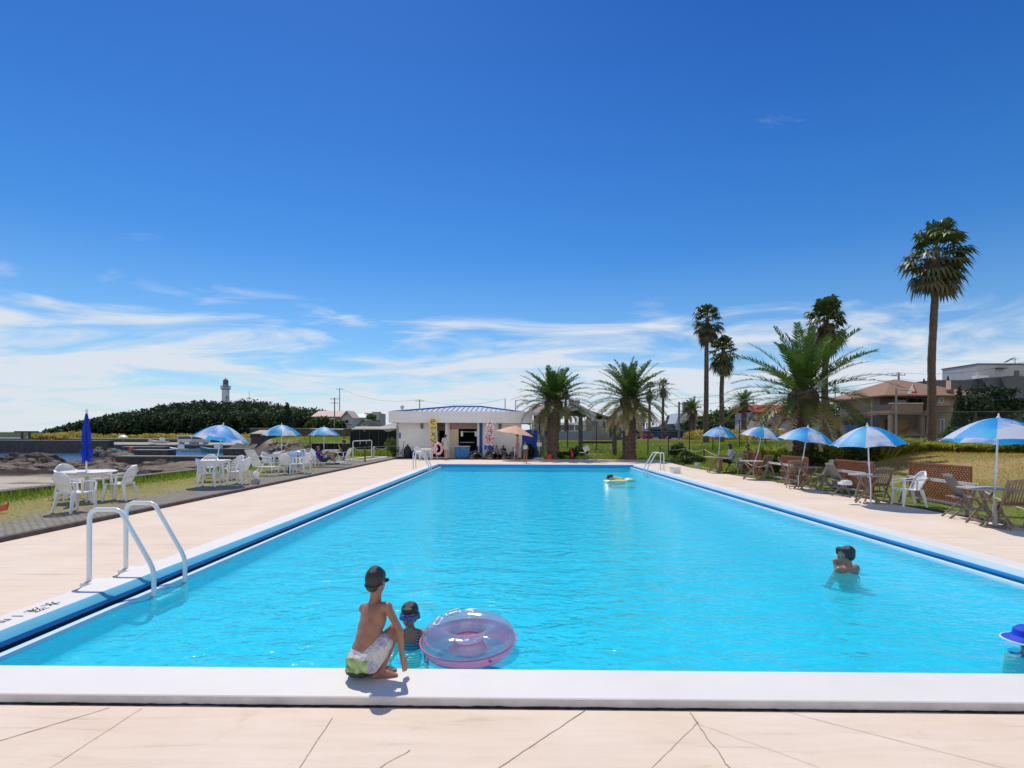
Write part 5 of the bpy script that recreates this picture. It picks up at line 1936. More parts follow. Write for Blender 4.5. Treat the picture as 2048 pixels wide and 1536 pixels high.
for a, b_ in ((0, 4), (1, 5), (4, 5), (3, 4), (2, 5)): mb.tube([Vector(A[a]) + Vector((0, 0, .05)), Vector(A[b_]) + Vector((0, 0, .05))], .055, n=6)
for k in range(26):
    f = (k + .5) / 26
    x = ex0 + (ex1 - ex0) * f
    # height where this seam meets the hip or ridge
    y1 = 41.2 if (er - 1 <= x <= er + 1) else (37.4 + 3.8 * ((x - ex0) / (er - 1 - ex0) if x < er else (ex1 - x) / (ex1 - er - 1)))
    zt2 = ze + (zr - ze) * (y1 - 37.4) / 3.8
    mb.tube([(x, 37.4, ze + .03), (x, y1, zt2 + .03)], .022, n=4)
mb.build("ridge_cap", m_bluepaint, rf)
mb = MB()
quadbox(mb, o1 - .0, o4, YB + 2.6, YB + 2.7, 0, zt_); mb.build("back_wall", m_dark, t)
mb = MB()
quadbox(mb, o1, o2, YB + .9, YB + .96, zt_ - .55, zt_); quadbox(mb, o3, o4, YB + .16, YB + .2, zt_ - .42, zt_)
mb.build("transom", mat("dusty_pink_board", (.42, .27, .24), rough=.8, var=.25, scale=3), t)
mb = MB(); quadbox(mb, GX(899, YB), GX(917, YB), YB + .05, YB + .10, 0, zt_ - .44); mb.build("door", m_cream, t, bevel=.01)
for px in (893, 956):
    mb = MB(); x = GX(px, YB); quadbox(mb, x, x + .11, YB - .32, YB - .21, 0, zt_); mb.build("pillar", m_pipe, t)
mb = MB(); quadbox(mb, GX(956, YB), GX(965, YB), YB - .03, YB - .006, 0, zt_); mb.build("blue_panel", m_bluepaint, t)
for px in (844, 1000):
    mb = MB(); x = GX(px, YB); quadbox(mb, x - .09, x + .09, YB - .1, YB - .005, zt_ - .42, zt_ - .06); mb.build("wall_lamp", mat("bronze_lamp", (.16, .14, .12), rough=.4, var=.2), t, bevel=.02)
mb = MB(); x = GX(795, YB); mb.tube([(x, YB - .06, 0), (x, YB - .06, zt_)], .05, n=8); mb.build("drainpipe", m_palegrey, t)
mb = MB(); x = GX(800, YB); quadbox(mb, x - .06, x + .06, YB - .02, YB - .004, 1.35, 1.75); mb.build("notice", m_bluepaint, t)
mb = MB()
for k in range(4): quadbox(mb, GX(867, YB) + .0 + .0 * k, GX(875, YB), YB + .86, YB + .89, .9 + k * .32, 1.16 + k * .32)
mb.build("poster", mat("faded_poster", (.25, .33, .50), rough=.7, var=.6, scale=6), t)
for px in (923, 951):
    mb = MB(); x = GX(px, YB); quadbox(mb, x - .07, x + .08, YB + .21, YB + .22, 1.50, 1.86); mb.build("price_notice", m_plastic, t)
mb = MB(); quadbox(mb, o3 + .7, o4, YB + .24, YB + .30, 1.80, 1.84); quadbox(mb, o3 + .7, o4 - .2, YB + .2, YB + .5, 1.06, 1.10); mb.build("shelf", m_palegrey, t)
mb = MB()
x = GX(794, 37.8); mb.tube([(x, 39.5, zf1 - .05), (x, 39.5, zf1 + .22)], .02, n=6); mb.ell((x, 39.5, zf1 + .36), (.14, .10, .17), n=12, m=8); mb.build("roof_vent", m_palegrey, rf)

# kiosk freezer and bins
t = thing("ice_cream_freezer", "blue printed chest freezer in front of the open kiosk", "freezer", (GX(925, 36.9), 36.95, 0))
mb = MB(); mb.box((0, 0, .46), (1.02, .55, .70)); mb.build("body", mat("blue_print", (.02, .10, .40), rough=.4, var=.0, scale=5, col2=(.05, .30, .62)), t, bevel=.02)
mb = MB(); mb.box((0, 0, .835), (1.06, .58, .045)); mb.build("lid", m_steel, t, bevel=.01)
for sx_ in (-.42, .42):
    mb = MB(); mb.box((sx_, 0, .055), (.06, .4, .11)); mb.build("foot", m_black, t)
t = thing("refuse_bin", "tied dark refuse sack standing against the pool house's left wall", "refuse sack", (GX(815, 37.2), 37.25, 0))
mb = MB(); mb.lathe([(.0, 0), (.24, .0), (.27, .2), (.25, .55), (.17, .76), (.06, .82), (.10, .92), (.0, .93)], n=16)
mb.v = [(x + .03 * mnoise.noise((x * 7, y * 7, z * 7)), y, z) for x, y, z in mb.v]; mb.build("sack", m_black, t)
mb = MB(); mb.tube([(.065 * math.cos(a), .065 * math.sin(a), .83) for a in [k * .7 for k in range(9)]], .012, n=5, closed=True); mb.build("tie", m_black, t)
mb = MB(); mb.lathe([(0, 0), (.17, 0), (.20, .46), (.21, .48), (.18, .48), (0, .44)], n=18)
o = mb.build("blue_bin", m_bluetarp); o.location = (GX(827, 37.2), 37.3, 0); tag(o, "round blue tub beside the dark refuse sack", "tub")
mb = MB(); mb.tube([(0, 0, 0), (.06, .25, 1.15)], .018, n=6); mb.box((0, -.02, .05), (.34, .05, .09))
o = mb.build("broom", m_post); o.location = (GX(804, 37.2), 37.35, 0); tag(o, "broom leaning against the left end of the pool house wall", "broom")
# blue tarp corner panel, right of the building
mb = MB(); quadbox(mb, 0, 1.05, 0, .07, .05, 1.95); mb.v = [(x, y + .03 * mnoise.noise((x * 3, 0, z * 3)), z) for x, y, z in mb.v]
o = mb.build("blue_screen", m_bluetarp, bevel=.01); o.location = (GX(1044.5, 37.9), 37.9, 0); tag(o, "blue tarpaulin screen at the right corner of the pool house", "screen")


# ---------- banners
def text_mesh(body, size, mtx=None):
    c = bpy.data.curves.new("lettering", "FONT")
    c.body = body; c.size = size; c.align_x = "CENTER"; c.align_y = "CENTER"; c.offset = .012 * size
    o = bpy.data.objects.new("tmp", c); COL.objects.link(o)
    bpy.context.view_layer.update()
    me = bpy.data.meshes.new_from_object(o.evaluated_get(bpy.context.evaluated_depsgraph_get()))
    bpy.data.objects.remove(o)
    if mtx is not None: me.transform(mtx)
    return me


def banner(px, Y, label, letters, w, h, z0, mcloth, mletter, lean, mirror=False, wave=None, tops=1):
    t = thing("banner", label, "banner", (GX(px, Y), Y, 0), 0, "tall upright banners in front of the pool house")
    t.rotation_euler = (0, lean, 0)
    mb = MB(); mb.tube([(-w / 2 - .03, .02, 0), (-w / 2 - .03, .02, z0 + h + .05)], .014, n=7); mb.tube([(-w / 2 - .03, .02, z0 + h + .02), (w / 2, .02, z0 + h + .02)], .009, n=6); mb.build("pole", m_pipe, t)
    nn, mm = 6, 16

    def bz(u_, v_):
        return (-w / 2 + w * u_, .03 * math.sin(v_ * 7 + u_ * 2) * u_, z0 + h * v_)
    vs = [bz(i / nn, j / mm) for j in range(mm + 1) for i in range(nn + 1)]
    mb = MB()
    mb.add(vs, [(j * (nn + 1) + i, j * (nn + 1) + i + 1, (j + 1) * (nn + 1) + i + 1, (j + 1) * (nn + 1) + i) for j in range(mm) for i in range(nn)], True)
    cl = mb.build("cloth", mcloth, t)
    bmx = bmesh.new()
    k = len(letters)
    for i, ch in enumerate(letters):
        zc = z0 + h * (.97 - .94 * tops * (i + .5) / k)
        me = text_mesh(ch, min(w * 1.12, h * tops / k * 1.05), Matrix.Translation((0, -.05, zc)) @ Matrix.Rotation(math.pi / 2, 4, "X") @ Matrix.Diagonal((-1 if mirror else 1, 1, 1, 1)))
        bmx.from_mesh(me)
    for vv in bmx.verts:
        u_ = (vv.co.x + w / 2) / w; v_ = (vv.co.z - z0) / h
        vv.co.y = .03 * math.sin(v_ * 7 + u_ * 2) * u_ - .008
    me = bpy.data.meshes.new("lettering"); bmx.to_mesh(me); bmx.free(); me.materials.append(mletter)
    link("lettering", me, cl)
    if wave:
        mb = MB()
        for (pts, mi_) in wave:
            mb.mi = mi_
            mb.poly([(-w / 2 + w * a, .03 * math.sin(b_ * 7 + a * 2) * a - .005, z0 + h * b_) for a, b_ in pts])
        mb.build("print", [m_bluetarp, mat("aqua_print", (.02, .35, .75), rough=.6, var=.1), mat("magenta_print", (.65, .03, .22), rough=.6, var=.1), m_plastic], cl)
    return t


m_yel = mat("yellow_banner_cloth", (.85, .72, .42), rough=.7, var=.0, scale=.9, col2=(.88, .62, .04), transl=.25)
m_wht = mat("white_banner_cloth", (.78, .78, .78), rough=.7, var=.04, transl=.25)
m_red = mat("red_banner_ink", (.72, .02, .03), rough=.6, var=.1)
banner(870, 36.6, "yellow banner with black lettering at the kiosk's doorway", "ラーメン", .50, 1.75, .95, m_yel, m_black, R(-3), mirror=True)
banner(975, 36.4, "white banner with red lettering and a blue wave, before the kiosk's right wall", "かき氷", .56, 1.95, .62, m_wht, m_red, R(5.5), tops=.82,
       wave=[([(0, 0), (1, 0), (1, .10), (.8, .16), (.55, .17), (.3, .12), (0, .17)], 0), ([(.0, .40), (.13, .36), (.22, .42), (.12, .50), (.0, .47)], 1), ([(.9, .34), (1, .32), (1, .45), (.86, .42)], 2),
             ([(.28, .05), (.42, .03), (.55, .08), (.45, .12), (.42, .08), (.34, .08)], 3), ([(.84, .95), (.9, .93), (.92, .97), (.87, .985)], 1)])

# ---------- inflatable orcas
m_orc = mat("glossy_black_vinyl", (0.012, 0.012, 0.014), rough=.12, var=.1, spec=.9, coat=.6)
m_orw = mat("glossy_white_vinyl", (.72, .72, .70), rough=.15, var=.03, spec=.8)


def orca(px, Y, rz, label, s=1.0, first=[None]):
    loc = (GX(px, Y), Y, 0)
    if first[0] is not None:
        return dup(first[0], loc, rz, label, "inflatable orcas lying in a row", s)
    t = thing("inflatable_orca", label, "inflatable", loc, rz, "inflatable orcas lying in a row")
    mb = MB()
    prof = [(0, -.78, .10), (.06, -.70, .11), (.15, -.45, .17), (.25, -.1, .25), (.29, .18, .30), (.27, .45, .29), (.19, .66, .24), (.08, .78, .20), (0, .80, .19)]
    vs, n_ = [], 16
    for (r_, y, zc) in prof:
        for j in range(n_):
            a = 2 * math.pi * j / n_
            vs.append((r_ * 1.08 * math.cos(a), y, max(.0, zc + r_ * math.sin(a))))
    mb.add(vs, [(i * n_ + j, i * n_ + (j + 1) % n_, (i + 1) * n_ + (j + 1) % n_, (i + 1) * n_ + j) for i in range(len(prof) - 1) for j in range(n_)], True)
    mb.build("body", m_orc, t)
    mb = MB(); mb.prism([(-.16, .50), (.16, .54), (-.06, .74), (-.15, .86), (-.19, .86)], "x", -.03, .03); mb.build("dorsal_fin", m_orc, t, bevel=.02)
    for s_ in (-1, 1):
        mb = MB(); mb.ell((s_ * .40, .12, .06), (.20, .11, .05), Matrix.Rotation(s_ * -.5, 3, "Z"), n=12, m=7); mb.build("flipper", m_orc, t)
        mb = MB(); mb.ell((s_ * .225, .50, .38), (.03, .10, .05), Matrix.Rotation(s_ * .5, 3, "Z"), n=10, m=6); mb.build("eye_patch", m_orw, t)
    mb = MB(); mb.ell((-.17, -.84, .16), (.20, .09, .035), Matrix.Rotation(.45, 3, "Z"), n=12, m=6); mb.ell((.17, -.84, .16), (.20, .09, .035), Matrix.Rotation(-.45, 3, "Z"), n=12, m=6); mb.build("tail_fluke", m_orc, t)
    mb = MB(); mb.ell((0, .52, .155), (.20, .26, .12), n=14, m=8); mb.build("chin", m_orw, t)
    first[0] = t
    return t


orca(953, 36.5, R(150), "leftmost inflatable orca, beside the blue freezer")
orca(985, 36.3, R(165), "largest looking inflatable orca, under the white banner", 1.12)
orca(1006, 36.4, R(190), "inflatable orca in front of the two seated children", 1.0)
orca(1026, 36.5, R(178), "rightmost inflatable orca, next to the peach parasol's pole", .95)

# ---------- peach parasol
x = GX(1029, 35.0)
t = thing("peach_parasol", "peach coloured parasol in front of the pool house", "umbrella", (x, 35.0, 0))
mb = MB()
V = []
NP = 8
hpk = ZP(851, 35)
for k in range(NP):
    a0, a1 = 2 * math.pi * k / NP + .2, 2 * math.pi * (k + 1) / NP + .2
    rr = 1.28
    pts = [(0, 0, hpk), (rr * math.cos(a0), rr * math.sin(a0), hpk - .55), (rr * math.cos(a1), rr * math.sin(a1), hpk - .55)]
    am = (a0 + a1) / 2
    V = [pts[0], (rr * .5 * math.cos(a0), rr * .5 * math.sin(a0), hpk - .24), pts[1], (rr * .93 * math.cos(am), rr * .93 * math.sin(am), hpk - .52), pts[2], (rr * .5 * math.cos(a1), rr * .5 * math.sin(a1), hpk - .24)]
    mb.add(V, [(0, 1, 5), (1, 2, 3), (1, 3, 5), (3, 4, 5)])
mb.v = [tuple(Matrix.Rotation(R(9), 3, "Y") @ Vector((p[0], p[1], p[2] - hpk)) + Vector((.1, 0, hpk))) for p in mb.v]
mb.build("canopy", mat("peach_parasol_cloth", (.82, .52, .38), rough=.7, var=.08, transl=.3), t)
mb = MB(); mb.tube([(0, 0, 0), (.1, 0, hpk)], .024, n=8); mb.build("pole", m_pipe, t)
mb = MB(); mb.lathe([(0, 0), (.27, 0), (.25, .05), (.05, .07), (.035, .25), (0, .25)], n=18); mb.build("foot", m_conc, t)

# small items right of it
mb = MB(); mb.lathe([(0, 0), (.17, 0), (.20, .30), (.21, .31), (.18, .31), (.16, .03), (0, .03)], n=18)
o = mb.build("orange_bucket", mat("orange_red_plastic", (.75, .09, .04), rough=.4, var=.08)); o.location = (GX(1098, 36.2), 36.2, 0); tag(o, "orange red bucket at the foot of the date palm", "bucket")
t = thing("notice_board", "small white notice on a thin stand beside the date palm", "sign", (GX(1078.5, 36.9), 36.9, 0))
mb = MB(); mb.box((0, 0, .98), (.32, .02, .26)); mb.build("board", m_plastic, t)
mb = MB(); mb.tube([(0, .02, 0), (0, .02, .86)], .014, n=6); mb.build("stand", m_steel, t)
mb = MB(); mb.tube([(0, 0, .10), (.05, .1, .30), (.0, .16, .52), (-.08, .10, .62)], [.11, .12, .10, .05], n=10)
o = mb.build("swim_tube", mat("red_pink_vinyl", (.55, .05, .07), rough=.35, var=.3, scale=4)); o.location = (GX(1143, 36.9), 36.9, 0); tag(o, "dull red swim tube standing on the grass behind the deck", "swim tube")
t = thing("folding_stool", "white folding seat frame on the grass beside the wooden posts", "seat", (GX(1165, 37.6), 37.6, .02))
mb = MB(); mb.box((.28, .1, .66), (.42, .05, .36), Matrix.Rotation(-.5, 3, "Y")); mb.box((0, 0, .40), (.45, .36, .03)); mb.build("seat", m_plastic, t)
mb = MB()
for s in (-1, 1): mb.tube([(s * .2, -.16, 0), (s * .16, .0, .39)], .014, n=5); mb.tube([(s * .2, .18, 0), (s * .16, .0, .39)], .014, n=5)
mb.build("leg_frame", m_steel, t)
g = G(1090, 921, 0)
t = thing("towel", "crumpled pale blue towel on the deck edge near the date palm", "towel", (GX(1078, 36), 36.0, 0))
mb = MB(); mb.ell((0, 0, .05), (.35, .14, .08), n=14, m=7); mb.v = [(x, y, max(0.005, z + .05 * mnoise.noise((x * 7, y * 7, 1)))) for x, y, z in mb.v]; mb.build("cloth", mat("pale_blue_cloth", (.42, .58, .72), rough=.9, var=.3, scale=8), t)

# ---------- shower frame, foot bath, net fences on the left
t = thing("shower_frame", "white pipe shower frame with two shower heads over the foot bath", "shower", (0, 0, 0))
ya, yb = 33.5, 37.0
pa, pb = Vector((GX(706, ya), ya, 0)), Vector((GX(743.5, yb), yb, 0))
zt3 = ZP(882.5, 35.2)
mb = MB(); mb.tube([pa, pa + Vector((0, 0, zt3 - .04)), pa + Vector((.04, .04, zt3)), pb + Vector((-.04, -.04, zt3)), pb + Vector((0, 0, zt3 - .04)), pb], .03, n=8); mb.build("pipe_frame", m_pipe, t)
for f in (.36, .70):
    p = pa.lerp(pb, f)
    mb = MB(); mb.tube([p + Vector((0, 0, zt3)), p + Vector((0, 0, zt3 - .13)), p + Vector((0, 0, zt3 - .19))], [.014, .014, .05], n=8); mb.build("shower_head", m_steel, t)
mb = MB()
q = [Vector((GX(691, 32.6), 32.6, 0)), Vector((GX(728, 31.9), 31.9, 0)), Vector((GX(775, 36.6), 36.6, 0)), Vector((GX(745, 37.2), 37.2, 0))]
for a in range(4): mb.bar(q[a] + Vector((0, 0, .05)), q[(a + 1) % 4] + Vector((0, 0, .05)), .16, .14)
mb.add([tuple(p + Vector((0, 0, .03))) for p in q], [(0, 1, 2, 3)])
tag(mb.build("foot_bath", m_wallw), "low white rimmed foot bath under the shower frame", "foot bath")
# black net wall left of the building
t = thing("net_screen", "tall black net screen left of the pool house", "screen", (0, 0, 0))
mb = MB()
y0 = 43.5
x0, x1 = GX(701, y0), GX(796, y0)
zz = ZP(864, y0)
mb.add([(x0, y0, 0), (x1, y0, 0), (x1, y0, zz), (x0, y0, zz), (x0, y0 + .05, 0), (x1, y0 + .05, 0), (x1, y0 + .05, zz), (x0, y0 + .05, zz)], [(0, 1, 2, 3), (7, 6, 5, 4), (3, 2, 6, 7), (0, 3, 7, 4), (1, 5, 6, 2)])
mb.build("net", m_blackfence, t)
for k in range(6):
    mb = MB(); xk = x0 + (x1 - x0) * k / 5; mb.tube([(xk, y0 - .06, -.1), (xk, y0 - .06, zz + .04)], .035, n=6); mb.build("post", m_gal, t)
# brown pipe frame
t = thing("goal_frame", "rust brown pipe frame standing behind the reading people", "frame", (0, 0, 0))
p0_, p1_ = Vector((GX(688, 33), 33, 0)), Vector((GX(620, 52), 52, 0))
mb = MB(); mb.tube([p0_, p0_ + Vector((0, 0, ZP(859, 33)))], .05, n=8); mb.build("post", m_post, t)
mb = MB(); mb.tube([p1_ + Vector((0, 0, -1)), p1_ + Vector((0, 0, ZP(858, 52)))], .05, n=8); mb.build("post", m_post, t)
mb = MB(); mb.tube([p0_ + Vector((0, 0, ZP(860, 33))), p1_ + Vector((0, 0, ZP(859, 52)))], .035, n=7); mb.build("crossbar", m_palegrey, t)
# netted kennel like enclosure below it
t = thing("net_cage", "dark net fence in front of the bank, behind the three white chairs", "fence", (0, 0, 0))
y0 = 49.0
x0, x1 = GX(624, y0), GX(700, y0)
for k in range(6):
    mb = MB(); xk = x0 + (x1 - x0) * k / 5; mb.tube([(xk, y0, -1.4), (xk, y0, ZP(887, y0))], .04, n=6); mb.build("post", m_gal, t)
mb = MB()
mb.box(((x0 + x1) / 2, y0 + .08, (ZP(887, y0) - 1.4) / 2), (x1 - x0, .05, ZP(887, y0) + 1.4)); mb.build("net", m_blackfence, t)
mb = MB(); mb.box(((x0 + x1) / 2, y0 - .03, ZP(887.5, y0)), (x1 - x0, .06, .07)); mb.build("rail", m_barr, t)

# ---------- pavilion behind the date palms
YP = 62
gz = tz(8, YP)
t = thing("pavilion", "open gabled entrance pavilion with a brown roof behind the date palms", "building", (0, 0, 0))
xg0, xg1, xgr = GX(1112, YP), GX(1183, YP), GX(1151, YP)
zr_, zeL, zeR = ZP(806, YP), ZP(822, YP), ZP(823, YP)
roofm = mat("brown_metal_roof", (.20, .125, .11), rough=.6, var=.12, scale=3)
DP = 16
mb = MB()
for (xa, za) in ((xg0 - .5, zeL - .25), (xg1 + .5, zeR - .3)):
    mb.add([(xgr, YP, zr_ + .1), (xa, YP, za + .1), (xa, YP + DP, za + .1), (xgr, YP + DP, zr_ + .1), (xgr, YP, zr_ - .0), (xa, YP, za), (xa, YP + DP, za), (xgr, YP + DP, zr_)], [(0, 1, 2, 3), (7, 6, 5, 4), (0, 4, 5, 1), (1, 5, 6, 2), (2, 6, 7, 3)])
xw0 = GX(1062, YP)
zL0 = ZP(818, YP)
# long low wing going left with its own slope
mb.add([(xw0, YP - .5, ZP(826, YP)), (xg0 + .4, YP - .5, ZP(824, YP)), (xg0 + .4, YP + 7, ZP(805, YP + 7)), (GX(1066, YP + 7), YP + 7, ZP(815, YP + 7))], [(0, 1, 2, 3)])
mb.build("roof", roofm, t)
mb = MB()
for (xa, za) in ((xg0 - .5, zeL - .25), (xg1 + .5, zeR - .3)):
    d = Vector((xa - xgr, 0, za - zr_))
    mb.bar((xgr, YP - .06, zr_ - .12), (xa, YP - .06, za - .12), .1, .32)
    mb.bar((xgr, YP + .10, zr_ - .55), (xa, YP + .10, za - .50), .1, .42)
quadbox(mb, xw0, xg0 + .3, YP - .75, YP - .55, ZP(831, YP), ZP(825, YP))
quadbox(mb, xgr - .32, xgr + .32, YP - .2, YP - .12, zr_ - .85, zr_ - .3)
mb.build("bargeboard", m_palegrey, t)
m_stone = mat("grey_brown_stone", (.27, .235, .20), rough=.9, var=.2, scale=3)
for px, w in ((1075, .34), (1113, .4), (1179, .55), (1148, .45), (1131, .3)):
    mb = MB(); x = GX(px, YP); yy = YP + (.3 if px in (1075, 1179, 1113) else 9)
    quadbox(mb, x - w / 2, x + w / 2, yy, yy + .4, gz - .3, zeL - .1); mb.build("pillar", m_stone, t)
mb = MB(); quadbox(mb, GX(1111, YP), GX(1183, YP), YP - .3, YP - .1, gz - .5, ZP(862, YP)); quadbox(mb, xw0, GX(1111, YP), YP + .1, YP + .3, gz - .5, ZP(868, YP)); mb.build("parapet", mat("blue_grey_wall", (.24, .30, .36), rough=.8, var=.1), t)
for px in (1067, 1088, 1097):
    mb = MB(); x = GX(px, YP)
    for k in range(4): quadbox(mb, x - .42 + k * .22, x - .26 + k * .22, YP + .36, YP + .44, ZP(867, YP), ZP(840, YP))
    mb.build("window", mat("pale_window_glass", (.42, .50, .50), rough=.1, var=.2), t)
mb = MB(); quadbox(mb, xw0 + .3, xg0, YP + .5, YP + .62, gz, ZP(828, YP)); mb.build("wall", m_darkwood, t)
mb = MB(); quadbox(mb, xg0 + .2, xg1 - .2, YP + .8, YP + 14, zeL - .12, zeL - .04); mb.build("ceiling", mat("grey_green_ceiling", (.16, .155, .13), rough=.9, var=.1), t)
mb = MB(); x = GX(1146, YP + 3); mb.tube([(x - .5, YP + 3, zr_ + .35), (x + .8, YP + 3, zr_ + .35)], .28, n=12); mb.build("roof_tank", m_palegrey, t)
# annexe to the right
t = thing("annexe", "cream annexe with dark windows right of the gabled pavilion", "building", (0, 0, 0))
ya = 70
mb = MB(); quadbox(mb, GX(1180, ya), GX(1224, ya), ya, ya + 8, 0, ZP(838, ya)); mb.build("wall", mat("cream_render", (.46, .44, .40), rough=.9, var=.08), t)
mb = MB(); mb.add([(GX(1178, ya), ya - .4, ZP(820, ya)), (GX(1232, ya), ya - .4, ZP(838, ya)), (GX(1232, ya), ya + 8, ZP(838, ya)), (GX(1178, ya), ya + 8, ZP(820, ya)), (GX(1178, ya), ya - .4, ZP(823, ya)), (GX(1232, ya), ya - .4, ZP(841, ya)), (GX(1232, ya), ya + 8, ZP(841, ya)), (GX(1178, ya), ya + 8, ZP(823, ya))],
               [(0, 1, 2, 3), (7, 6, 5, 4), (0, 4, 5, 1), (1, 5, 6, 2), (2, 6, 7, 3), (3, 7, 4, 0)]); mb.build("roof", roofm, t)
for a, b_ in ((1183, 1196), (1206, 1210), (1214, 1219)):
    mb = MB(); quadbox(mb, GX(a, ya), GX(b_, ya), ya - .05, ya - .003, ZP(855 if a > 1200 else 850, ya), ZP(842, ya)); mb.build("window", m_glass, t)
# little dark shed
t = thing("shed", "small dark gabled shed between the annexe and the fronded palm", "shed", (0, 0, 0))
ya = 66
x0, x1 = GX(1224, ya), GX(1243, ya); xm = (x0 + x1) / 2
mb = MB(); quadbox(mb, x0, x1, ya, ya + 2, 0, ZP(846, ya)); mb.prism([(x0, ZP(846, ya)), (x1, ZP(846, ya)), (xm, ZP(839, ya))], "y", ya, ya + 2); mb.build("wall", mat("slate_blue_boards", (.10, .12, .14), rough=.8, var=.2), t)
mb = MB(); mb.bar((x0 - .3, ya + 1, ZP(848, ya)), (xm, ya + 1, ZP(838, ya)), 2.5, .1); mb.bar((x1 + .3, ya + 1, ZP(848, ya)), (xm, ya + 1, ZP(838, ya)), 2.5, .1); mb.build("roof", m_palegrey, t)
# concrete ramp on the grass bank
r0, r1, r2, r3 = W(1146, 880, 50), W(1194, 880, 50), W(1214, 909, 39.2), W(1150, 909, 39.2)
mb = MB(); mb.add([(p.x, p.y, tz(p.x, p.y) + .05) for p in (r0, r1, r2, r3)] + [(p.x, p.y, tz(p.x, p.y) - .4) for p in (r0, r1, r2, r3)], [(0, 1, 2, 3), (0, 4, 5, 1), (1, 5, 6, 2), (2, 6, 7, 3), (3, 7, 4, 0)])
tag(mb.build("ramp", mat("mossy_concrete", (.25, .23, .20), rough=.95, var=.25, scale=3, bump=.3)), kind="structure")
# wooden post arch over the ramp
t = thing("post_gate", "timber gate of two square posts with a low crossbar on the grass bank", "gate", (0, 0, 0))
for px, yt in ((1161, 833), (1229, 826)):
    mb = MB(); p = Vector((GX(px, 40.3), 40.3, 0)); quadbox(mb, p.x - .15, p.x + .15, 40.2, 40.45, -.2, ZP(yt, 40.3)); mb.build("post", mat("grey_timber", (.15, .14, .13), rough=.9, var=.25), t)
mb = MB(); quadbox(mb, GX(1161, 40.3) + .15, GX(1229, 40.3) - .15, 40.25, 40.4, ZP(886, 40.3), ZP(882, 40.3)); mb.build("crossbar", m_darkwood, t)
# grey lamp / utility post next to the pool house
mb = MB(); mb.tube([(0, 0, -.2), (0, 0, ZP(824, 38.6))], [.17, .15], n=12)
o = mb.build("concrete_post", mat("grey_painted_post", (.30, .34, .36), rough=.7, var=.1)); o.location = (GX(1085, 38.6), 38.6, 0); tag(o, "thick grey post right of the pool house", "post")

# ---------- chain link fence
FP = [(1050, 40.2), (1092, 42.0), (1135, 43.2), (1193, 42.4), (1246, 41.2), (1296, 39.6), (1337, 38.2), (1379, 36), (1426, 37.5), (1479, 37.2), (1531, 35.8), (1602, 33), (1672, 31), (1757, 29), (1856, 27.4), (1951, 26.6), (2060, 25.8)]
m_link, nt, out = nmat("chain_link_mesh")
tcx = N(nt, "ShaderNodeTexCoord")
ws = []
for an in (45, -45):
    mpn = N(nt, "ShaderNodeMapping"); mpn.inputs["Rotation"].default_value = (0, R(an), 0); L(nt, tcx.outputs["Object"], mpn.inputs[0])
    wv = N(nt, "ShaderNodeTexWave", i_Scale=6.0); L(nt, mpn.outputs[0], wv.inputs["Vector"])
    gt = N(nt, "ShaderNodeMath", operation="GREATER_THAN"); gt.inputs[1].default_value = .93; L(nt, wv.outputs["Fac"], gt.inputs[0]); ws.append(gt.outputs[0])
mxm = N(nt, "ShaderNodeMath", operation="MAXIMUM"); L(nt, ws[0], mxm.inputs[0]); L(nt, ws[1], mxm.inputs[1])
sc_ = N(nt, "ShaderNodeMath", operation="MULTIPLY"); sc_.inputs[1].default_value = .5; L(nt, mxm.outputs[0], sc_.inputs[0])
tb = N(nt, "ShaderNodeBsdfTransparent"); db = N(nt, "ShaderNodeBsdfDiffuse"); db.inputs[0].default_value = (.10, .12, .11, 1)
mm_ = N(nt, "ShaderNodeMixShader"); L(nt, sc_.outputs[0], mm_.inputs[0]); L(nt, tb.outputs[0], mm_.inputs[1]); L(nt, db.outputs[0], mm_.inputs[2]); L(nt, mm_.outputs[0], out.inputs[0])
t = thing("chain_link_fence", "long chain link fence with dark posts between the lawn and the palms", "fence", (0, 0, 0))
tops = []
for px, Y in FP:
    x = GX(px, Y); z = tz(x, Y)
    hp = 1.85
    mb = MB(); mb.tube([(x, Y, z - .3), (x, Y, z + hp)], .04, n=7); mb.build("post", m_gal, t)
    tops.append(Vector((x, Y, z + hp)))
mb = MB(); mb.tube(tops, .024, n=6); mb.build("top_rail", m_gal, t)
mb = MB(); mb.tube([p - Vector((0, 0, 1.78)) for p in tops], .018, n=5); mb.build("bottom_rail", m_gal, t)
mb = MB()
for a, b_ in zip(tops[:-1], tops[1:]): mb.add([a, b_, b_ - Vector((0, 0, 1.78)), a - Vector((0, 0, 1.78))], [(0, 1, 2, 3)])
mb.build("mesh_panel", m_link, t)


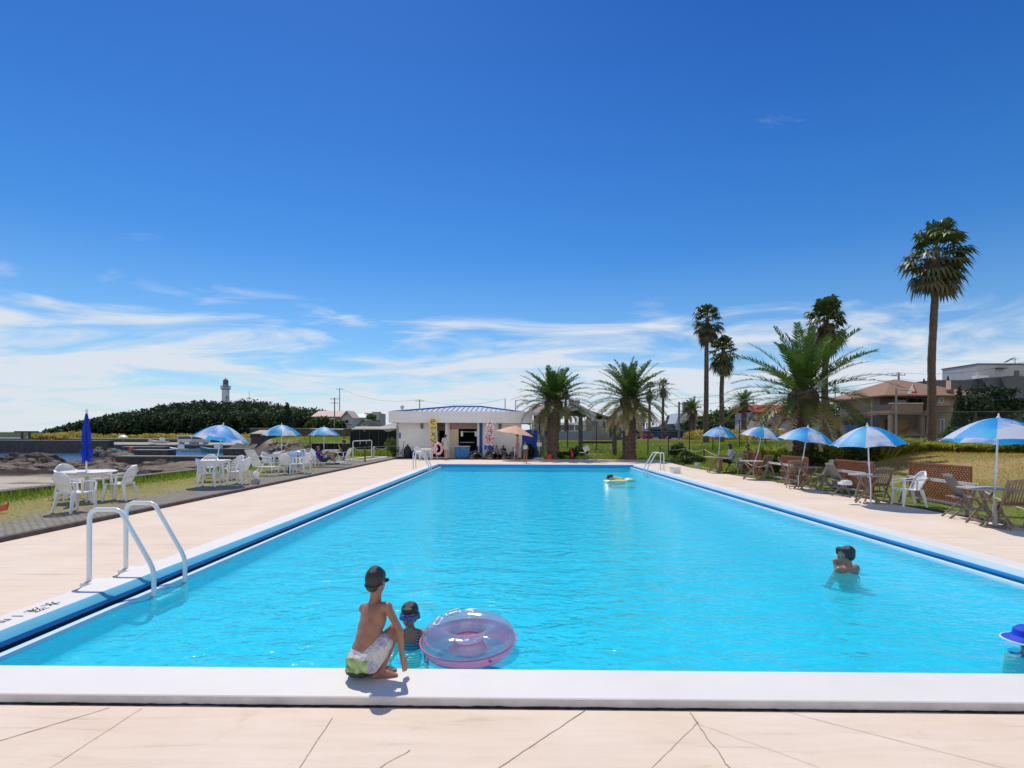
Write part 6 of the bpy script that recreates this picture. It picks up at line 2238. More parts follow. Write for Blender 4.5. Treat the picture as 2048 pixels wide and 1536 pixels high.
# ---------- vehicles
def car(label, px, Y, rz, paint, kind="suv", cat="car", name="parked_car", group="cars parked beyond the lawn", s=1.0):
    x = GX(px, Y)
    t = thing(name, label, cat, (x, Y, tz(x, Y)), rz, group)
    t.scale = (s,) * 3
    if kind == "suv":
        side = [(-2.2, .35), (-2.22, .75), (-2.15, .98), (-1.9, 1.05), (-1.55, 1.58), (-1.2, 1.68), (.55, 1.68), (1.0, 1.60), (1.55, 1.08), (2.05, .98), (2.2, .8), (2.22, .4), (2.1, .3), (-2.1, .3)]
        glass = [(-1.72, 1.08), (-1.45, 1.52), (-1.1, 1.60), (.5, 1.60), (.9, 1.53), (1.36, 1.10)]
        W2, wr = .86, .34
    elif kind == "van":
        side = [(-1.7, .3), (-1.72, 1.0), (-1.68, 1.72), (-1.5, 1.86), (.7, 1.86), (1.1, 1.75), (1.5, 1.1), (1.68, 1.0), (1.7, .4), (1.6, .28), (-1.6, .28)]
        glass = [(-1.55, 1.1), (-1.5, 1.68), (.65, 1.72), (.98, 1.64), (1.32, 1.12)]
        W2, wr = .74, .28
    else:
        side = [(-2.1, .33), (-2.12, .7), (-2.05, .88), (-1.35, .95), (-.85, 1.38), (-.5, 1.44), (.45, 1.44), (.75, 1.38), (1.25, .98), (1.95, .86), (2.12, .7), (2.12, .36), (2.0, .28), (-2.0, .28)]
        glass = [(-1.15, .98), (-.75, 1.32), (-.45, 1.37), (.4, 1.37), (.65, 1.32), (1.05, .99)]
        W2, wr = .82, .31
    mb = MB(); mb.prism(side, "y", -W2, W2); bd_ = mb.build("body", paint, t, bevel=.07)
    for s_ in (-1, 1):
        mb = MB(); mb.prism(glass, "y", s_ * (W2 + .004) - .004, s_ * (W2 + .004) + .004); mb.build("window", m_glass, t)
    fx = [p for p in side if p[1] > .9]
    mb = MB()
    a, b_ = (Vector((1.02, 0, 1.53)), Vector((1.52, 0, 1.10))) if kind == "suv" else ((Vector((1.12, 0, 1.70)), Vector((1.47, 0, 1.14))) if kind == "van" else (Vector((.80, 0, 1.355)), Vector((1.22, 0, 1.00))))
    nrm = Vector((b_.z - a.z, 0, a.x - b_.x)) * -1
    nrm.normalize()
    if nrm.z < 0: nrm = -nrm
    mb.add([(a + nrm * .03 + Vector((0, -W2 * .84, 0))), (a + nrm * .03 + Vector((0, W2 * .84, 0))), (b_ + nrm * .03 + Vector((0, W2 * .9, 0))), (b_ + nrm * .03 + Vector((0, -W2 * .9, 0)))], [(0, 1, 2, 3)])
    mb.build("windscreen", m_glass, t)
    L2 = side[0][0] * -1
    for wx in (-L2 * .62, L2 * .62):
        for s_ in (-1, 1):
            mb = MB(); mb.tube([(wx, s_ * (W2 - .2), wr), (wx, s_ * (W2 + .02), wr)], wr, n=16); w_ = mb.build("wheel", m_black, t)
            mb = MB(); mb.tube([(wx, s_ * (W2 + .015), wr), (wx, s_ * (W2 + .03), wr)], wr * .6, n=12); mb.build("rim", m_steel, w_)
    for s_ in (-1, 1):
        mb = MB(); mb.box((L2 + .01, s_ * W2 * .72, .72), (.06, .32, .16)); mb.build("headlight", m_steel, t)
        mb = MB(); mb.box((-L2 - .005, s_ * W2 * .8, .8), (.05, .2, .2)); mb.build("tail_light", mat("red_lens", (.45, .02, .02), rough=.3), t)
    mb = MB(); mb.box((L2 + .02, 0, .46), (.04, .36, .16)); mb.build("number_plate", m_plastic, t)
    return t


def paint(name, c): return mat(name, c, rough=.25, var=.03, spec=.7, coat=.6)


p_white = paint("white_car_paint", (.75, .76, .78)); p_navy = paint("navy_car_paint", (.006, .012, .04)); p_red = paint("red_car_paint", (.42, .01, .02)); p_silver = paint("silver_car_paint", (.5, .52, .54)); p_grey = paint("dark_grey_car_paint", (.04, .045, .05))
car("dark navy estate car parked beyond the fence, right of the dead fronded palm", 1353, 95, R(-28), p_navy)
car("white car in front of the annexe, front towards the pool", 1215, 98, R(-58), p_white, "sedan")
car("white car half hidden left of the dead fronded palm's trunk", 1248, 100, R(-60), p_white, "suv")
car("red car beyond the lawn between the palm and the fence posts", 1287, 104, R(-75), p_red, "suv")
car("dark car parked next to the red car, behind the palm trunk", 1276, 106, R(-80), p_grey, "sedan")
t = thing("blue_van_body", "teal blue van parked near the distant fan palms", "van", (GX(1311, 112), 112, tz(30, 112)), R(10))
mb = MB(); mb.prism([(-2.2, .35), (-2.2, 2.0), (-2.0, 2.15), (1.3, 2.15), (1.9, 1.2), (2.2, 1.0), (2.2, .35)], "y", -.85, .85); mb.build("body", mat("teal_van_paint", (.0, .13, .24), rough=.3, var=.05), t, bevel=.06)
for s_ in (-1, 1):
    mb = MB(); mb.prism([(-2.0, 1.25), (-2.0, 1.9), (1.25, 1.9), (1.7, 1.25)], "y", s_ * .853 - .004, s_ * .853 + .004); mb.build("window", m_glass, t)
    for wx in (-1.35, 1.35):
        mb = MB(); mb.tube([(wx, s_ * .66, .35), (wx, s_ * .87, .35)], .35, n=14); mb.build("wheel", m_black, t)
# bus
t = thing("bus", "white coach parked behind the open pavilion", "bus", (GX(1157, 104), 104, tz(12, 104)), R(-18))
mb = MB(); mb.prism([(-5.5, .4), (-5.5, 3.0), (-5.3, 3.2), (4.9, 3.2), (5.3, 2.9), (5.5, 1.6), (5.5, .4)], "y", -1.2, 1.2); mb.build("body", p_white, t, bevel=.1)
for s_ in (-1, 1):
    for k in range(6):
        mb = MB(); mb.box((-4.5 + k * 1.6, s_ * 1.203, 2.15), (1.4, .012, 1.0)); mb.build("window", m_glass, t)
    for wx in (-3.3, 3.5):
        mb = MB(); mb.tube([(wx, s_ * .95, .5), (wx, s_ * 1.22, .5)], .5, n=16); mb.build("wheel", m_black, t)
mb = MB(); mb.box((5.43, 0, 2.2), (.12, 2.1, 1.2), Matrix.Rotation(-.12, 3, "Y")); mb.build("windscreen", m_glass, t)

# ---------- sign tower with blue panel
ys = 84
zg = tz(26, ys)
t = thing("sign_tower", "tall roadside sign with a blue and yellow emblem panel", "sign", (GX(1358, ys), ys, zg))
hs_ = ZP(803, ys) - zg
mb = MB(); mb.tube([(0, 0, 0), (0, 0, hs_)], .16, n=10); mb.build("pole", m_util, t)
w_ = 20 / F * ys
zc = (ZP(804, ys) + ZP(826, ys)) / 2 - zg
hh_ = ZP(803, ys) - ZP(827, ys)
mb = MB(); mb.box((.5 + w_ / 2, 0, zc), (w_, .3, hh_)); mb.build("panel", m_palegrey, t, bevel=.02)
mb = MB()
mb.box((.5 + w_ * .56, -.155, zc), (w_ * .78, .012, hh_ * .60)); mb.build("blue_field", mat("sign_blue", (.02, .05, .28), rough=.5), t)
mb = MB(); mb.prism([(.5 + w_ * .2, zc + hh_ * .24), (.5 + w_ * .62, zc + hh_ * .2), (.5 + w_ * .62, zc + hh_ * .08), (.5 + w_ * .2, zc + hh_ * .02)], "y", -.166, -.163); mb.build("yellow_stripe", mat("sign_yellow", (.75, .48, .05), rough=.5), t)
mb = MB(); quadbox(mb, .5 + w_ * .78, .5 + w_ * .84, -.168, -.163, zc - hh_ * .2, zc + hh_ * .2); quadbox(mb, .5 + w_ * .70, .5 + w_ * .84, -.1685, -.1635, zc + hh_ * .12, zc + hh_ * .19); mb.build("white_mark", m_plastic, t)
mb = MB()
for zz_ in (zc + hh_ * .42, zc - hh_ * .42): quadbox(mb, .5 + w_ * .08, .5 + w_ * .94, -.16, -.154, zz_ - hh_ * .06, zz_ + hh_ * .06)
mb.build("grey_band", m_util, t)
for zz_ in (zc + hh_ * .35, zc - hh_ * .25):
    mb = MB(); mb.tube([(0, 0, zz_), (.55, 0, zz_)], .06, n=6); mb.build("bracket", m_util, t)


# ---------- utility poles, street lamps and wires
def upole(label, px, Y, ytop, arms=2, r=.15, lamp=0, lattice=False, group="utility poles in the background"):
    x = GX(px, Y); z = tz(x, Y)
    h = ZP(ytop, Y, px) - z
    t = thing("utility_pole" if not lamp else "street_lamp", label, "utility pole" if not lamp else "street lamp", (x, Y, z), 0, group)
    mb = MB(); mb.tube([(0, 0, -.5), (0, 0, h)], [r, r * .65], n=9); mb.build("pole", m_util, t)
    for k in range(arms):
        mb = MB(); mb.box((0.0, 0, h - .35 - k * .9), (1.9 - .3 * k, .09, .09)); ar = mb.build("crossarm", m_util, t)
        mb = MB()
        for q in (-.8, -.3, .3, .8): mb.tube([(q * (1 - .12 * k), 0, h - .31 - k * .9), (q * (1 - .12 * k), 0, h - .12 - k * .9)], .05, n=6)
        mb.build("insulator", m_palegrey, ar)
    if lamp:
        mb = MB(); mb.tube([(0, 0, h - .1), (lamp * .7, 0, h + .05), (lamp * 1.1, 0, h)], .045, n=6); mb.box((lamp * 1.3, 0, h - .02), (.6, .22, .14)); mb.build("lamp_head", m_palegrey, t)
    return Vector((x, Y, z + h))


U1 = upole("utility pole rising in front of the pink roofed house", 669, 120, 795, 2, .17)
U2 = upole("tall thin mast right of the pole at the pink roofed house", 679, 150, 776, 1, .16)
U3 = upole("utility pole behind the pool house's roof", 839, 120, 799, 1, .15)
U4 = upole("thin pole behind the right half of the pool house's roof", 1010, 100, 797, 0, .11)
U5 = upole("utility pole above the left end of the brown house's roof", 1797, 75, 745, 1, .18)
U6 = upole("slim white pole with a hanging triangular road sign", 1792, 40, 777, 0, .10)
U7 = upole("street lamp left of the fan palm, in front of the dark grove", 1670, 80, 760, 0, .10, lamp=1)
U8 = upole("curved street lamp right of the pool house's roof", 1031, 60, 800, 0, .07, lamp=.8)
U9 = upole("utility pole beside the small distant date palm", 1506, 110, 795, 2, .15)
U10 = upole("lattice mast right of the blue sign", 1391, 86, 811, 1, .15)
U11 = upole("tall slim pole behind the largest date palm", 1681, 60, 803, 0, .08)
U12 = upole("leaning guyed pole under the largest date palm's crown", 1617, 34, 790, 0, .07)
U13 = upole("grey steel pole standing before the grey tiled roof", 1743, 46, 800, 0, .07)
mb = MB()


def wire(mb, a, b_, sag, r=.018):
    mb.tube([a.lerp(b_, i / 14) - Vector((0, 0, sag * 4 * (i / 14) * (1 - i / 14))) for i in range(15)], r, n=4)


wire(mb, U5, W(1040, 800, 140), 2.0, .03); wire(mb, U5 - Vector((0, 0, .9)), W(1040, 812, 140), 2.2, .03)
tag(mb.build("power_cable", m_black), "pair of power cables running left from the pole at the brown house", "cable", "overhead cables")
mb = MB(); wire(mb, U5, W(2080, 716, 60), .8, .02); wire(mb, U5 - Vector((0, 0, .8)), W(2080, 742, 60), .9, .02)
tag(mb.build("power_cable", m_black), "power cables running right from the pole above the brown house", "cable", "overhead cables")
mb = MB(); wire(mb, U2, U3, 1.6, .025); wire(mb, U3, U4, 1.2, .02)
tag(mb.build("power_cable", m_black), "faint cables strung over the pool house roof", "cable", "overhead cables")
mb = MB(); wire(mb, U6 - Vector((0, 0, .35)), W(2080, 786, 45), .3, .016); wire(mb, U6 - Vector((0, 0, .6)), W(2080, 792, 45), .3, .016)
tag(mb.build("power_cable", m_black), "thin cables crossing the brown house from the road sign's pole", "cable", "overhead cables")
t = thing("road_sign", "white triangular road sign with a red edge hanging before the brown roof", "sign", (GX(1824, 40), 40, ZP(783, 40)))
mb = MB(); mb.prism([(-.32, -.08), (.32, -.08), (.04, .6)], "y", -.02, .02); mb.build("panel", m_plastic, t)
mb = MB(); mb.bar((.32, -.03, -.06), (.05, -.03, .58), .02, .06, up=(1, 0, .4)); mb.bar((-.05, -.03, .02), (.27, -.03, .02), .02, .14); mb.build("stripe", m_red, t)
mb = MB(); mb.tube([(-1.18, 0, .2), (.0, 0, .12)], .025, n=5); mb.build("bracket", m_util, t)


# ---------- houses on the right
def hip_roof(mb, x0, x1, y0, y1, ze, zr, inset, th=.12):
    ym = (y0 + y1) / 2
    A = [(x0, y0, ze), (x1, y0, ze), (x1, y1, ze), (x0, y1, ze), (x0 + inset, ym, zr), (x1 - inset, ym, zr)]
    B = [(p[0], p[1], p[2] - th) for p in A[:4]]
    mb.add(A + B, [(0, 1, 5, 4), (1, 2, 5), (2, 3, 4, 5), (3, 0, 4), (0, 6, 7, 1), (1, 7, 8, 2), (2, 8, 9, 3), (3, 9, 6, 0), (9, 8, 7, 6)])


def gable_roof(mb, x0, x1, y0, y1, ze, zr, along="x", th=.15, over=.0):
    if along == "x":
        ym = (y0 + y1) / 2
        for (ya, yb_) in ((y0, ym), (y1, ym)):
            mb.add([(x0, ya, ze), (x1, ya, ze), (x1, yb_, zr), (x0, yb_, zr), (x0, ya, ze - th), (x1, ya, ze - th), (x1, yb_, zr - th), (x0, yb_, zr - th)], [(0, 1, 2, 3), (7, 6, 5, 4), (0, 4, 5, 1), (1, 5, 6, 2), (3, 7, 4, 0)])
    else:
        xm = (x0 + x1) / 2
        for (xa, xb_) in ((x0, xm), (x1, xm)):
            mb.add([(xa, y0, ze), (xa, y1, ze), (xb_, y1, zr), (xb_, y0, zr), (xa, y0, ze - th), (xa, y1, ze - th), (xb_, y1, zr - th), (xb_, y0, zr - th)], [(0, 1, 2, 3), (7, 6, 5, 4), (0, 4, 5, 1), (1, 5, 6, 2), (3, 7, 4, 0)])


def windows(t, rects, Y, frame=m_pipe, depth=.06):
    for (a, b_, ytop, ybot) in rects:
        x0, x1, z0, z1 = GX(a, Y), GX(b_, Y), ZP(ybot, Y, a), ZP(ytop, Y, a)
        mb = MB(); quadbox(mb, x0, x1, Y - depth * .6, Y - .004, z0, z1); w = mb.build("window", frame, t)
        mb = MB(); quadbox(mb, x0 + .06, x1 - .06, Y - depth * .6 - .012, Y - depth * .6 - .003, z0 + .06, z1 - .06); mb.build("pane", m_glass, w)


YH = 55
zgH = tz(40, YH)
t = thing("brown_house", "two storey brown house with a hipped tile roof behind the lawn", "house", (0, 0, 0))
x0, x1 = GX(1780, YH), GX(1978, YH)
mb = MB(); quadbox(mb, GX(1872, YH), GX(1966, YH), YH, YH + 9, zgH - .5, ZP(790, YH, 1900)); quadbox(mb, GX(1786, YH), GX(1872, YH), YH + 2.0, YH + 9, zgH - .5, ZP(790, YH, 1900)); mb.build("wall", m_tan, t)
mb = MB()
hip_roof(mb, GX(1768, YH - 1), GX(1980, YH - 1), YH - 1.0, YH + 10.5, ZP(790, YH - 1, 1900), ZP(760, YH + 4.6, 1900), 4.6)
rf = mb.build("roof", m_tileB, t)
mb = MB()
for px in (1848, 1896): mb.tube([W(px, 760 if px > 1880 else 764, YH + 4.6) + Vector((0, 0, -.25)), W(px, 752 if px > 1880 else 757, YH + 4.6)], [.17, .06], n=7)
mb.build("finial", m_darkwood, rf)
mb = MB(); mb.bar(W(1897, 763, YH + 3.9), W(1897, 781, YH - .4), .4, .22); mb.build("hip_tile", m_brick, rf)
mb = MB(); quadbox(mb, GX(1781, YH - 1.5), GX(1844, YH - 1.5), YH - 1.6, YH + 2, ZP(829, YH - 1.6, 1800), ZP(808, YH - 1.6, 1800)); mb.build("balcony", m_brick, t)
mb = MB(); quadbox(mb, GX(1780, YH - 1.6), GX(1845, YH - 1.6), YH - 1.7, YH - 1.3, ZP(808, YH - 1.6, 1800), ZP(805.5, YH - 1.6, 1800)); mb.build("balcony_cap", m_palegrey, t)
mb = MB(); mb.add([W(1838, 828, YH - 1.7), W(1874, 829, YH - 1.7), W(1904, 811, YH), W(1868, 811, YH), W(1838, 831, YH - 1.7), W(1874, 832, YH - 1.7), W(1904, 814, YH), W(1868, 814, YH)], [(0, 1, 2, 3), (7, 6, 5, 4), (0, 4, 5, 1), (1, 5, 6, 2), (3, 7, 4, 0)]); mb.build("porch_roof", m_tileB, t)
mb = MB(); quadbox(mb, GX(1841, YH - 1.5), GX(1849, YH - 1.5), YH - 1.55, YH - 1.1, zgH - .4, ZP(828, YH - 1.5, 1840)); mb.build("pillar", m_brick, t)
mb = MB(); quadbox(mb, GX(1781, YH - 1.5), GX(1786, YH - 1.5), YH - 1.5, YH - 1.1, zgH - .4, ZP(828, YH - 1.5, 1840)); mb.build("pillar", m_tan, t)
windows(t, [(1792, 1812, 792, 807), (1816, 1832, 792, 807), (1834, 1848, 792, 807)], YH + 2, m_darkwood)
windows(t, [(1878, 1886, 794, 806), (1930, 1950, 792, 808), (1880, 1888, 838, 862)], YH, m_pipe)
mb = MB(); quadbox(mb, GX(1874, YH), GX(1899, YH), YH - .012, YH - .004, ZP(812, YH, 1890), ZP(793, YH, 1890)); mb.build("pale_panel", mat("pale_tan_panel", (.42, .35, .31), rough=.9, var=.1), t)
mb = MB(); mb.add([W(1812, 872, YH - 2.4), W(1850, 872, YH - 2.4), W(1842, 855, YH + 1.8), W(1818, 855, YH + 1.8)], [(0, 1, 2, 3)]); quadbox(mb, GX(1818, YH), GX(1842, YH), YH + 1.85, YH + 1.95, zgH - .2, ZP(840, YH + 1.9, 1830)); mb.build("bamboo_screen", mat("straw_blind", (.50, .31, .12), rough=.9, var=.2, scale=9, stretch=(9, 1, 1)), t)
mb = MB(); quadbox(mb, GX(1796, YH), GX(1804, YH), YH + 1.9, YH + 1.97, zgH - .2, ZP(838, YH, 1800)); mb.build("door", m_darkwood, t)

# grey modern building
YG = 84
t = thing("grey_building", "grey flat roofed modern building with a rooftop block at the right edge", "building", (0, 0, 0))
zg = tz(70, YG)
mb = MB(); quadbox(mb, GX(1890, YG), GX(1983, YG), YG + 2.5, YG + 14, 0, ZP(760, YG + 2.5, 1900)); quadbox(mb, GX(1983, YG), GX(2012, YG), YG + 1, YG + 14, 0, ZP(755, YG + 1, 1990)); quadbox(mb, GX(2012, YG), GX(2100, YG), YG, YG + 14, 0, ZP(752, YG, 2030)); mb.build("wall", m_greyclad, t)
mb = MB(); quadbox(mb, GX(1986, YG), GX(2100, YG), YG + 3, YG + 10, ZP(757, YG + 3, 2000), ZP(729, YG + 3, 2000)); mb.build("rooftop_block", m_palegrey, t)
mb = MB(); quadbox(mb, GX(1985, YG), GX(2102, YG), YG + 2.8, YG + 10.2, ZP(729, YG + 3, 2000) + .01, ZP(727, YG + 3, 2000)); mb.build("roof_edge", m_greyclad, t)
windows(t, [(2028, 2038, 741, 754)], YG + 3, m_darkwood)
windows(t, [(2020, 2046, 778, 800)], YG, m_darkwood)
mb = MB(); quadbox(mb, GX(2024, YG), GX(2042, YG), YG + 2.2, YG + 3, ZP(738, YG + 3, 2030), ZP(736.5, YG + 3, 2030)); mb.build("canopy", m_greyclad, t)
mb = MB(); quadbox(mb, GX(1976, YG), GX(2000, YG), YG + 2.0, YG + 3.0, ZP(757, YG + 2, 1990), ZP(751, YG + 2, 1990)); mb.build("roof_parapet", m_wallw, t)
mb = MB()
c = W(2030, 727, YG + 6)
mb.tube([c, c + Vector((0, 0, 1.0))], .05, n=6); mb.bar(c + Vector((-1.6, 0, .2)), c + Vector((-.3, 0, .9)), .5, .08); mb.bar(c + Vector((-.5, 0, .55)), c + Vector((.6, 0, .8)), .06, .06); mb.build("antenna", m_darkwood, t)

# red roofed house
YR = 80
t = thing("red_roofed_house", "white house with two tiers of red roof behind the largest date palm", "house", (0, 0, 0))
zg = tz(36, YR)
mb = MB(); quadbox(mb, GX(1508, YR), GX(1590, YR), YR, YR + 7, zg - .3, ZP(822, YR)); mb.build("wall", mat("white_house_wall", (.56, .56, .58), rough=.9, var=.08), t)
mb = MB(); gable_roof(mb, GX(1503, YR), GX(1600, YR), YR - .8, YR + 7.8, ZP(822.5, YR - .8), ZP(808.5, YR + 3.5)); mb.build("roof", m_tileR, t)
mb = MB()
mb.add([W(1524, 852, YR - 3.2), W(1566, 834, YR - 3.2), W(1582, 836, YR - .1), W(1538, 852, YR - .1), W(1524, 854, YR - 3.2), W(1566, 836, YR - 3.2), W(1582, 838, YR - .1), W(1538, 854, YR - .1)], [(0, 1, 2, 3), (7, 6, 5, 4), (0, 4, 5, 1), (1, 5, 6, 2), (3, 7, 4, 0)])
mb.build("porch_roof", m_tileR, t)
mb = MB(); quadbox(mb, GX(1540, YR), GX(1584, YR), YR - 2.9, YR - .01, zg - .3, ZP(850, YR)); mb.build("porch_wall", m_palegrey, t)
windows(t, [(1516, 1526, 825, 838), (1530, 1540, 826, 836), (1556, 1572, 826, 834)], YR, m_darkwood)
mb = MB(); quadbox(mb, GX(1505, YR), GX(1535, YR), YR - .06, YR - .004, ZP(841, YR), ZP(837.5, YR)); mb.build("eave", m_darkwood, t)
mb = MB(); mb.ell(W(1551, 859, 60), (.95, .95, .10), n=20, m=8)
o = mb.build("white_parasol_top", m_plastic); tag(o, "white oval sun canopy in front of the red roofed house", "canopy")

# grey tiled old houses
YO = 66
t = thing("tiled_house", "old low house with grey tiled roofs left of the brown house", "house", (0, 0, 0))
zg = tz(44, YO)
mb = MB(); quadbox(mb, GX(1712, YO), GX(1786, YO), YO, YO + 7, zg - .3, ZP(846, YO)); mb.build("wall", m_cream if False else mat("beige_wall", (.36, .31, .25), rough=.9, var=.12), t)
mb = MB(); gable_roof(mb, GX(1700, YO), GX(1790, YO), YO - 1.4, YO + 8, ZP(846, YO - 1.4), ZP(832, YO + 3))
gable_roof(mb, GX(1722, YO), GX(1790, YO), YO + .5, YO + 7, ZP(832, YO + .5), ZP(817, YO + 3)); mb.build("roof", m_tileG, t)
mb = MB(); mb.bar(W(1722, 833, YO - .2), W(1734, 815, YO + 3), .5, .2); mb.bar(W(1716, 845, YO - 1.4), W(1726, 832, YO + 1), .4, .18); mb.build("verge_tile", m_palegrey, t)
mb = MB(); quadbox(mb, GX(1733, YO), GX(1760, YO), YO + 2.6, YO + 3.4, ZP(819, YO + 3), ZP(815.5, YO + 3)); mb.build("ridge", m_darkwood, t)
windows(t, [(1752, 1776, 849, 864)], YO, m_darkwood)
t = thing("tin_roof_shed", "low shed with a pale flat roof behind the second umbrella from the right", "shed", (0, 0, 0))
ys = 60
mb = MB(); quadbox(mb, GX(1645, ys), GX(1700, ys), ys, ys + 4, tz(36, ys) - .3, ZP(850, ys)); mb.build("wall", m_darkwood, t)
mb = MB(); quadbox(mb, GX(1642, ys), GX(1704, ys), ys - .6, ys + 4.5, ZP(850, ys) + .01, ZP(846, ys)); mb.build("roof", m_palegrey, t)
mb = MB(); quadbox(mb, 0, 1.15, 0, .8, 0, 1.6); o = mb.build("blue_tank", m_bluepaint, bevel=.05); o.location = (GX(1692, 52), 52, tz(32, 52)); tag(o, "blue water tank beside the low shed, left of the brown house", "tank")
# low stone kerb wall with plants in front of the brown house
t = thing("planter_wall", "long low pale stone wall among the plants in front of the brown house", "wall", (0, 0, 0))
mb = MB()
for (a, b_) in ((1808, 1852), (1872, 1922), (1936, 2000)):
    p, q = W(a, 880, 33), W(b_, 881, 32); zz_ = ZP(881, 32.5, a)
    mb.bar((p.x, 33, zz_), (q.x, 32.3, zz_), .4, .26)
mb.build("stone", m_jettytop, t)
rg = np.random.RandomState(91)
bl = [(GX(1700 + 360 * k / 59, 34 + 1.5 * rg.rand()), 34 + 1.5 * rg.rand(), 1.05 + .35 * rg.rand(), .55, .4, .28, .55 + .35 * rg.rand()) for k in range(60)]
P, T = leaf_cloud(rg, bl, 9000, .085)
tag(link("ground_cover_plants", leaf_mesh("ground_cover_plants", P, T, m_leaf)), kind="stuff")
# bright tall weeds right of the blue sign
bl = [(GX(1385 + 200 * rg.rand(), 60 + 14 * rg.rand()), 60 + 14 * rg.rand(), 1.2 + .6 * rg.rand(), .8, .8, .7, .72 + .3 * rg.rand()) for k in range(70)]
P, T = leaf_cloud(rg, bl, 7000, .16)
tag(link("weeds", leaf_mesh("weeds", P, T, m_grass)), kind="stuff")

# distant town right of the pavilion
m_lil = mat("lilac_concrete", (.36, .30, .36), rough=.9, var=.08)
for i, (a, b_, yt, Y, lb, m_) in enumerate([(1196, 1240, 832, 190, "pale lilac apartment block behind the annexe", m_lil), (1268, 1290, 828, 220, "lilac block of flats behind the dead fronds", m_lil),
                                          (1350, 1378, 842, 150, "blue grey house under the blue sign", mat("blue_grey_render", (.36, .42, .50), rough=.9, var=.08)),
                                          (1246, 1266, 846, 170, "pale house behind the dead fronded palm's trunk", m_palegrey), (1318, 1348, 852, 150, "low green grey house beside the dark navy car", mat("green_grey_render", (.16, .20, .18), rough=.9, var=.1))]):
    t = thing("distant_building", lb, "building", (0, 0, 0), 0, "distant town buildings")
    x0, x1 = GX(a, Y), GX(b_, Y); zt4 = ZP(yt, Y)
    mb = MB(); quadbox(mb, x0, x1, Y, Y + 10, -.5, zt4); mb.build("wall", m_, t)
    if i < 2:
        for k in range(5):
            for r_ in range(3):
                xx0 = x0 + (x1 - x0) * (k + .18) / 5
                mb = MB(); quadbox(mb, xx0, xx0 + (x1 - x0) * .12, Y - .05, Y - .01, zt4 - 1.9 - r_ * 2.6, zt4 - .8 - r_ * 2.6); mb.build("window", m_glass, t)
    else:
        mb = MB(); gable_roof(mb, x0 - .5, x1 + .5, Y - .5, Y + 10.5, zt4, zt4 + 2.0, along="y" if i == 4 else "x"); mb.build("roof", m_tileG if i != 4 else m_palegrey, t)
        if i == 4:
            mb = MB(); mb.prism([(x0, zt4), (x1, zt4), ((x0 + x1) / 2, zt4 + 1.85)], "y", Y, Y + .2); mb.build("gable", m_, t)
        mb = MB(); quadbox(mb, x0 + 1, x0 + 2, Y - .05, Y - .01, zt4 - 1.6, zt4 - .5); mb.build("window", m_glass, t)
# triangular blue-white roof block under the sign
t = thing("church_roof_house", "pointed blue white gable rising behind the blue sign's pole", "house", (0, 0, 0))
Y = 140
mb = MB(); mb.prism([(GX(1351, Y), ZP(846, Y)), (GX(1380, Y), ZP(846, Y)), (GX(1374, Y), ZP(825, Y)), (GX(1358, Y), ZP(825, Y))], "y", Y, Y + 8); mb.build("wall", mat("pale_blue_render", (.46, .53, .62), rough=.9, var=.05), t)

# ---------- left background: headland forest, lighthouse, houses, harbour
rg = np.random.RandomState(21)
bl = []
for k in range(1500):
    px = 92 + 560 * rg.rand()
    Y = 158 + 75 * rg.rand() ** 1.2
    x = GX(px, Y)
    z = tz(x, Y)
    top = float(hill_top(np.array(x), np.array(Y)))
    if Y < 175 and px < 120: continue
    hgt = min(9.5, max(1.2, (top - z))) * (.72 + .36 * rg.rand())
    if Y < 180: hgt = min(hgt, 7.5)
    r_ = 1.9 + 1.1 * rg.rand()
    r_ = min(r_, max(.8, hgt * .42))
    ti = .34 + .30 * rg.randn() * .6 + (.32 * ss((px - 470) / 150) if px > 470 else 0)
    bl.append((x, Y, z + hgt - r_ * .75, r_, r_, r_ * .85, np.clip(ti, .03, .95)))
    bl.append((x + .6 * rg.randn(), Y - .4, z + hgt * .45, r_ * .9, r_ * .9, hgt * .4, np.clip(ti - .1, .02, .9)))
P, T = leaf_cloud(rg, bl, 120000, .50, tvar=.26)
tag(link("forest", leaf_mesh("forest", P, T, m_pine)), kind="stuff")
# low scrub and grass mounds in front of the forest
bl = []
for k in range(90):
    px = 96 + 420 * rg.rand(); Y = 143 + 8 * rg.rand(); x = GX(px, Y)
    r_ = .6 + 1.0 * rg.rand() * (1.6 if abs(px - 140) < 22 or abs(px - 213) < 10 else .8)
    bl.append((x, Y, tz(x, Y) + .2, r_ * 2, r_, r_ * .8, .62 + .3 * rg.rand()))
P, T = leaf_cloud(rg, bl, 9000, .3)
tag(link("scrub", leaf_mesh("scrub", P, T, m_grass)), kind="stuff")
# lone tall conifer above the trees
loc, h = tat(574, 150, 806)
t = thing("araucaria", "tall tiered conifer rising above the wood left of the pink roofed house", "tree", loc)
mb = MB(); mb.tube([(0, 0, -.5), (0, 0, h * .97)], [.3, .04], n=7); mb.build("trunk", m_bark, t)
bl = [(0, 0, h * (.12 + .85 * k / 12), 2.4 * (1 - k / 13) + .3, 2.4 * (1 - k / 13) + .3, .42, .25) for k in range(13)]
P, T = leaf_cloud(rg, bl, 2600, .28); link("crown", leaf_mesh("crown", P, T, m_pine), t)

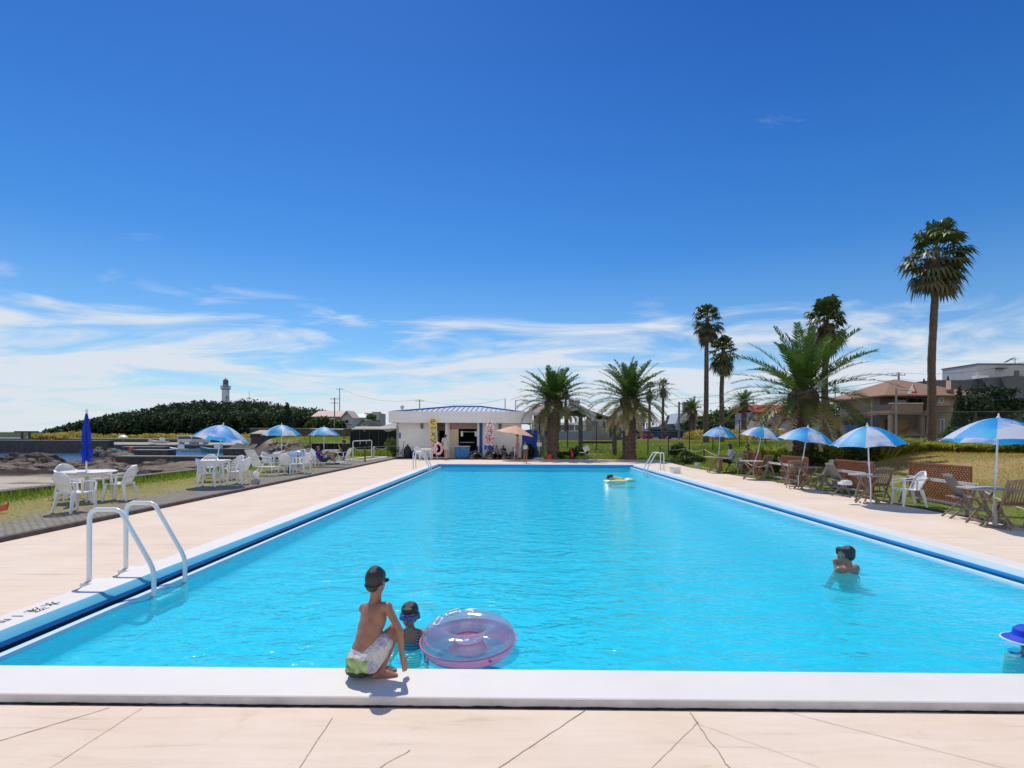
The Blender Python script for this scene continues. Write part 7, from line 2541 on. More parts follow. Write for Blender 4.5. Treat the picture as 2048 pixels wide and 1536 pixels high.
# lighthouse
YL_ = 262
xL = GX(451, YL_)
t = thing("lighthouse", "white lighthouse with a dark lantern rising above the headland forest", "lighthouse", (xL, YL_, 0))
zt_, zg_, zl_, zk_ = ZP(757, YL_), ZP(779, YL_), ZP(774.5, YL_), ZP(764, YL_)
s_ = YL_ / F
mb = MB(); mb.lathe([(7.6 * s_, 2), (7.2 * s_, zg_ - 8), (6.6 * s_, zg_)], n=28); mb.build("tower", mat("lighthouse_white", (.66, .68, .72), rough=.8, var=.04), t)
mb = MB(); mb.lathe([(6.6 * s_, zg_ - .6), (9.3 * s_, zg_ - .1), (9.3 * s_, zg_ + .3), (6 * s_, zg_ + .3)], n=28); mb.build("gallery", m_palegrey, t)
mb = MB(); mb.lathe([(9.1 * s_, zg_ + 1.1), (9.25 * s_, zg_ + 1.2), (9.1 * s_, zg_ + 1.3), (9.0 * s_, zg_ + 1.2), (9.1 * s_, zg_ + 1.1)], n=28)
for k in range(16): a = k * math.pi / 8; mb.tube([(9.1 * s_ * math.cos(a), 9.1 * s_ * math.sin(a), zg_ + .25), (9.1 * s_ * math.cos(a), 9.1 * s_ * math.sin(a), zg_ + 1.2)], .07, n=4)
mb.build("railing", m_greyclad, t)
mb = MB(); mb.lathe([(6.0 * s_, zg_ + .3), (6.0 * s_, zl_ + .6), (5.0 * s_, zl_ + .7)], n=24); mb.build("watch_room", m_palegrey, t)
mb = MB(); mb.lathe([(5.0 * s_, zl_ + .7), (5.0 * s_, zk_)], n=16, smooth=False); mb.build("lantern", mat("lantern_glass", (.10, .11, .13), rough=.1, var=.3, scale=3), t)
mb = MB()
for k in range(5): mb.lathe([(5.1 * s_, zl_ + .8 + k * .42), (5.25 * s_, zl_ + .85 + k * .42), (5.1 * s_, zl_ + .9 + k * .42)], n=16)
mb.build("lantern_bars", m_greyclad, t)
mb = MB(); mb.lathe([(5.4 * s_, zk_), (4.6 * s_, zk_ + .5), (2.6 * s_, zk_ + 1.0), (1.0 * s_, zk_ + 1.25), (.7 * s_, zk_ + 1.6), (.2 * s_, zt_)], n=20); mb.build("dome", m_greyclad, t)
mb = MB(); quadbox(mb, 4.2 * s_, 6.6 * s_, -6.2 * s_, -5.2 * s_, zg_ - 5.2, zg_ - 3.6); mb.build("window", m_glass, t)
t = thing("radio_mast", "thin radio mast with a flat platform right of the lighthouse", "mast", (GX(498, 262), 262, 0))
mb = MB(); mb.tube([(0, 0, 4), (0, 0, ZP(784, 262))], .09, n=5); mb.build("mast", m_palegrey, t)
mb = MB(); mb.box((0, 0, ZP(799, 262)), (2.2, 1.2, .25)); mb.box((0, 0, ZP(797, 262)), (1.2, .8, .2)); mb.build("platform", m_palegrey, t)

# houses left of the pool house
YQ = 128
t = thing("pink_roofed_house", "white house with a faded pink roof beside the wood", "house", (0, 0, 0))
zg = tz(-42, YQ)
mb = MB(); quadbox(mb, GX(630, YQ), GX(707, YQ), YQ, YQ + 8, zg - .5, ZP(835, YQ))
mb.prism([(GX(686, YQ), ZP(835, YQ)), (GX(707, YQ), ZP(835, YQ)), (GX(697, YQ), ZP(824, YQ))], "y", YQ - 1.0, YQ + 3); quadbox(mb, GX(686, YQ), GX(707, YQ), YQ - 1, YQ - .002, zg - .5, ZP(835, YQ)); mb.build("wall", mat("greyish_white_boards", (.50, .50, .50), rough=.9, var=.08), t)
mb = MB()
gable_roof(mb, GX(625, YQ), GX(697, YQ), YQ - .9, YQ + 8.9, ZP(834, YQ - .9), ZP(823, YQ + 4))
for (a, b_) in ((684, 697), (709, 697)):
    mb.add([(GX(a, YQ), YQ - 1.6, ZP(837, YQ)), (GX(a, YQ), YQ + 4, ZP(837, YQ)), (GX(b_, YQ), YQ + 4, ZP(822.5, YQ)), (GX(b_, YQ), YQ - 1.6, ZP(822.5, YQ)), (GX(a, YQ), YQ - 1.6, ZP(839, YQ)), (GX(b_, YQ), YQ - 1.6, ZP(824.5, YQ))], [(0, 1, 2, 3), (0, 3, 5, 4)])
mb.build("roof", m_pinkroof, t)
windows(t, [(634, 645, 838, 843), (650, 664, 838, 843), (672, 682, 838, 843)], YQ, m_palegrey)
windows(t, [(690, 697, 840, 846), (688, 705, 849, 850)], YQ - 1, m_darkwood)
t = thing("grey_gabled_house", "grey gabled house with a wide roof in front of the white roofs", "house", (0, 0, 0))
YQ = 118
mb = MB(); quadbox(mb, GX(716, YQ), GX(745, YQ), YQ, YQ + 6, -.5, ZP(853, YQ)); mb.prism([(GX(714, YQ), ZP(853, YQ)), (GX(745, YQ), ZP(853, YQ)), (GX(728, YQ), ZP(840, YQ))], "y", YQ, YQ + 6); mb.build("wall", mat("blue_grey_boards", (.33, .36, .40), rough=.9, var=.1), t)
mb = MB()
for (a, b_) in ((712, 728), (747, 728)):
    mb.add([(GX(a, YQ), YQ - .6, ZP(855, YQ)), (GX(a, YQ), YQ + 6, ZP(855, YQ)), (GX(b_, YQ), YQ + 6, ZP(839, YQ)), (GX(b_, YQ), YQ - .6, ZP(839, YQ)), (GX(a, YQ), YQ - .6, ZP(856.5, YQ)), (GX(b_, YQ), YQ - .6, ZP(840.5, YQ))], [(0, 1, 2, 3), (0, 3, 5, 4)])
mb.add([W(728, 840, YQ + .2), W(757, 842, YQ + .2), W(764, 853, YQ - .5), W(746, 854, YQ - .5)], [(0, 1, 2, 3)])
mb.build("roof", m_tileG, t)
windows(t, [(724, 733, 846, 851)], YQ, m_pipe)
t = thing("white_roofed_house", "house with a bright white metal roof behind the grey gabled one", "house", (0, 0, 0))
YQ = 140
mb = MB(); quadbox(mb, GX(705, YQ), GX(733, YQ), YQ, YQ + 6, -.5, ZP(835, YQ)); mb.build("wall", m_palegrey, t)
mb = MB(); hip_roof(mb, GX(703, YQ), GX(735, YQ), YQ - .8, YQ + 7, ZP(836, YQ), ZP(826, YQ + 3), 2.2); mb.build("roof", m_wallw, t)
windows(t, [(716, 722, 838, 845)], YQ, m_darkwood)
t = thing("flat_roofed_block", "cream flat roofed block with a red brown stair tower beyond the houses", "building", (0, 0, 0))
YQ = 160
mb = MB(); quadbox(mb, GX(722, YQ), GX(758, YQ), YQ, YQ + 8, -.5, ZP(827, YQ)); quadbox(mb, GX(742, YQ), GX(756, YQ), YQ + 1, YQ + 4, ZP(827, YQ), ZP(824, YQ)); mb.build("wall", mat("cream_grey_render", (.45, .43, .38), rough=.9, var=.08), t)
mb = MB(); quadbox(mb, GX(747, YQ), GX(752, YQ), YQ - .1, YQ - .01, ZP(838, YQ), ZP(830, YQ)); mb.build("stair_tower", m_tileR, t)
t = thing("storehouse", "long low storehouse with a pale curved roof behind the black net screen", "storehouse", (0, 0, 0))
YQ = 88
zg = tz(-26, YQ)
mb = MB(); quadbox(mb, GX(706, YQ), GX(785, YQ), YQ, YQ + 6, zg - .6, ZP(858, YQ)); mb.build("wall", m_darkwood, t)
mb = MB(); mb.add([W(703, 858, YQ - .6), W(766, 858, YQ - .6), W(776, 863, YQ - .6), W(794, 856, YQ - .6), W(790, 853, YQ + 5), W(712, 853, YQ + 5), W(703, 859.5, YQ - .6), W(766, 859.5, YQ - .6), W(776, 864.5, YQ - .6), W(794, 857.5, YQ - .6)], [(0, 1, 2, 3, 4, 5), (0, 6, 7, 1), (1, 7, 8, 2), (2, 8, 9, 3)]); mb.build("roof", mat("bleached_tin_roof", (.40, .37, .32), rough=.8, var=.12), t)
windows(t, [(727, 731, 860, 863)], YQ, m_palegrey)
for px, lb, sc in ((780, "low tiled roofed shed beside the pool house's fascia", 1),):
    YQ = 100
    t = thing("small_shed", lb, "shed", (0, 0, 0))
    mb = MB(); quadbox(mb, GX(766, YQ), GX(800, YQ), YQ, YQ + 5, -.5, ZP(853, YQ)); mb.build("wall", m_cream, t)
    mb = MB(); hip_roof(mb, GX(763, YQ), GX(804, YQ), YQ - .6, YQ + 5.6, ZP(854, YQ), ZP(846.5, YQ + 2.5), 1.6); mb.build("roof", m_tileG, t)
for i, (px, Y, yt, r_, ti, lb) in enumerate([(652, 124, 838, 3.0, .34, "dark shrubby tree in front of the pink roofed house"), (676, 122, 840, 2.6, .38, "leafy shrub right of the dark one at the pink roofed house"), (628, 128, 842, 3.0, .45, "green shrubby tree left of the pink roofed house"), (745, 135, 831, 2.0, .3, "small dark tree on the flat roofed block's left")]):
    loc, h = tat(px, Y, yt)
    tree("shrubby_tree", lb, loc, max(h, 2.5), r_, 500 + i, n=1100, leaf=.4, tint=ti, trunk_r=.2, group="trees among the houses on the left", base=.12)

# breakwaters, jetties, quay wall
def wallbox(label, pxa, pxb, Y, ytop, ybot, thick=1.2, ledge=None, name="breakwater", cat="breakwater", group="dark harbour walls"):
    xa, xb = GX(pxa, Y), GX(pxb, Y)
    z1, z0 = ZP(ytop, Y, pxa), ZP(ybot, Y, pxa)
    t = thing(name, label, cat, ((xa + xb) / 2, Y, 0), 0, group)
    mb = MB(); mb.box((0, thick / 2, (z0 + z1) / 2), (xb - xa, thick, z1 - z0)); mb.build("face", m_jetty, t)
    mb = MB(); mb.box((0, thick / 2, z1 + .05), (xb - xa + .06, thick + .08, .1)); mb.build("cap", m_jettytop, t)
    if ledge:
        zl = ZP(ledge, Y, pxa)
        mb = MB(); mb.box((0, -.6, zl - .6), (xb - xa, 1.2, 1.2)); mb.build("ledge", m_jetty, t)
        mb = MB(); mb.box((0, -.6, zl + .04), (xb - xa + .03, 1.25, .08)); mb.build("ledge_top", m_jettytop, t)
    return t


wallbox("long dark breakwater at the left edge behind the rocks", -120, 216, 100, 880.5, 918, 1.5, ledge=906)
wallbox("far dark sea wall in front of the headland forest", -60, 500, 138, 877, 891, 1.2)
wallbox("low dark jetty behind the near white table set", 232, 600, 56, 913.5, 940, 1.0)
wallbox("short dark jetty reaching into the harbour water", 262, 336, 84, 900.5, 926, 2.0)
wallbox("farther short jetty just beyond the first one", 244, 328, 96, 894, 922, 1.6)
wallbox("dark quay wall right of the moored boats", 446, 560, 92, 898, 924, 1.6)
wallbox("sunlit quay with parked vans in front of the forest", 226, 520, 119, 890, 909, .6)
wallbox("grey retaining wall below the houses on the left", 500, 800, 104, 857, 876, .8, name="retaining_wall", cat="wall")
# pipe rail at the far left
t = thing("pier_rail", "low dark pier beam on two legs at the far left shore", "pier", (0, 0, 0))
mb = MB(); mb.bar(W(30, 863.5, 122), W(76, 863.5, 122), .5, .3); mb.build("beam", m_jetty, t)
for px in (44, 59):
    mb = MB(); p = W(px, 864, 122); mb.tube([(p.x, p.y, -2.5), (p.x, p.y, p.z - .1)], .25, n=7); mb.build("leg", m_jetty, t)
# headland grass tip
bl = [(GX(62 + 40 * rg.rand(), 135), 135 + 6 * rg.rand(), .2 + .5 * rg.rand(), 2.0, 1.2, .7, .6 + .3 * rg.rand()) for k in range(24)]
P, T = leaf_cloud(rg, bl, 2600, .3)
tag(link("shore_grass", leaf_mesh("shore_grass", P, T, m_grass)), kind="stuff")

# rocks
m_rock = mat("dark_wet_rock", (.075, .06, .05), rough=.85, var=.5, scale=1.2, bump=.9, bscale=3)
m_rocks = mat("brown_rock", (.19, .15, .12), rough=.95, var=.4, scale=1.5, bump=.9, bscale=3)


def rock_mesh(mb, c, r, seed, n=22, m=14):
    b0 = len(mb.v)
    mb.ell((0, 0, 0), (1, 1, 1), n=n, m=m, smooth=False)
    for i in range(b0, len(mb.v)):
        p = Vector(mb.v[i])
        k = 1 + .38 * mnoise.noise((p.x * 1.3 + seed, p.y * 1.3, p.z * 1.3)) + .18 * mnoise.noise((p.x * 3.5, p.y * 3.5 + seed, p.z * 3.5)) + .10 * mnoise.noise((p.x * 8, p.y * 8 + seed, p.z * 8))
        mb.v[i] = (c[0] + p.x * r[0] * k, c[1] + p.y * r[1] * k, c[2] + p.z * r[2] * k)


for i, (pa_, pb_, yt, yb_, Y, lb, m_) in enumerate([(48, 124, 907, 940, 62, "large humped dark rock left of the blue inlet", m_rock), (10, 46, 909, 936, 64, "smaller humped rock at the left edge of the shore", m_rock),
                                                  (-30, 22, 912, 938, 62, "flat dark rock cut by the left edge", m_rock), (60, 104, 918, 946, 54, "low dark rock in front of the large humped one", m_rock),
                                                  (182, 212, 897, 914, 84, "pale brown rock slab leaning by the breakwater's end", m_rocks), (205, 240, 898, 917, 78, "jagged brown rock left of the short jetty", m_rocks),
                                                  (224, 268, 904, 922, 70, "flat topped brown rock before the short jetty", m_rocks), (184, 236, 915, 936, 58, "black rock at the foot of the low jetty", m_rock),
                                                  (300, 345, 920, 936, 50, "low slanting dark rock slab on the beach", m_rock), (300, 470, 926, 944, 44, "wide low rock shelf on the beach", m_rocks)]):
    xa, xb = GX(pa_, Y), GX(pb_, Y)
    zt5, zb5 = ZP(yt, Y, pa_), ZP(yb_, Y, pa_) - .3
    mb = MB()
    rock_mesh(mb, (0, 0, 0), ((xb - xa) / 2, (xb - xa) * .4, (zt5 - zb5) / 2 / .95), i * 7.3)
    o = mb.build("rock", m_); o.location = ((xa + xb) / 2, Y, (zt5 + zb5) / 2)
    tag(o, lb, "rock", "rocks along the shore")
rgp = random.Random(77)
mb = MB()
for k in range(420):
    zone = rgp.random()
    if zone < .6: px, Y = rgp.uniform(-20, 470), rgp.uniform(40, 58)
    elif zone < .75: px, Y = rgp.uniform(180, 300), rgp.uniform(58, 84)
    else: px, Y = rgp.uniform(500, 620), rgp.uniform(58, 82)
    x = GX(px, Y)
    z = tz(x, Y)
    if z < -2.0 or z > .4: continue
    r_ = rgp.uniform(.12, .5)
    rock_mesh(mb, (x, Y, z + r_ * .1), (r_ * rgp.uniform(.9, 2.0), r_ * rgp.uniform(.8, 1.4), r_ * rgp.uniform(.4, .8)), k * 1.7, n=8, m=5)
tag(mb.build("shore_rubble", m_rocks), kind="stuff")


# boats and harbour vans
def boat(label, px, Y, rz, hull, s=1.0, cabin=True):
    t = thing("fishing_boat", label, "boat", (GX(px, Y), Y, -2.2), rz, "small boats in the harbour")
    t.scale = (s,) * 3
    st_ = [(-2.6, .62, .1, .75), (-1.2, .85, 0, .7), (.6, .85, 0, .78), (1.9, .5, .1, .98), (2.9, .04, .5, 1.2)]
    vs, fs = [], []
    for (x, w, zb, zt6) in st_:
        vs += [(x, -w, zt6), (x, -w * .7, zb), (x, w * .7, zb), (x, w, zt6)]
    for i in range(len(st_) - 1):
        for k in range(3): fs.append((i * 4 + k, i * 4 + k + 1, (i + 1) * 4 + k + 1, (i + 1) * 4 + k))
        fs.append((i * 4 + 3, i * 4, (i + 1) * 4, (i + 1) * 4 + 3))
    fs += [(0, 3, 2, 1), (16, 17, 18, 19)]
    mb = MB(); mb.add(vs, fs); mb.build("hull", hull, t)
    if cabin:
        mb = MB(); mb.box((-.9, 0, 1.2), (1.2, .9, 1.0)); mb.build("cabin", m_plastic, t, bevel=.05)
        mb = MB(); mb.box((-.29, 0, 1.42), (.02, .7, .4)); mb.build("window", m_glass, t)
        mb = MB(); mb.tube([(-1.2, 0, 1.7), (-1.2, 0, 3.0)], .03, n=5); mb.build("mast", m_palegrey, t)
    return t


m_teal = mat("teal_hull_paint", (.05, .24, .26), rough=.5, var=.1); m_hullw = mat("white_hull_paint", (.55, .57, .58), rough=.5, var=.08)
boat("white fishing boat moored left of the parked vans", 356, 110, R(170), m_hullw, .8)
boat("pale blue boat moored right of the white one", 385, 108, R(10), mat("pale_blue_hull", (.30, .44, .52), rough=.5, var=.08), .75, False)
boat("teal boat with a cabin beside the dark quay wall", 428, 104, R(175), m_teal, 1.0)
boat("teal open boat pulled up on the rocks left of the short jetty", 243, 74, R(200), m_teal, .42, False)
boat("grey boat standing on the quay before the far wall", 318, 121, R(190), m_hullw, .75)
bpy.context.view_layer.update()
for o in COL.objects:
    if o.name.startswith("fishing_boat") and o.get("label", "").startswith("grey boat standing"): o.location.z = -.8
    if o.name.startswith("fishing_boat") and o.get("label", "").startswith("teal open"): o.location.z = -1.15
car("white van parked on the quay in front of the forest", 374, 121, R(8), p_white, "van", "van", "parked_van", "vans parked on the quay", 1.0)
car("silver van parked behind the tilted umbrella on the quay", 402, 121, R(4), p_silver, "van", "van", "parked_van", "vans parked on the quay", 1.0)
mb = MB(); mb.tube([(0, 0, -.2), (0, 0, .55)], .035, n=6); mb.ell((0, 0, .5), (.3, .28, .42), n=12, m=8)
o = mb.build("buoy", mat("orange_red_buoy", (.75, .12, .05), rough=.5, var=.1)); o.location = W(262, 905, 80); tag(o, "orange red buoy lying on the short jetty's rocks", "buoy")
t = thing("beach_parasol", "tiny white and blue parasol standing on the far quay", "umbrella", (GX(246, 118), 118, -.8))
mb = MB(); mb.lathe([(.02, 1.9), (.5, 1.75), (.95, 1.35)], n=12); mb.build("canopy", m_plastic, t)
mb = MB(); mb.tube([(0, 0, 0), (0, 0, 1.9)], .03, n=5); mb.build("pole", m_palegrey, t)
t = thing("work_shed", "small open shed with a pale sloping roof beside the middle left umbrella", "shed", (0, 0, 0))
YQ = 94
mb = MB(); quadbox(mb, GX(502, YQ), GX(536, YQ), YQ, YQ + 3, -.3, ZP(867, YQ)); mb.build("wall", m_darkwood, t)
mb = MB(); mb.add([W(500, 867, YQ - .6), W(541, 867, YQ - .6), W(537, 860, YQ + 2), W(520, 860, YQ + 2), W(500, 868, YQ - .6), W(541, 868, YQ - .6)], [(0, 1, 2, 3), (0, 4, 5, 1)]); mb.build("roof", mat("straw_coloured_roof", (.46, .41, .32), rough=.9, var=.12), t)
# concrete slipway
p = [W(545, 905, 66), W(640, 888, 62), W(644, 892, 58), W(552, 911, 58)]
mb = MB(); mb.add([(q_.x, q_.y, q_.z) for q_ in p] + [(q_.x, q_.y, q_.z - .5) for q_ in p], [(0, 1, 2, 3), (0, 4, 5, 1), (1, 5, 6, 2), (2, 6, 7, 3), (3, 7, 4, 0)])
tag(mb.build("slipway", m_jettytop), kind="structure")

# ================================================================== PEOPLE
SKIN_T = mat("tanned_skin", (0.32, 0.158, 0.098), rough=0.42, var=0.12, scale=14, bump=0.06, bscale=60, spec=0.5)
SKIN_L = mat("light_skin", (0.50, 0.31, 0.225), rough=0.5, var=0.08, scale=14)
HAIR = mat("black_hair", (0.012, 0.010, 0.010), rough=0.35, var=0.5, scale=30, stretch=(6, 6, 1), spec=0.6, bump=0.4, bscale=40)
LIPS = mat("lips", (0.33, 0.12, 0.10), rough=.5, var=.1)


def cap(mb, p0, p1, r0, r1=None, n=12):
    r1 = r0 if r1 is None else r1
    p0, p1 = Vector(p0), Vector(p1)
    mb.tube([p0, p1], [r0, r1], n=n)
    mb.ell(p0, (r0,) * 3, n=n, m=8); mb.ell(p1, (r1,) * 3, n=n, m=8)


def merged(mb, name, m, parent, voxel, smooth=3, hide=None):
    """One continuous skin over everything collected in mb."""
    o = mb.build("tmp_shape", m)
    md = o.modifiers.new("r", "REMESH"); md.mode = "VOXEL"; md.voxel_size = voxel; md.use_smooth_shade = True
    if smooth:
        sm = o.modifiers.new("s", "SMOOTH"); sm.iterations = smooth; sm.factor = .5
    dg = bpy.context.evaluated_depsgraph_get()
    me = bpy.data.meshes.new_from_object(o.evaluated_get(dg))
    old = o.data
    bpy.data.objects.remove(o)
    bpy.data.meshes.remove(old)
    me.name = name
    me.materials.clear(); me.materials.append(m)
    me.polygons.foreach_set("use_smooth", np.ones(len(me.polygons), bool))
    return link(name, me, parent)


def frame3(right, fwd):
    r_ = Vector(right).normalized(); f = Vector(fwd).normalized()
    u_ = r_.cross(f).normalized()
    return Matrix((r_, f, u_)).transposed()


def hand(mb, wrist, d, nrm, s, curl=.5, side=1):
    """palm, four unequal bent fingers and a thumb; d = towards the fingertips, nrm = back of the hand"""
    d = Vector(d).normalized(); nrm = (Vector(nrm) - d * Vector(nrm).dot(d)).normalized()
    x = d.cross(nrm).normalized() * side
    M3 = Matrix((x, d, nrm)).transposed()
    w = Vector(wrist)
    mb.ell(w + d * .042 * s, (.034 * s, .048 * s, .014 * s), M3, n=12, m=8)
    for k, (off, ln) in enumerate(((-.025, .058), (-.008, .068), (.009, .064), (.025, .050))):
        b0 = w + d * .078 * s + x * off * s
        a = curl * (.5 + .1 * k)
        d1 = (d * math.cos(a) - nrm * math.sin(a) + x * off * 3).normalized()
        d2 = (d * math.cos(a * 2.0) - nrm * math.sin(a * 2.0) + x * off * 2).normalized()
        b1 = b0 + d1 * ln * .5 * s; b2 = b1 + d2 * ln * .5 * s
        cap(mb, b0, b1, .0082 * s, .0075 * s, 8); cap(mb, b1, b2, .0075 * s, .0062 * s, 8)
    t0 = w + d * .022 * s - x * .028 * s
    t1 = t0 + (d * .62 - x * .72 - nrm * .3).normalized() * .034 * s
    t2 = t1 + (d * .92 - x * .3 - nrm * .3).normalized() * .028 * s
    cap(mb, t0, t1, .0105 * s, .009 * s, 8); cap(mb, t1, t2, .009 * s, .007 * s, 8)


def head_shape(mb, c, right, fwd, s, face=True):
    M3 = frame3(right, fwd)
    c = Vector(c)
    P = lambda x, y, z: c + M3 @ (Vector((x, y, z)) * s)
    mb.ell(P(0, -.012, .018), (.073 * s, .090 * s, .092 * s), M3, n=18, m=12)
    mb.ell(P(0, .018, -.045), (.055 * s, .066 * s, .062 * s), M3, n=14, m=10)
    mb.ell(P(0, .058, -.085), (.024 * s, .024 * s, .020 * s), M3, n=10, m=6)
    if face:
        cap(mb, P(0, .080, .005), P(0, .098, -.030), .009 * s, .013 * s, 8)
        for q in (-1, 1):
            mb.ell(P(q * .074, -.005, -.012), (.010 * s, .020 * s, .032 * s), M3, n=8, m=6)
            mb.ell(P(q * .030, .066, .012), (.022 * s, .012 * s, .010 * s), M3, n=8, m=6)
        mb.ell(P(0, .078, -.058), (.022 * s, .010 * s, .009 * s), M3, n=8, m=6)


def hair_shape(mb, c, right, fwd, s, length=0.0, fringe=.0):
    M3 = frame3(right, fwd)
    c = Vector(c)
    P = lambda x, y, z: c + M3 @ (Vector((x, y, z)) * s)
    mb.ell(P(0, -.022, .042), (.082 * s, .092 * s, .078 * s), M3, n=18, m=12)
    mb.ell(P(0, -.062, -.008), (.070 * s, .046 * s, .075 * s), M3, n=14, m=10)
    if fringe: mb.ell(P(0, .045, .055), (.062 * s, .042 * s, .035 * s), M3, n=12, m=8)
    for q in (-1, 1): mb.ell(P(q * .064, -.028, .0), (.016 * s, .045 * s, .05 * s), M3, n=10, m=6)
    if length:
        cap(mb, P(0, -.072, -.03), P(0, -.098, -.03 - length), .062 * s, .045 * s)
        for q in (-1, 1): cap(mb, P(q * .055, -.04, .0), P(q * .06, -.075, -length), .03 * s, .026 * s)


def figure(label, base, heading, h, pose, skin, hair_len, clothes, headdir=None, head_tilt=0.0, fringe=.02, group=None, voxel=.014, cat="person", hat=None, face=True, hair=True):
    """pose: joints in metres for a 1.7 m person as (right, forward, up); heading = angle of the forward direction."""
    s = h / 1.7
    t = thing("person", label, cat, base, 0, group)
    f = Vector((math.cos(heading), math.sin(heading), 0)); r_ = Vector((f.y, -f.x, 0)); up = Vector((0, 0, 1))
    J = {k: (r_ * v[0] + f * v[1] + up * v[2]) * s for k, v in pose.items()}
    M3 = frame3(r_, f)
    mb = MB()
    ch, pv, nk, hd = J["chest"], J["pelvis"], J["neck"], J["head"]
    ax = (ch - pv).normalized()
    Mt = frame3(r_, (ax.cross(r_) * -1) if True else f)
    mb.ell(ch + ax * .02 * s, (.155 * s, .10 * s, .16 * s), Mt, n=18, m=12)
    mb.ell((ch + pv) / 2, (.132 * s, .092 * s, .17 * s), Mt, n=16, m=10)
    mb.ell(pv, (.152 * s, .108 * s, .11 * s), Mt, n=16, m=10)
    cap(mb, ch + ax * .12 * s, nk, .085 * s, .055 * s); cap(mb, nk, hd - ax * .03 * s, .05 * s, .05 * s)
    hf = Vector((math.cos(headdir), math.sin(headdir), 0)) if headdir is not None else f
    hf = (hf + up * head_tilt).normalized()
    hr = hf.cross(up).normalized()
    head_shape(mb, hd, hr, hf, s, face)
    for q, sd_ in (("L", -1), ("R", 1)):
        S, E, Wr = J["shoulder" + q], J["elbow" + q], J["wrist" + q]
        cap(mb, ch + ax * .10 * s, S, .06 * s, .052 * s); cap(mb, S, E, .05 * s, .038 * s); cap(mb, E, Wr, .038 * s, .026 * s)
        hand(mb, Wr, Wr - E, r_ * sd_, s, .5, sd_)
        Hp, K, A = J["hip" + q], J["knee" + q], J["ankle" + q]
        cap(mb, Hp, K, .082 * s, .056 * s); cap(mb, K, K.lerp(A, .35), .054 * s, .056 * s); cap(mb, K.lerp(A, .35), A, .056 * s, .034 * s)
        T_ = J.get("toe" + q, A + f * .17 * s - up * .05 * s)
        cap(mb, A - up * .028 * s - f * .03 * s, T_, .036 * s, .024 * s)
    merged(mb, "body", skin, t, voxel * max(s, .75))
    if hair:
        mb = MB(); hair_shape(mb, hd, hr, hf, s, hair_len, fringe); merged(mb, "hair", HAIR, t, voxel * .8 * max(s, .75), 2)
    for (nm, m, segs) in clothes:
        mb = MB()
        for sg in segs:
            if sg[0] == "torso":
                lo, hi, grow = sg[1], sg[2], sg[3]
                for i in range(6):
                    q = lo + (hi - lo) * i / 5
                    c = pv.lerp(ch + ax * .14 * s, q)
                    wx = (.158 if q < .25 else (.14 if q < .55 else .160 - .05 * max(0, q - .85) / .15)) + grow
                    mb.ell(c, (wx * s, (.108 + grow) * s, .095 * s), Mt, n=16, m=8)
            elif sg[0] == "limb":
                a, b_ = J[sg[1]], J[sg[2]]
                cap(mb, a, a.lerp(b_, sg[3]), sg[4] * s, sg[5] * s)
            elif sg[0] == "shoe":
                for q in "LR":
                    A = J["ankle" + q]; T_ = J.get("toe" + q, A + f * .17 * s - up * .05 * s)
                    cap(mb, A - up * .045 * s - f * .03 * s, T_ - up * .006, .036 * s, .03 * s)
        merged(mb, nm, m, t, voxel * .85 * max(s, .75), 2)
    return t


def stand(**k):
    p = dict(pelvis=(0, 0, .93), chest=(0, 0, 1.24), neck=(0, -.01, 1.44), head=(0, .015, 1.585), shoulderL=(-.165, 0, 1.38), shoulderR=(.165, 0, 1.38), elbowL=(-.215, -.02, 1.09), elbowR=(.215, -.02, 1.09),
             wristL=(-.22, .07, .86), wristR=(.22, .07, .86), hipL=(-.085, 0, .90), hipR=(.085, 0, .90), kneeL=(-.09, .02, .49), kneeR=(.09, .02, .49), ankleL=(-.09, -.03, .075), ankleR=(.09, -.03, .075), toeL=(-.10, .14, .026), toeR=(.10, .14, .026))
    p.update(k)
    return p


def sit(**k):
    p = dict(pelvis=(0, -.02, .54), chest=(0, -.05, .85), neck=(0, -.03, 1.05), head=(0, .02, 1.19), shoulderL=(-.165, -.04, .99), shoulderR=(.165, -.04, .99), elbowL=(-.215, .06, .74), elbowR=(.215, .06, .74),
             wristL=(-.13, .28, .72), wristR=(.13, .28, .72), hipL=(-.09, 0, .53), hipR=(.09, 0, .53), kneeL=(-.11, .42, .52), kneeR=(.11, .42, .52), ankleL=(-.11, .44, .09), ankleR=(.11, .44, .09), toeL=(-.12, .61, .03), toeR=(.12, .61, .03))
    p.update(k)
    return p


def cloth(name, c, var=.12, col2=None, scale=8): return mat(name, c, rough=.85, var=var, scale=scale, col2=col2)


# --- the boy crouching on the coping (placed joint by joint)
def BP(cx, cy, Y): return W(640 + cx * .2051, 1100 + cy * .2051, Y)


PHI = R(33)
bf = Vector((math.sin(PHI), math.cos(PHI), 0)); br_ = Vector((math.cos(PHI), -math.sin(PHI), 0))
org = BP(470, 1240, 3.70); org.z = CT
boy = thing("person", "boy in white and green swim shorts crouching on the near pool edge", "person", org)
def bo(v): return Vector(v) - org
nk, c7 = bo(BP(545, 445, 3.80)), bo(BP(535, 530, 3.79))
hdc = bo(BP(548, 312, 3.81))
shL, shR = bo(BP(428, 572, 3.84)), bo(BP(656, 556, 3.72))
ch, ws_, pv = bo(BP(520, 660, 3.765)), bo(BP(455, 880, 3.71)), bo(BP(408, 1060, 3.69))
hpR, knR, anR = bo(BP(470, 1085, 3.64)), bo(BP(724, 775, 3.76)), bo(BP(592, 1188, 3.68))
hpL, knL, anL = bo(BP(372, 1075, 3.75)), bo(BP(672, 838, 3.94)), bo(BP(520, 1120, 3.80))
elR, wrR = bo(BP(782, 790, 3.66)), bo(BP(800, 1050, 3.69))
elL, wrL = bo(BP(520, 820, 4.0)), bo(BP(650, 870, 4.02))
mb = MB()
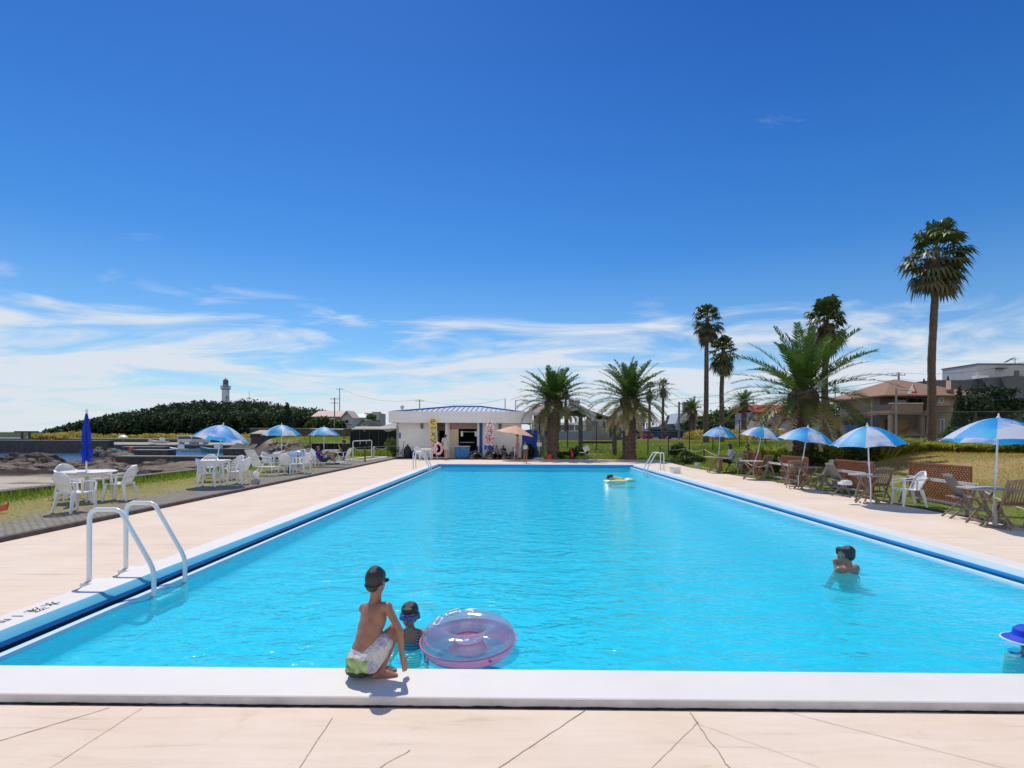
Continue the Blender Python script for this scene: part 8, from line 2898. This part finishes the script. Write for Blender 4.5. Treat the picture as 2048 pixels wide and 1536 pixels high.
Mt = frame3(br_, bf + Vector((0, 0, -.25)))
mb.ell(ch, (.112, .066, .12), Mt, n=20, m=14)
mb.ell(ch.lerp(ws_, .5), (.104, .066, .13), Mt, n=20, m=12)
mb.ell(ws_, (.090, .066, .12), Mt, n=20, m=12)
mb.ell(ws_.lerp(pv, .55), (.096, .074, .11), Mt, n=20, m=12)
mb.ell(pv, (.098, .085, .08), Mt, n=20, m=12)
for s_, sh in ((-1, shL), (1, shR)):
    cap(mb, c7 - Vector((0, 0, .025)), sh, .040, .037)
    mb.ell(ch.lerp(sh, .55) - bf * .036 + Vector((0, 0, -.012)), (.030, .016, .050), Mt @ Matrix.Rotation(s_ * .35, 3, "Y"), n=12, m=8)   # shoulder blade
cap(mb, ch, c7, .05, .040)
cap(mb, c7, nk, .046, .039); cap(mb, nk, hdc - Vector((0, 0, .02)), .039, .040)
hfwd = (Vector((.30, .95, -.06))).normalized(); hright = hfwd.cross(Vector((0, 0, 1))).normalized()
head_shape(mb, hdc, hright, hfwd, .86)
cap(mb, shR, shR.lerp(elR, .5), .030, .027); cap(mb, shR.lerp(elR, .5), elR, .027, .0235); cap(mb, elR, elR.lerp(wrR, .35), .0245, .025); cap(mb, elR.lerp(wrR, .35), wrR, .025, .0165)
cap(mb, shL, elL, .030, .0235); cap(mb, elL, wrL, .024, .017)
hand(mb, wrR, bo(BP(862, 1232, 3.745)) - wrR, Vector((.55, -.6, .35)), .84, .16, 1)
hand(mb, wrL, knL - wrL + Vector((.04, 0, -.03)), Vector((0, .3, 1)), .8, .5, -1)
cap(mb, hpR, knR, .062, .045); cap(mb, hpL, knL, .062, .045)
for kn, an in ((knR, anR), (knL, anL)):
    cap(mb, kn, kn.lerp(an, .32), .040, .041); cap(mb, kn.lerp(an, .32), an, .041, .024)


def foot(heel, toe, h=.028):
    heel, toe = Vector(heel), Vector(toe)
    d = (toe - heel); Lf = d.length; d.normalize(); sd = d.cross(Vector((0, 0, 1))).normalized()
    z0 = Vector((0, 0, 1))
    cap(mb, heel + z0 * .027, heel + d * Lf * .55 + z0 * .024, .026, .024)
    cap(mb, heel + d * Lf * .42 + z0 * .022 + sd * .008, heel + d * Lf * .74 + z0 * .016 + sd * .012, .022, .016); cap(mb, heel + d * Lf * .42 + z0 * .022 - sd * .008, heel + d * Lf * .74 + z0 * .016 - sd * .012, .022, .016)
    for k in range(5):
        o_ = (k - 2) * .0118
        ln = Lf * (.265 - .03 * abs(k - 1) - (.03 if k == 4 else 0))
        a = heel + d * Lf * .73 + sd * o_ * -1 + z0 * .013
        cap(mb, a, a + d * ln - z0 * .003, .0085 if k else .0105, .0072 if k else .009, 8)
    return heel + z0 * .05


hR, tR = G(750, 1357.5, CT) - org, G(795, 1350, CT) - org
hL, tL = G(735, 1349, CT) - org, G(793, 1339.5, CT) - org
for (hh, tt, an) in ((hR, tR, anR), (hL, tL, anL)):
    hh.z = tt.z = 0
    k = foot(hh, tt)
    cap(mb, an, Vector(hh) + Vector((0, 0, .04)) + (Vector(tt) - Vector(hh)).normalized() * .02, .025, .027)
merged(mb, "body", SKIN_T, boy, .0055, 9)
mb = MB()
M3q = frame3(hright, hfwd)
for (o_, r_) in (((0, -.014, .030), (.0665, .084, .084)), ((0, .03, .046), (.052, .048, .045)), ((0, -.055, -.006), (.053, .032, .055)), ((.0, -.02, .075), (.045, .05, .045))): mb.ell(hdc + M3q @ Vector(o_), r_, M3q, n=20, m=14)
M3h = frame3(hright, hfwd)
merged(mb, "hair", HAIR, boy, .005, 2)
mb = MB()
rr = [hdc + M3h @ Vector((.0665 * math.cos(a), -.012 + .084 * math.sin(a), -.004 + .014 * math.sin(a))) for a in [k * math.pi / 12 for k in range(24)]]
mb.tube(rr, .003, n=6, closed=True)
mb.build("goggle_strap", m_black, boy)
mb = MB()
for q in (-1, 1): mb.ell(hdc + M3h @ Vector((q * .034, .074, .004)), (.026, .014, .016), M3h, n=12, m=8)
mb.build("goggles", m_black, boy)
# shorts
m_sh, nt, out = nmat("printed_swim_shorts")
tcx = N(nt, "ShaderNodeTexCoord"); sx = N(nt, "ShaderNodeSeparateXYZ"); L(nt, tcx.outputs["Object"], sx.inputs[0])
nzs = N(nt, "ShaderNodeTexNoise", i_Scale=9.0, i_Detail=4.0, i_Roughness=0.6); L(nt, tcx.outputs["Object"], nzs.inputs["Vector"])
base = ramp(nt, nzs.outputs["Fac"], [(0.38, (0.66, 0.64, 0.60)), (0.52, (0.60, 0.58, 0.58)), (0.60, (0.34, 0.34, 0.52)), (0.70, (0.60, 0.56, 0.54))])
wv = N(nt, "ShaderNodeTexNoise", i_Scale=26.0, i_Detail=2.0); L(nt, tcx.outputs["Object"], wv.inputs["Vector"])
green = ramp(nt, wv.outputs["Fac"], [(0.35, (0.20, 0.34, 0.12)), (0.65, (0.42, 0.58, 0.26))])
def mth(op, a, b=None):
    n = N(nt, "ShaderNodeMath", operation=op)
    for i, q in enumerate((a, b)):
        if q is None: continue
        if isinstance(q, (int, float)): n.inputs[i].default_value = q
        else: L(nt, q, n.inputs[i])
    return n.outputs[0]
zz_ = mth("ADD", sx.outputs["Z"], mth("MULTIPLY", mth("SUBTRACT", wv.outputs["Fac"], .5), .035))
xx_ = mth("ADD", sx.outputs["X"], mth("MULTIPLY", mth("SUBTRACT", nzs.outputs["Fac"], .5), .05))
back = mth("LESS_THAN", xx_, .035)
gz_ = mth("MULTIPLY", mth("MULTIPLY", mth("LESS_THAN", zz_, .165), mth("GREATER_THAN", zz_, .072)), back)
kz_ = mth("MULTIPLY", mth("LESS_THAN", zz_, .072), mth("LESS_THAN", xx_, .10))
ma = N(nt, "ShaderNodeMixRGB"); L(nt, gz_, ma.inputs[0]); L(nt, base.outputs[0], ma.inputs[1]); L(nt, green.outputs[0], ma.inputs[2])
mk = N(nt, "ShaderNodeMixRGB"); L(nt, kz_, mk.inputs[0]); L(nt, ma.outputs[0], mk.inputs[1]); mk.inputs[2].default_value = (.03, .035, .03, 1)
ps = N(nt, "ShaderNodeBsdfPrincipled", i_Roughness=0.75); L(nt, mk.outputs[0], ps.inputs["Base Color"])
nfold = N(nt, "ShaderNodeTexNoise", i_Scale=16.0, i_Detail=3.0, i_Distortion=1.0); L(nt, tcx.outputs["Object"], nfold.inputs["Vector"])
bfold = N(nt, "ShaderNodeBump", i_Strength=0.8, i_Distance=0.02); L(nt, nfold.outputs["Fac"], bfold.inputs["Height"]); L(nt, bfold.outputs[0], ps.inputs["Normal"])
L(nt, ps.outputs[0], out.inputs[0])
mb = MB()
mb.ell(pv + Vector((0, 0, -.005)), (.110, .098, .080), Mt, n=20, m=12)
mb.ell(ws_.lerp(pv, .72), (.098, .082, .055), Mt, n=20, m=12)
mb.ell(pv + Vector((-.01, -.01, -.06)), (.100, .085, .055), None, n=20, m=12)
cap(mb, hpR, hpR.lerp(knR, .60), .077, .066); cap(mb, hpL, hpL.lerp(knL, .60), .075, .066)
cap(mb, hpR + Vector((.02, 0, -.03)), hpR.lerp(knR, .55) + Vector((0, 0, -.05)), .055, .045)
for i in range(len(mb.v)):
    p = Vector(mb.v[i]); k = .010 * mnoise.noise((p.x * 24, p.y * 24, p.z * 16)); mb.v[i] = tuple(p + Vector((k, -abs(k), k * .4)))
merged(mb, "swim_shorts", m_sh, boy, .006, 2)

# --- girl in the water, facing us
GY = 4.78
gb = W(640 + 880 * .2051, 1283, GY); gb.z = WZ
girl = thing("person", "girl with blue goggles and a striped swimsuit standing in the water beside the boy", "person", gb)
def GP(cx, cy, dy=0.0): return W(640 + cx * .2051, 1100 + cy * .2051, GY + dy) - gb
gh = GP(871, 632)
gf = Vector((-.10, -1, -.10)).normalized(); grr = gf.cross(Vector((0, 0, 1))).normalized()
mb = MB()
head_shape(mb, gh, grr, gf, .93)
gn = GP(885, 775); gc = GP(890, 900)
cap(mb, gh - Vector((0, -.01, .05)), gn, .036, .036)
mb.ell(gc, (.098, .066, .11), None, n=18, m=12); mb.ell(gc - Vector((0, 0, .14)), (.088, .062, .10), None, n=18, m=12)
for q in (-1, 1):
    sh = GP(890 + q * 100, 822)
    cap(mb, gn - Vector((0, 0, .012)), sh, .036, .036); el = sh + Vector((q * .05, -.03, -.15)); wr = el + Vector((q * .02, -.13, -.03))
    cap(mb, sh, el, .033, .026); cap(mb, el, wr, .026, .019); hand(mb, wr, wr - el, Vector((0, 0, 1)), .8, .3, -q)
merged(mb, "body", SKIN_T, girl, .0065, 3)
M3 = frame3(grr, gf)
mb = MB(); mb.ell(gh + M3 @ Vector((0, .085, -.052)), (.018, .006, .0065), M3, n=10, m=6); mb.build("mouth", LIPS, girl)
mb = MB(); hair_shape(mb, gh, grr, gf, .93, .05, .03); merged(mb, "hair", HAIR, girl, .006, 2)
mb = MB(); mb.tube([gh + M3 @ Vector((.079 * math.cos(a), -.008 + .090 * math.sin(a), .006)) for a in [k * math.pi / 12 for k in range(24)]], .008, n=6, closed=True); mb.build("goggle_strap", m_bluepaint, girl)
mb = MB()
for q in (-1, 1): mb.ell(gh + M3 @ Vector((q * .034, .080, .004)), (.032, .022, .024), M3, n=14, m=9)
cap(mb, gh + M3 @ Vector((-.02, .092, .006)), gh + M3 @ Vector((.02, .092, .006)), .008)
mb.build("goggles", mat("blue_goggle_lens", (.02, .10, .38), rough=.12, var=.2, spec=.8), girl)
m_str, nt, out = nmat("navy_white_stripes")
tcx = N(nt, "ShaderNodeTexCoord"); sx = N(nt, "ShaderNodeSeparateXYZ"); L(nt, tcx.outputs["Object"], sx.inputs[0])
sn = N(nt, "ShaderNodeMath", operation="MULTIPLY"); sn.inputs[1].default_value = 300.0; L(nt, sx.outputs["Z"], sn.inputs[0])
s2 = N(nt, "ShaderNodeMath", operation="SINE"); L(nt, sn.outputs[0], s2.inputs[0])
rs_ = ramp(nt, s2.outputs[0], [(0.45, (.012, .016, .06)), (0.62, (.62, .66, .70))])
ps = N(nt, "ShaderNodeBsdfPrincipled", i_Roughness=0.6); L(nt, rs_.outputs[0], ps.inputs["Base Color"]); L(nt, ps.outputs[0], out.inputs[0])
mb = MB(); mb.ell(gc - Vector((0, 0, .03)), (.103, .071, .085), None, n=20, m=12); mb.ell(gc - Vector((0, 0, .15)), (.093, .068, .11), None, n=20, m=12)
for q in (-1, 1): cap(mb, gc + Vector((q * .062, -.055, .02)), gc + Vector((q * .066, -.03, .088)), .012, .011); cap(mb, gc + Vector((q * .066, -.03, .088)), gc + Vector((q * .06, .05, .03)), .012, .011)
merged(mb, "swimsuit", m_str, girl, .0055, 2)

# --- clear and pink swim ring
RX, RY = GX(938, 4.60), 4.60
ring = thing("swim_ring", "large clear topped swim ring with a pink underside floating beside the girl", "swim ring", (RX, RY, WZ + .095), R(20))
ring.rotation_euler = (R(3), R(-3), R(20))


def vinyl(name, tcol, dcol, fac, gl=.10):
    m, nt, out = nmat(name)
    tb = N(nt, "ShaderNodeBsdfTransparent"); tb.inputs[0].default_value = (*tcol, 1)
    db = N(nt, "ShaderNodeBsdfDiffuse"); db.inputs[0].default_value = (*dcol, 1)
    tl = N(nt, "ShaderNodeBsdfTranslucent"); tl.inputs[0].default_value = (*dcol, 1)
    gs = N(nt, "ShaderNodeBsdfGlossy", i_Roughness=0.08)
    tc_ = N(nt, "ShaderNodeTexCoord"); nz_ = N(nt, "ShaderNodeTexNoise", i_Scale=7.0, i_Detail=3.0, i_Distortion=1.0); L(nt, tc_.outputs["Object"], nz_.inputs["Vector"])
    bp_ = N(nt, "ShaderNodeBump", i_Strength=0.35, i_Distance=0.03); L(nt, nz_.outputs["Fac"], bp_.inputs["Height"]); L(nt, bp_.outputs[0], gs.inputs["Normal"])
    m1 = N(nt, "ShaderNodeMixShader", i_Fac=.5); L(nt, db.outputs[0], m1.inputs[1]); L(nt, tl.outputs[0], m1.inputs[2])
    m2 = N(nt, "ShaderNodeMixShader", i_Fac=fac); L(nt, tb.outputs[0], m2.inputs[1]); L(nt, m1.outputs[0], m2.inputs[2])
    lw = N(nt, "ShaderNodeLayerWeight", i_Blend=0.25)
    ad_ = N(nt, "ShaderNodeMath", operation="MULTIPLY_ADD"); ad_.inputs[1].default_value = .5; ad_.inputs[2].default_value = gl; L(nt, lw.outputs["Facing"], ad_.inputs[0])
    m3 = N(nt, "ShaderNodeMixShader"); L(nt, ad_.outputs[0], m3.inputs[0]); L(nt, m2.outputs[0], m3.inputs[1]); L(nt, gs.outputs[0], m3.inputs[2])
    L(nt, m3.outputs[0], out.inputs[0])
    return m


m_clear = vinyl("clear_vinyl", (.97, .94, .975), (.86, .76, .88), .26)
m_pinkv = vinyl("pink_vinyl", (1.0, .62, .74), (.98, .36, .52), .88, .04)
RO, RT = .262, .136


def torus_part(mb, a0, a1, n=64, k=14, puff=.0):
    vs = []
    for i in range(n):
        A = 2 * math.pi * i / n
        wr_ = 1 + .012 * mnoise.noise((math.cos(A) * 3, math.sin(A) * 3, 0))
        for j in range(k + 1):
            b_ = a0 + (a1 - a0) * j / k
            rr_ = RO + RT * math.cos(b_) * wr_
            vs.append((rr_ * math.cos(A), rr_ * math.sin(A), RT * .95 * math.sin(b_)))
    mb.add(vs, [(i * (k + 1) + j, ((i + 1) % n) * (k + 1) + j, ((i + 1) % n) * (k + 1) + j + 1, i * (k + 1) + j + 1) for i in range(n) for j in range(k)], True)


mb = MB(); torus_part(mb, R(2), R(178)); mb.build("clear_top", m_clear, ring)
mb = MB(); torus_part(mb, R(-178), R(-2)); mb.build("pink_underside", m_pinkv, ring)
m_seam = mat("pink_seam", (.80, .16, .36), rough=.35, var=.1)
mb = MB()
for rr_ in (RO + RT + .004, RO - RT - .002):
    mb.tube([((rr_ + .004 * (i % 2)) * math.cos(i * math.pi / 60), (rr_ + .004 * (i % 2)) * math.sin(i * math.pi / 60), 0) for i in range(120)], .006, n=6, closed=True)
mb.build("seam", m_seam, ring)
for az in (R(105), R(150)):
    mb = MB()
    c = Vector((RO * math.cos(az), RO * math.sin(az), RT * .95)); td = Vector((-math.sin(az), math.cos(az), 0))
    mb.tube([c - td * .055, c - td * .045 + Vector((0, 0, .028)), c + td * .045 + Vector((0, 0, .028)), c + td * .055], .009, n=8)
    mb.box(c + Vector((0, 0, .004)), (.05, .15, .006), Matrix.Rotation(az, 3, "Z"))
    mb.build("handle", m_clear if False else mat("milky_vinyl", (.72, .76, .80), rough=.2, var=.05), ring)
mb = MB()
for k in range(9):
    a = R(72) + .085 * math.cos(k * .7); bb_ = R(78 + 14 * math.sin(k * .7))
    ln = .10 if k % 2 else .065
    pts = []
    for f in (0, .5, 1):
        A = R(70) + f * ln * 2.6 * math.cos(k * .7); B = R(80) + f * ln * 5.5 * math.sin(k * .7)
        rr_ = RO + (RT + .004) * math.cos(B); pts.append((rr_ * math.cos(A), rr_ * math.sin(A), (RT * .95 + .004) * math.sin(B)))
    mb.tube(pts, [.009, .011, .002], n=5)
mb.build("print", mat("white_violet_print", (.78, .76, .86), rough=.4, var=.2), ring)
mb = MB(); mb.tube([((RO + RT) * math.cos(R(-80)), (RO + RT) * math.sin(R(-80)), -.03), ((RO + RT + .022) * math.cos(R(-80)), (RO + RT + .022) * math.sin(R(-80)), -.033)], [.013, .009], n=9); mb.build("valve", m_seam, ring)

# --- others in the pool
by = 7.34
b0 = W(1695, 1140, by); b0.z = WZ - 1.355 * .976
WAT = dict(elbowL=(-.24, .12, 1.12), elbowR=(.24, .12, 1.12), wristL=(-.14, .34, 1.06), wristR=(.14, .34, 1.06))
figure("dark haired swimmer with bare shoulders on the right side of the pool", b0, R(112), 1.66, stand(**WAT), SKIN_T, 0, [], headdir=R(125), voxel=.011)
c0 = W(1680, 1120, 7.75); c0.z = WZ - .78
figure("small child held in front of the bare shouldered swimmer, only the head showing", c0, R(-70), 1.02, stand(**WAT), SKIN_T, 0, [], voxel=.010)
w0 = W(1219, 962, 21.0); w0.z = WZ - 1.36
figure("long haired swimmer facing right at the far end of the pool", w0, R(-8), 1.62, stand(wristL=(-.12, .5, 1.33), wristR=(.12, .5, 1.33), elbowL=(-.2, .25, 1.28), elbowR=(.2, .25, 1.28)), SKIN_L, .22, [("swimsuit", cloth("dark_swimsuit", (.05, .06, .12)), [("torso", 0, .85, .006)])], voxel=.012)
t_ = figure("child lying on a yellow float before the long haired swimmer", (GX(1228, 21.0), 21.0, WZ), R(180), 1.05,
            dict(pelvis=(0, -.40, .12), chest=(0, -.08, .16), neck=(0, .08, .23), head=(0, .17, .30), shoulderL=(-.15, .06, .17), shoulderR=(.15, .06, .17), elbowL=(-.24, .25, .12), elbowR=(.24, .25, .12), wristL=(-.12, .42, .12), wristR=(.12, .42, .12),
                 hipL=(-.08, -.45, .11), hipR=(.08, -.45, .11), kneeL=(-.1, -.85, .08), kneeR=(.1, -.85, .08), ankleL=(-.1, -1.2, .06), ankleR=(.1, -1.2, .06), toeL=(-.1, -1.36, .0), toeR=(.1, -1.36, .0)), SKIN_L, 0,
            [("swimsuit", cloth("yellow_swimsuit", (.75, .58, .08)), [("torso", -.1, .9, .012)])], voxel=.012)
m_yv = mat("yellow_vinyl", (.78, .66, .18), rough=.3, var=.0, scale=6, col2=(.75, .75, .62), spec=.6)
mb = MB(); mb.ell((0, 0, 0), (.62, .26, .07), n=24, m=8); mb.ell((.38, 0, .05), (.2, .24, .07), n=16, m=8)
o = mb.build("pool_float", m_yv); o.location = (GX(1238, 21.0), 21.0, WZ + .01); tag(o, "long yellow and white float under the lying child", "float")
p0 = W(2052, 1325, 4.62); p0.z = WZ - .97
figure("child in a blue hat and pink swimsuit at the photo's right edge", p0, R(70), 1.15, stand(), SKIN_L, 0, [("swimsuit", cloth("pink_swimsuit", (.85, .10, .30)), [("torso", 0, .9, .01)])], voxel=.011, headdir=R(60))
hat_o = [o for o in COL.objects if o.get("label", "").startswith("child in a blue hat")][0]
hc = Vector((.01, .01, 1.585 * 1.15 / 1.7 + .04))
mb = MB(); mb.lathe([(0.0, .085), (.05, .08), (.085, .05), (.095, .0), (.16, -.035), (.165, -.042), (.095, -.012)], c=hc, n=28); mb.build("hat", mat("blue_hat_cloth", (.01, .06, .60), rough=.7, var=.15), hat_o)
mb = MB(); mb.tube([hc + Vector((.164 * math.cos(a * .2244), .164 * math.sin(a * .2244), -.038)) for a in range(28)], .007, n=6, closed=True); mb.build("hat_trim", m_plastic, hat_o)

# --- people on the deck
m_patt = cloth("white_flowered_cotton", (.60, .58, .54), 0, (.36, .35, .33), 16)
wk = figure("woman in a white patterned beach dress walking towards the kiosk", G(891, 919.5, 0), R(78), 1.66,
            stand(elbowR=(.27, .0, 1.12), wristR=(.40, .10, .93), elbowL=(-.23, -.04, 1.10), wristL=(-.27, .04, .90), kneeL=(-.07, .10, .49), ankleL=(-.06, .02, .10), kneeR=(.07, -.02, .49), ankleR=(.06, -.12, .085), toeL=(-.07, .19, .03), toeR=(.07, .04, .026)),
            SKIN_L, .02, [("beach_dress", m_patt, [("torso", -.35, 1.0, .025), ("limb", "hipL", "kneeL", .35, .115, .11), ("limb", "hipR", "kneeR", .35, .115, .11), ("limb", "shoulderL", "elbowL", .55, .068, .07), ("limb", "shoulderR", "elbowR", .55, .068, .07)]),
                          ("sandals", cloth("red_sandal", (.45, .03, .03)), [("shoe",)])])
mb = MB(); mb.tube([(.24 * math.cos(a * .2618), 0, .34 * math.sin(a * .2618)) for a in range(24)], .085, n=12, closed=True)
o = mb.build("swim_ring", mat("pink_spotted_vinyl", (.80, .30, .42), rough=.3, var=0, scale=16, col2=(.86, .58, .66), spec=.5)); o.location = (GX(876.5, 35.3), 35.3, .70); o.rotation_euler = (0, 0, R(12)); tag(o, "pink spotted swim ring carried by the walking woman", "swim ring")
figure("person in a pale sleeveless top standing under the peach parasol", G(1035, 920.5, 0), R(172), 1.72, stand(elbowR=(.2, .03, 1.09), wristR=(.19, .14, .88)), SKIN_T, .0,
       [("top", cloth("pale_pink_top", (.62, .50, .52)), [("torso", .1, 1.0, .012)]), ("shorts", cloth("dusty_pink_shorts", (.42, .26, .26)), [("torso", -.15, .25, .02), ("limb", "hipL", "kneeL", .6, .105, .095), ("limb", "hipR", "kneeR", .6, .105, .095)]), ("towel", cloth("yellow_towel", (.72, .55, .12)), [("limb", "shoulderR", "hipR", .8, .075, .07)])])
figure("small girl in a pale blue top and brown skirt standing at the pool's far edge", G(1050.5, 926.5, 0), R(-85), 1.24, stand(wristL=(-.10, .22, .95), wristR=(.10, .22, .95), head=(0, .05, 1.57)), SKIN_T, .06,
       [("top", cloth("pale_blue_top", (.45, .55, .62), 0, (.62, .66, .68), 12), [("torso", .2, 1.0, .012)]), ("skirt", cloth("brown_skirt", (.14, .085, .06)), [("torso", -.4, .3, .03), ("limb", "hipL", "kneeL", .5, .12, .12), ("limb", "hipR", "kneeR", .5, .12, .12)])], head_tilt=-.35)
for (px, c, nm, lb) in ((993, (.50, .40, .52), "lilac_shirt", "child in a lilac shirt sitting against the white wall behind the orcas"), (1007, (.03, .032, .035), "black_shirt", "child in a dark shirt sitting right of the one in lilac")):
    figure(lb, (GX(px, 37.25), 37.25, 0), R(-88), 1.38, sit(pelvis=(0, -.05, .34), chest=(0, -.08, .66), neck=(0, -.06, .86), head=(0, -.01, 1.0), shoulderL=(-.165, -.07, .8), shoulderR=(.165, -.07, .8), elbowL=(-.22, .05, .56), elbowR=(.22, .05, .56), wristL=(-.1, .25, .55), wristR=(.1, .25, .55), hipL=(-.09, -.03, .33), hipR=(.09, -.03, .33), kneeL=(-.11, .33, .48), kneeR=(.11, .33, .48), ankleL=(-.1, .40, .09), ankleR=(.1, .40, .09), toeL=(-.1, .56, .03), toeR=(.1, .56, .03)),
           SKIN_L, .04, [("shirt", cloth(nm, c), [("torso", .1, 1.0, .018), ("limb", "shoulderL", "elbowL", .5, .062, .06), ("limb", "shoulderR", "elbowR", .5, .062, .06)]), ("shorts", cloth("dark_shorts", (.05, .045, .06)), [("torso", -.1, .2, .02), ("limb", "hipL", "kneeL", .6, .1, .085), ("limb", "hipR", "kneeR", .6, .1, .085)])])
    mb = MB(); mb.box((GX(px, 37.3), 37.3, .12), (.42, .34, .24)); tag(mb.build("low_stool", m_darkwood, bevel=.02), "low dark stool under the %s" % lb.split(" sitting")[0], "stool")

# people on the left
g = G(648, 934, SZ); g.z = SZ
figure("person in a purple shirt reclining in a low white lounger, reading", g, R(0), 1.62,
       sit(pelvis=(0, 0, .36), chest=(0, -.22, .60), neck=(0, -.32, .78), head=(0, -.31, .93), shoulderL=(-.165, -.28, .73), shoulderR=(.165, -.28, .73), elbowL=(-.22, -.06, .60), elbowR=(.22, -.06, .60), wristL=(-.10, .14, .76), wristR=(.10, .14, .76), hipL=(-.09, .04, .35), hipR=(.09, .04, .35), kneeL=(-.11, .38, .58), kneeR=(.11, .40, .52), ankleL=(-.11, .58, .20), ankleR=(.11, .66, .16), toeL=(-.11, .72, .2), toeR=(.11, .8, .18)),
       SKIN_T, .02, [("shirt", cloth("purple_shirt", (.07, .018, .20)), [("torso", .0, 1.0, .018), ("limb", "shoulderL", "elbowL", .6, .066, .062), ("limb", "shoulderR", "elbowR", .6, .066, .062)]), ("trousers", cloth("dark_blue_shorts", (.03, .05, .12)), [("torso", -.1, .2, .015), ("limb", "hipL", "kneeL", .8, .1, .08), ("limb", "hipR", "kneeR", .8, .1, .08)])])
t = thing("low_lounger", "low white lounger under the reading person in purple", "lounger", g, R(-90))
mb = MB()
for s in (-.3, .3): mb.tube([(s, -.62, .82), (s, -.08, .22), (s, .98, .24)], .014, n=6)
mb.tube([(-.3, -.62, .82), (.3, -.62, .82)], .014, n=6); mb.tube([(-.3, .98, .24), (.3, .98, .24)], .014, n=6); mb.build("frame", m_pipe, t)
mb = MB()
for s in (-.3, .3):
    for y in (-.15, .92): mb.tube([(s, y, .23), (s, y + .02, 0)], .014, n=6)
mb.build("leg_frame", m_pipe, t)
mb = MB(); mb.box((0, .44, .235), (.58, 1.05, .012)); mb.bar((0, -.10, .235), (0, -.60, .79), .58, .01, up=(0, 1, 1)); mb.build("sling", mat("pale_blue_sling", (.35, .48, .66), rough=.8, var=0, scale=14, col2=(.60, .64, .70)), t)
g2 = G(688, 929, SZ); g2.z = SZ
figure("person in a black shirt and cap sitting opposite the reader in purple", g2, R(176), 1.70, sit(elbowL=(-.2, .1, .75), wristL=(-.05, .25, .95), kneeL=(-.11, .44, .60), kneeR=(.13, .44, .56), ankleL=(-.1, .66, .28), ankleR=(.1, .62, .22), toeL=(-.1, .80, .30), toeR=(.1, .77, .22)), SKIN_T, .0,
       [("shirt", cloth("black_shirt", (.018, .02, .022)), [("torso", .05, 1.0, .02), ("limb", "shoulderL", "elbowL", .6, .066, .062), ("limb", "shoulderR", "elbowR", .6, .066, .062)]), ("shorts", cloth("black_shorts", (.02, .02, .03)), [("torso", -.1, .2, .02), ("limb", "hipL", "kneeL", .45, .1, .095), ("limb", "hipR", "kneeR", .45, .1, .095)])])
dup(chair0, (g2.x + .02, g2.y, SZ), face(-1, .07), "white plastic armchair under the person in the black shirt and cap", CH)

# people on the right
g = G(1459, 944, 0)
figure("person with dark hair and a white shirt sitting at the farthest right umbrella", (g.x, g.y, 0), R(160), 1.66, sit(ankleL=(-.1, .34, .09), kneeL=(-.11, .42, .50), wristL=(-.13, .42, .74), wristR=(.13, .42, .74)), SKIN_T, .12,
       [("shirt", cloth("white_lilac_shirt", (.62, .60, .72)), [("torso", -.05, 1.0, .024), ("limb", "shoulderL", "elbowL", .75, .07, .068), ("limb", "shoulderR", "elbowR", .75, .07, .068)]), ("shorts", cloth("black_skirt", (.02, .02, .03)), [("torso", -.15, .1, .016), ("limb", "hipL", "kneeL", .55, .1, .085), ("limb", "hipR", "kneeR", .55, .1, .085)])], headdir=R(150))
g = G(1495, 941, 0)
figure("person with long dark hair and a teal top sitting in profile", (g.x, g.y, 0), R(192), 1.64, sit(), SKIN_T, .26,
       [("top", cloth("teal_top", (.02, .17, .22)), [("torso", .0, .9, .016)]), ("skirt", cloth("pale_grey_skirt", (.42, .42, .42)), [("torso", -.2, .12, .03), ("limb", "hipL", "kneeL", .95, .11, .1), ("limb", "hipR", "kneeR", .95, .11, .1), ("limb", "kneeL", "ankleL", .7, .09, .09), ("limb", "kneeR", "ankleR", .7, .09, .09)])])
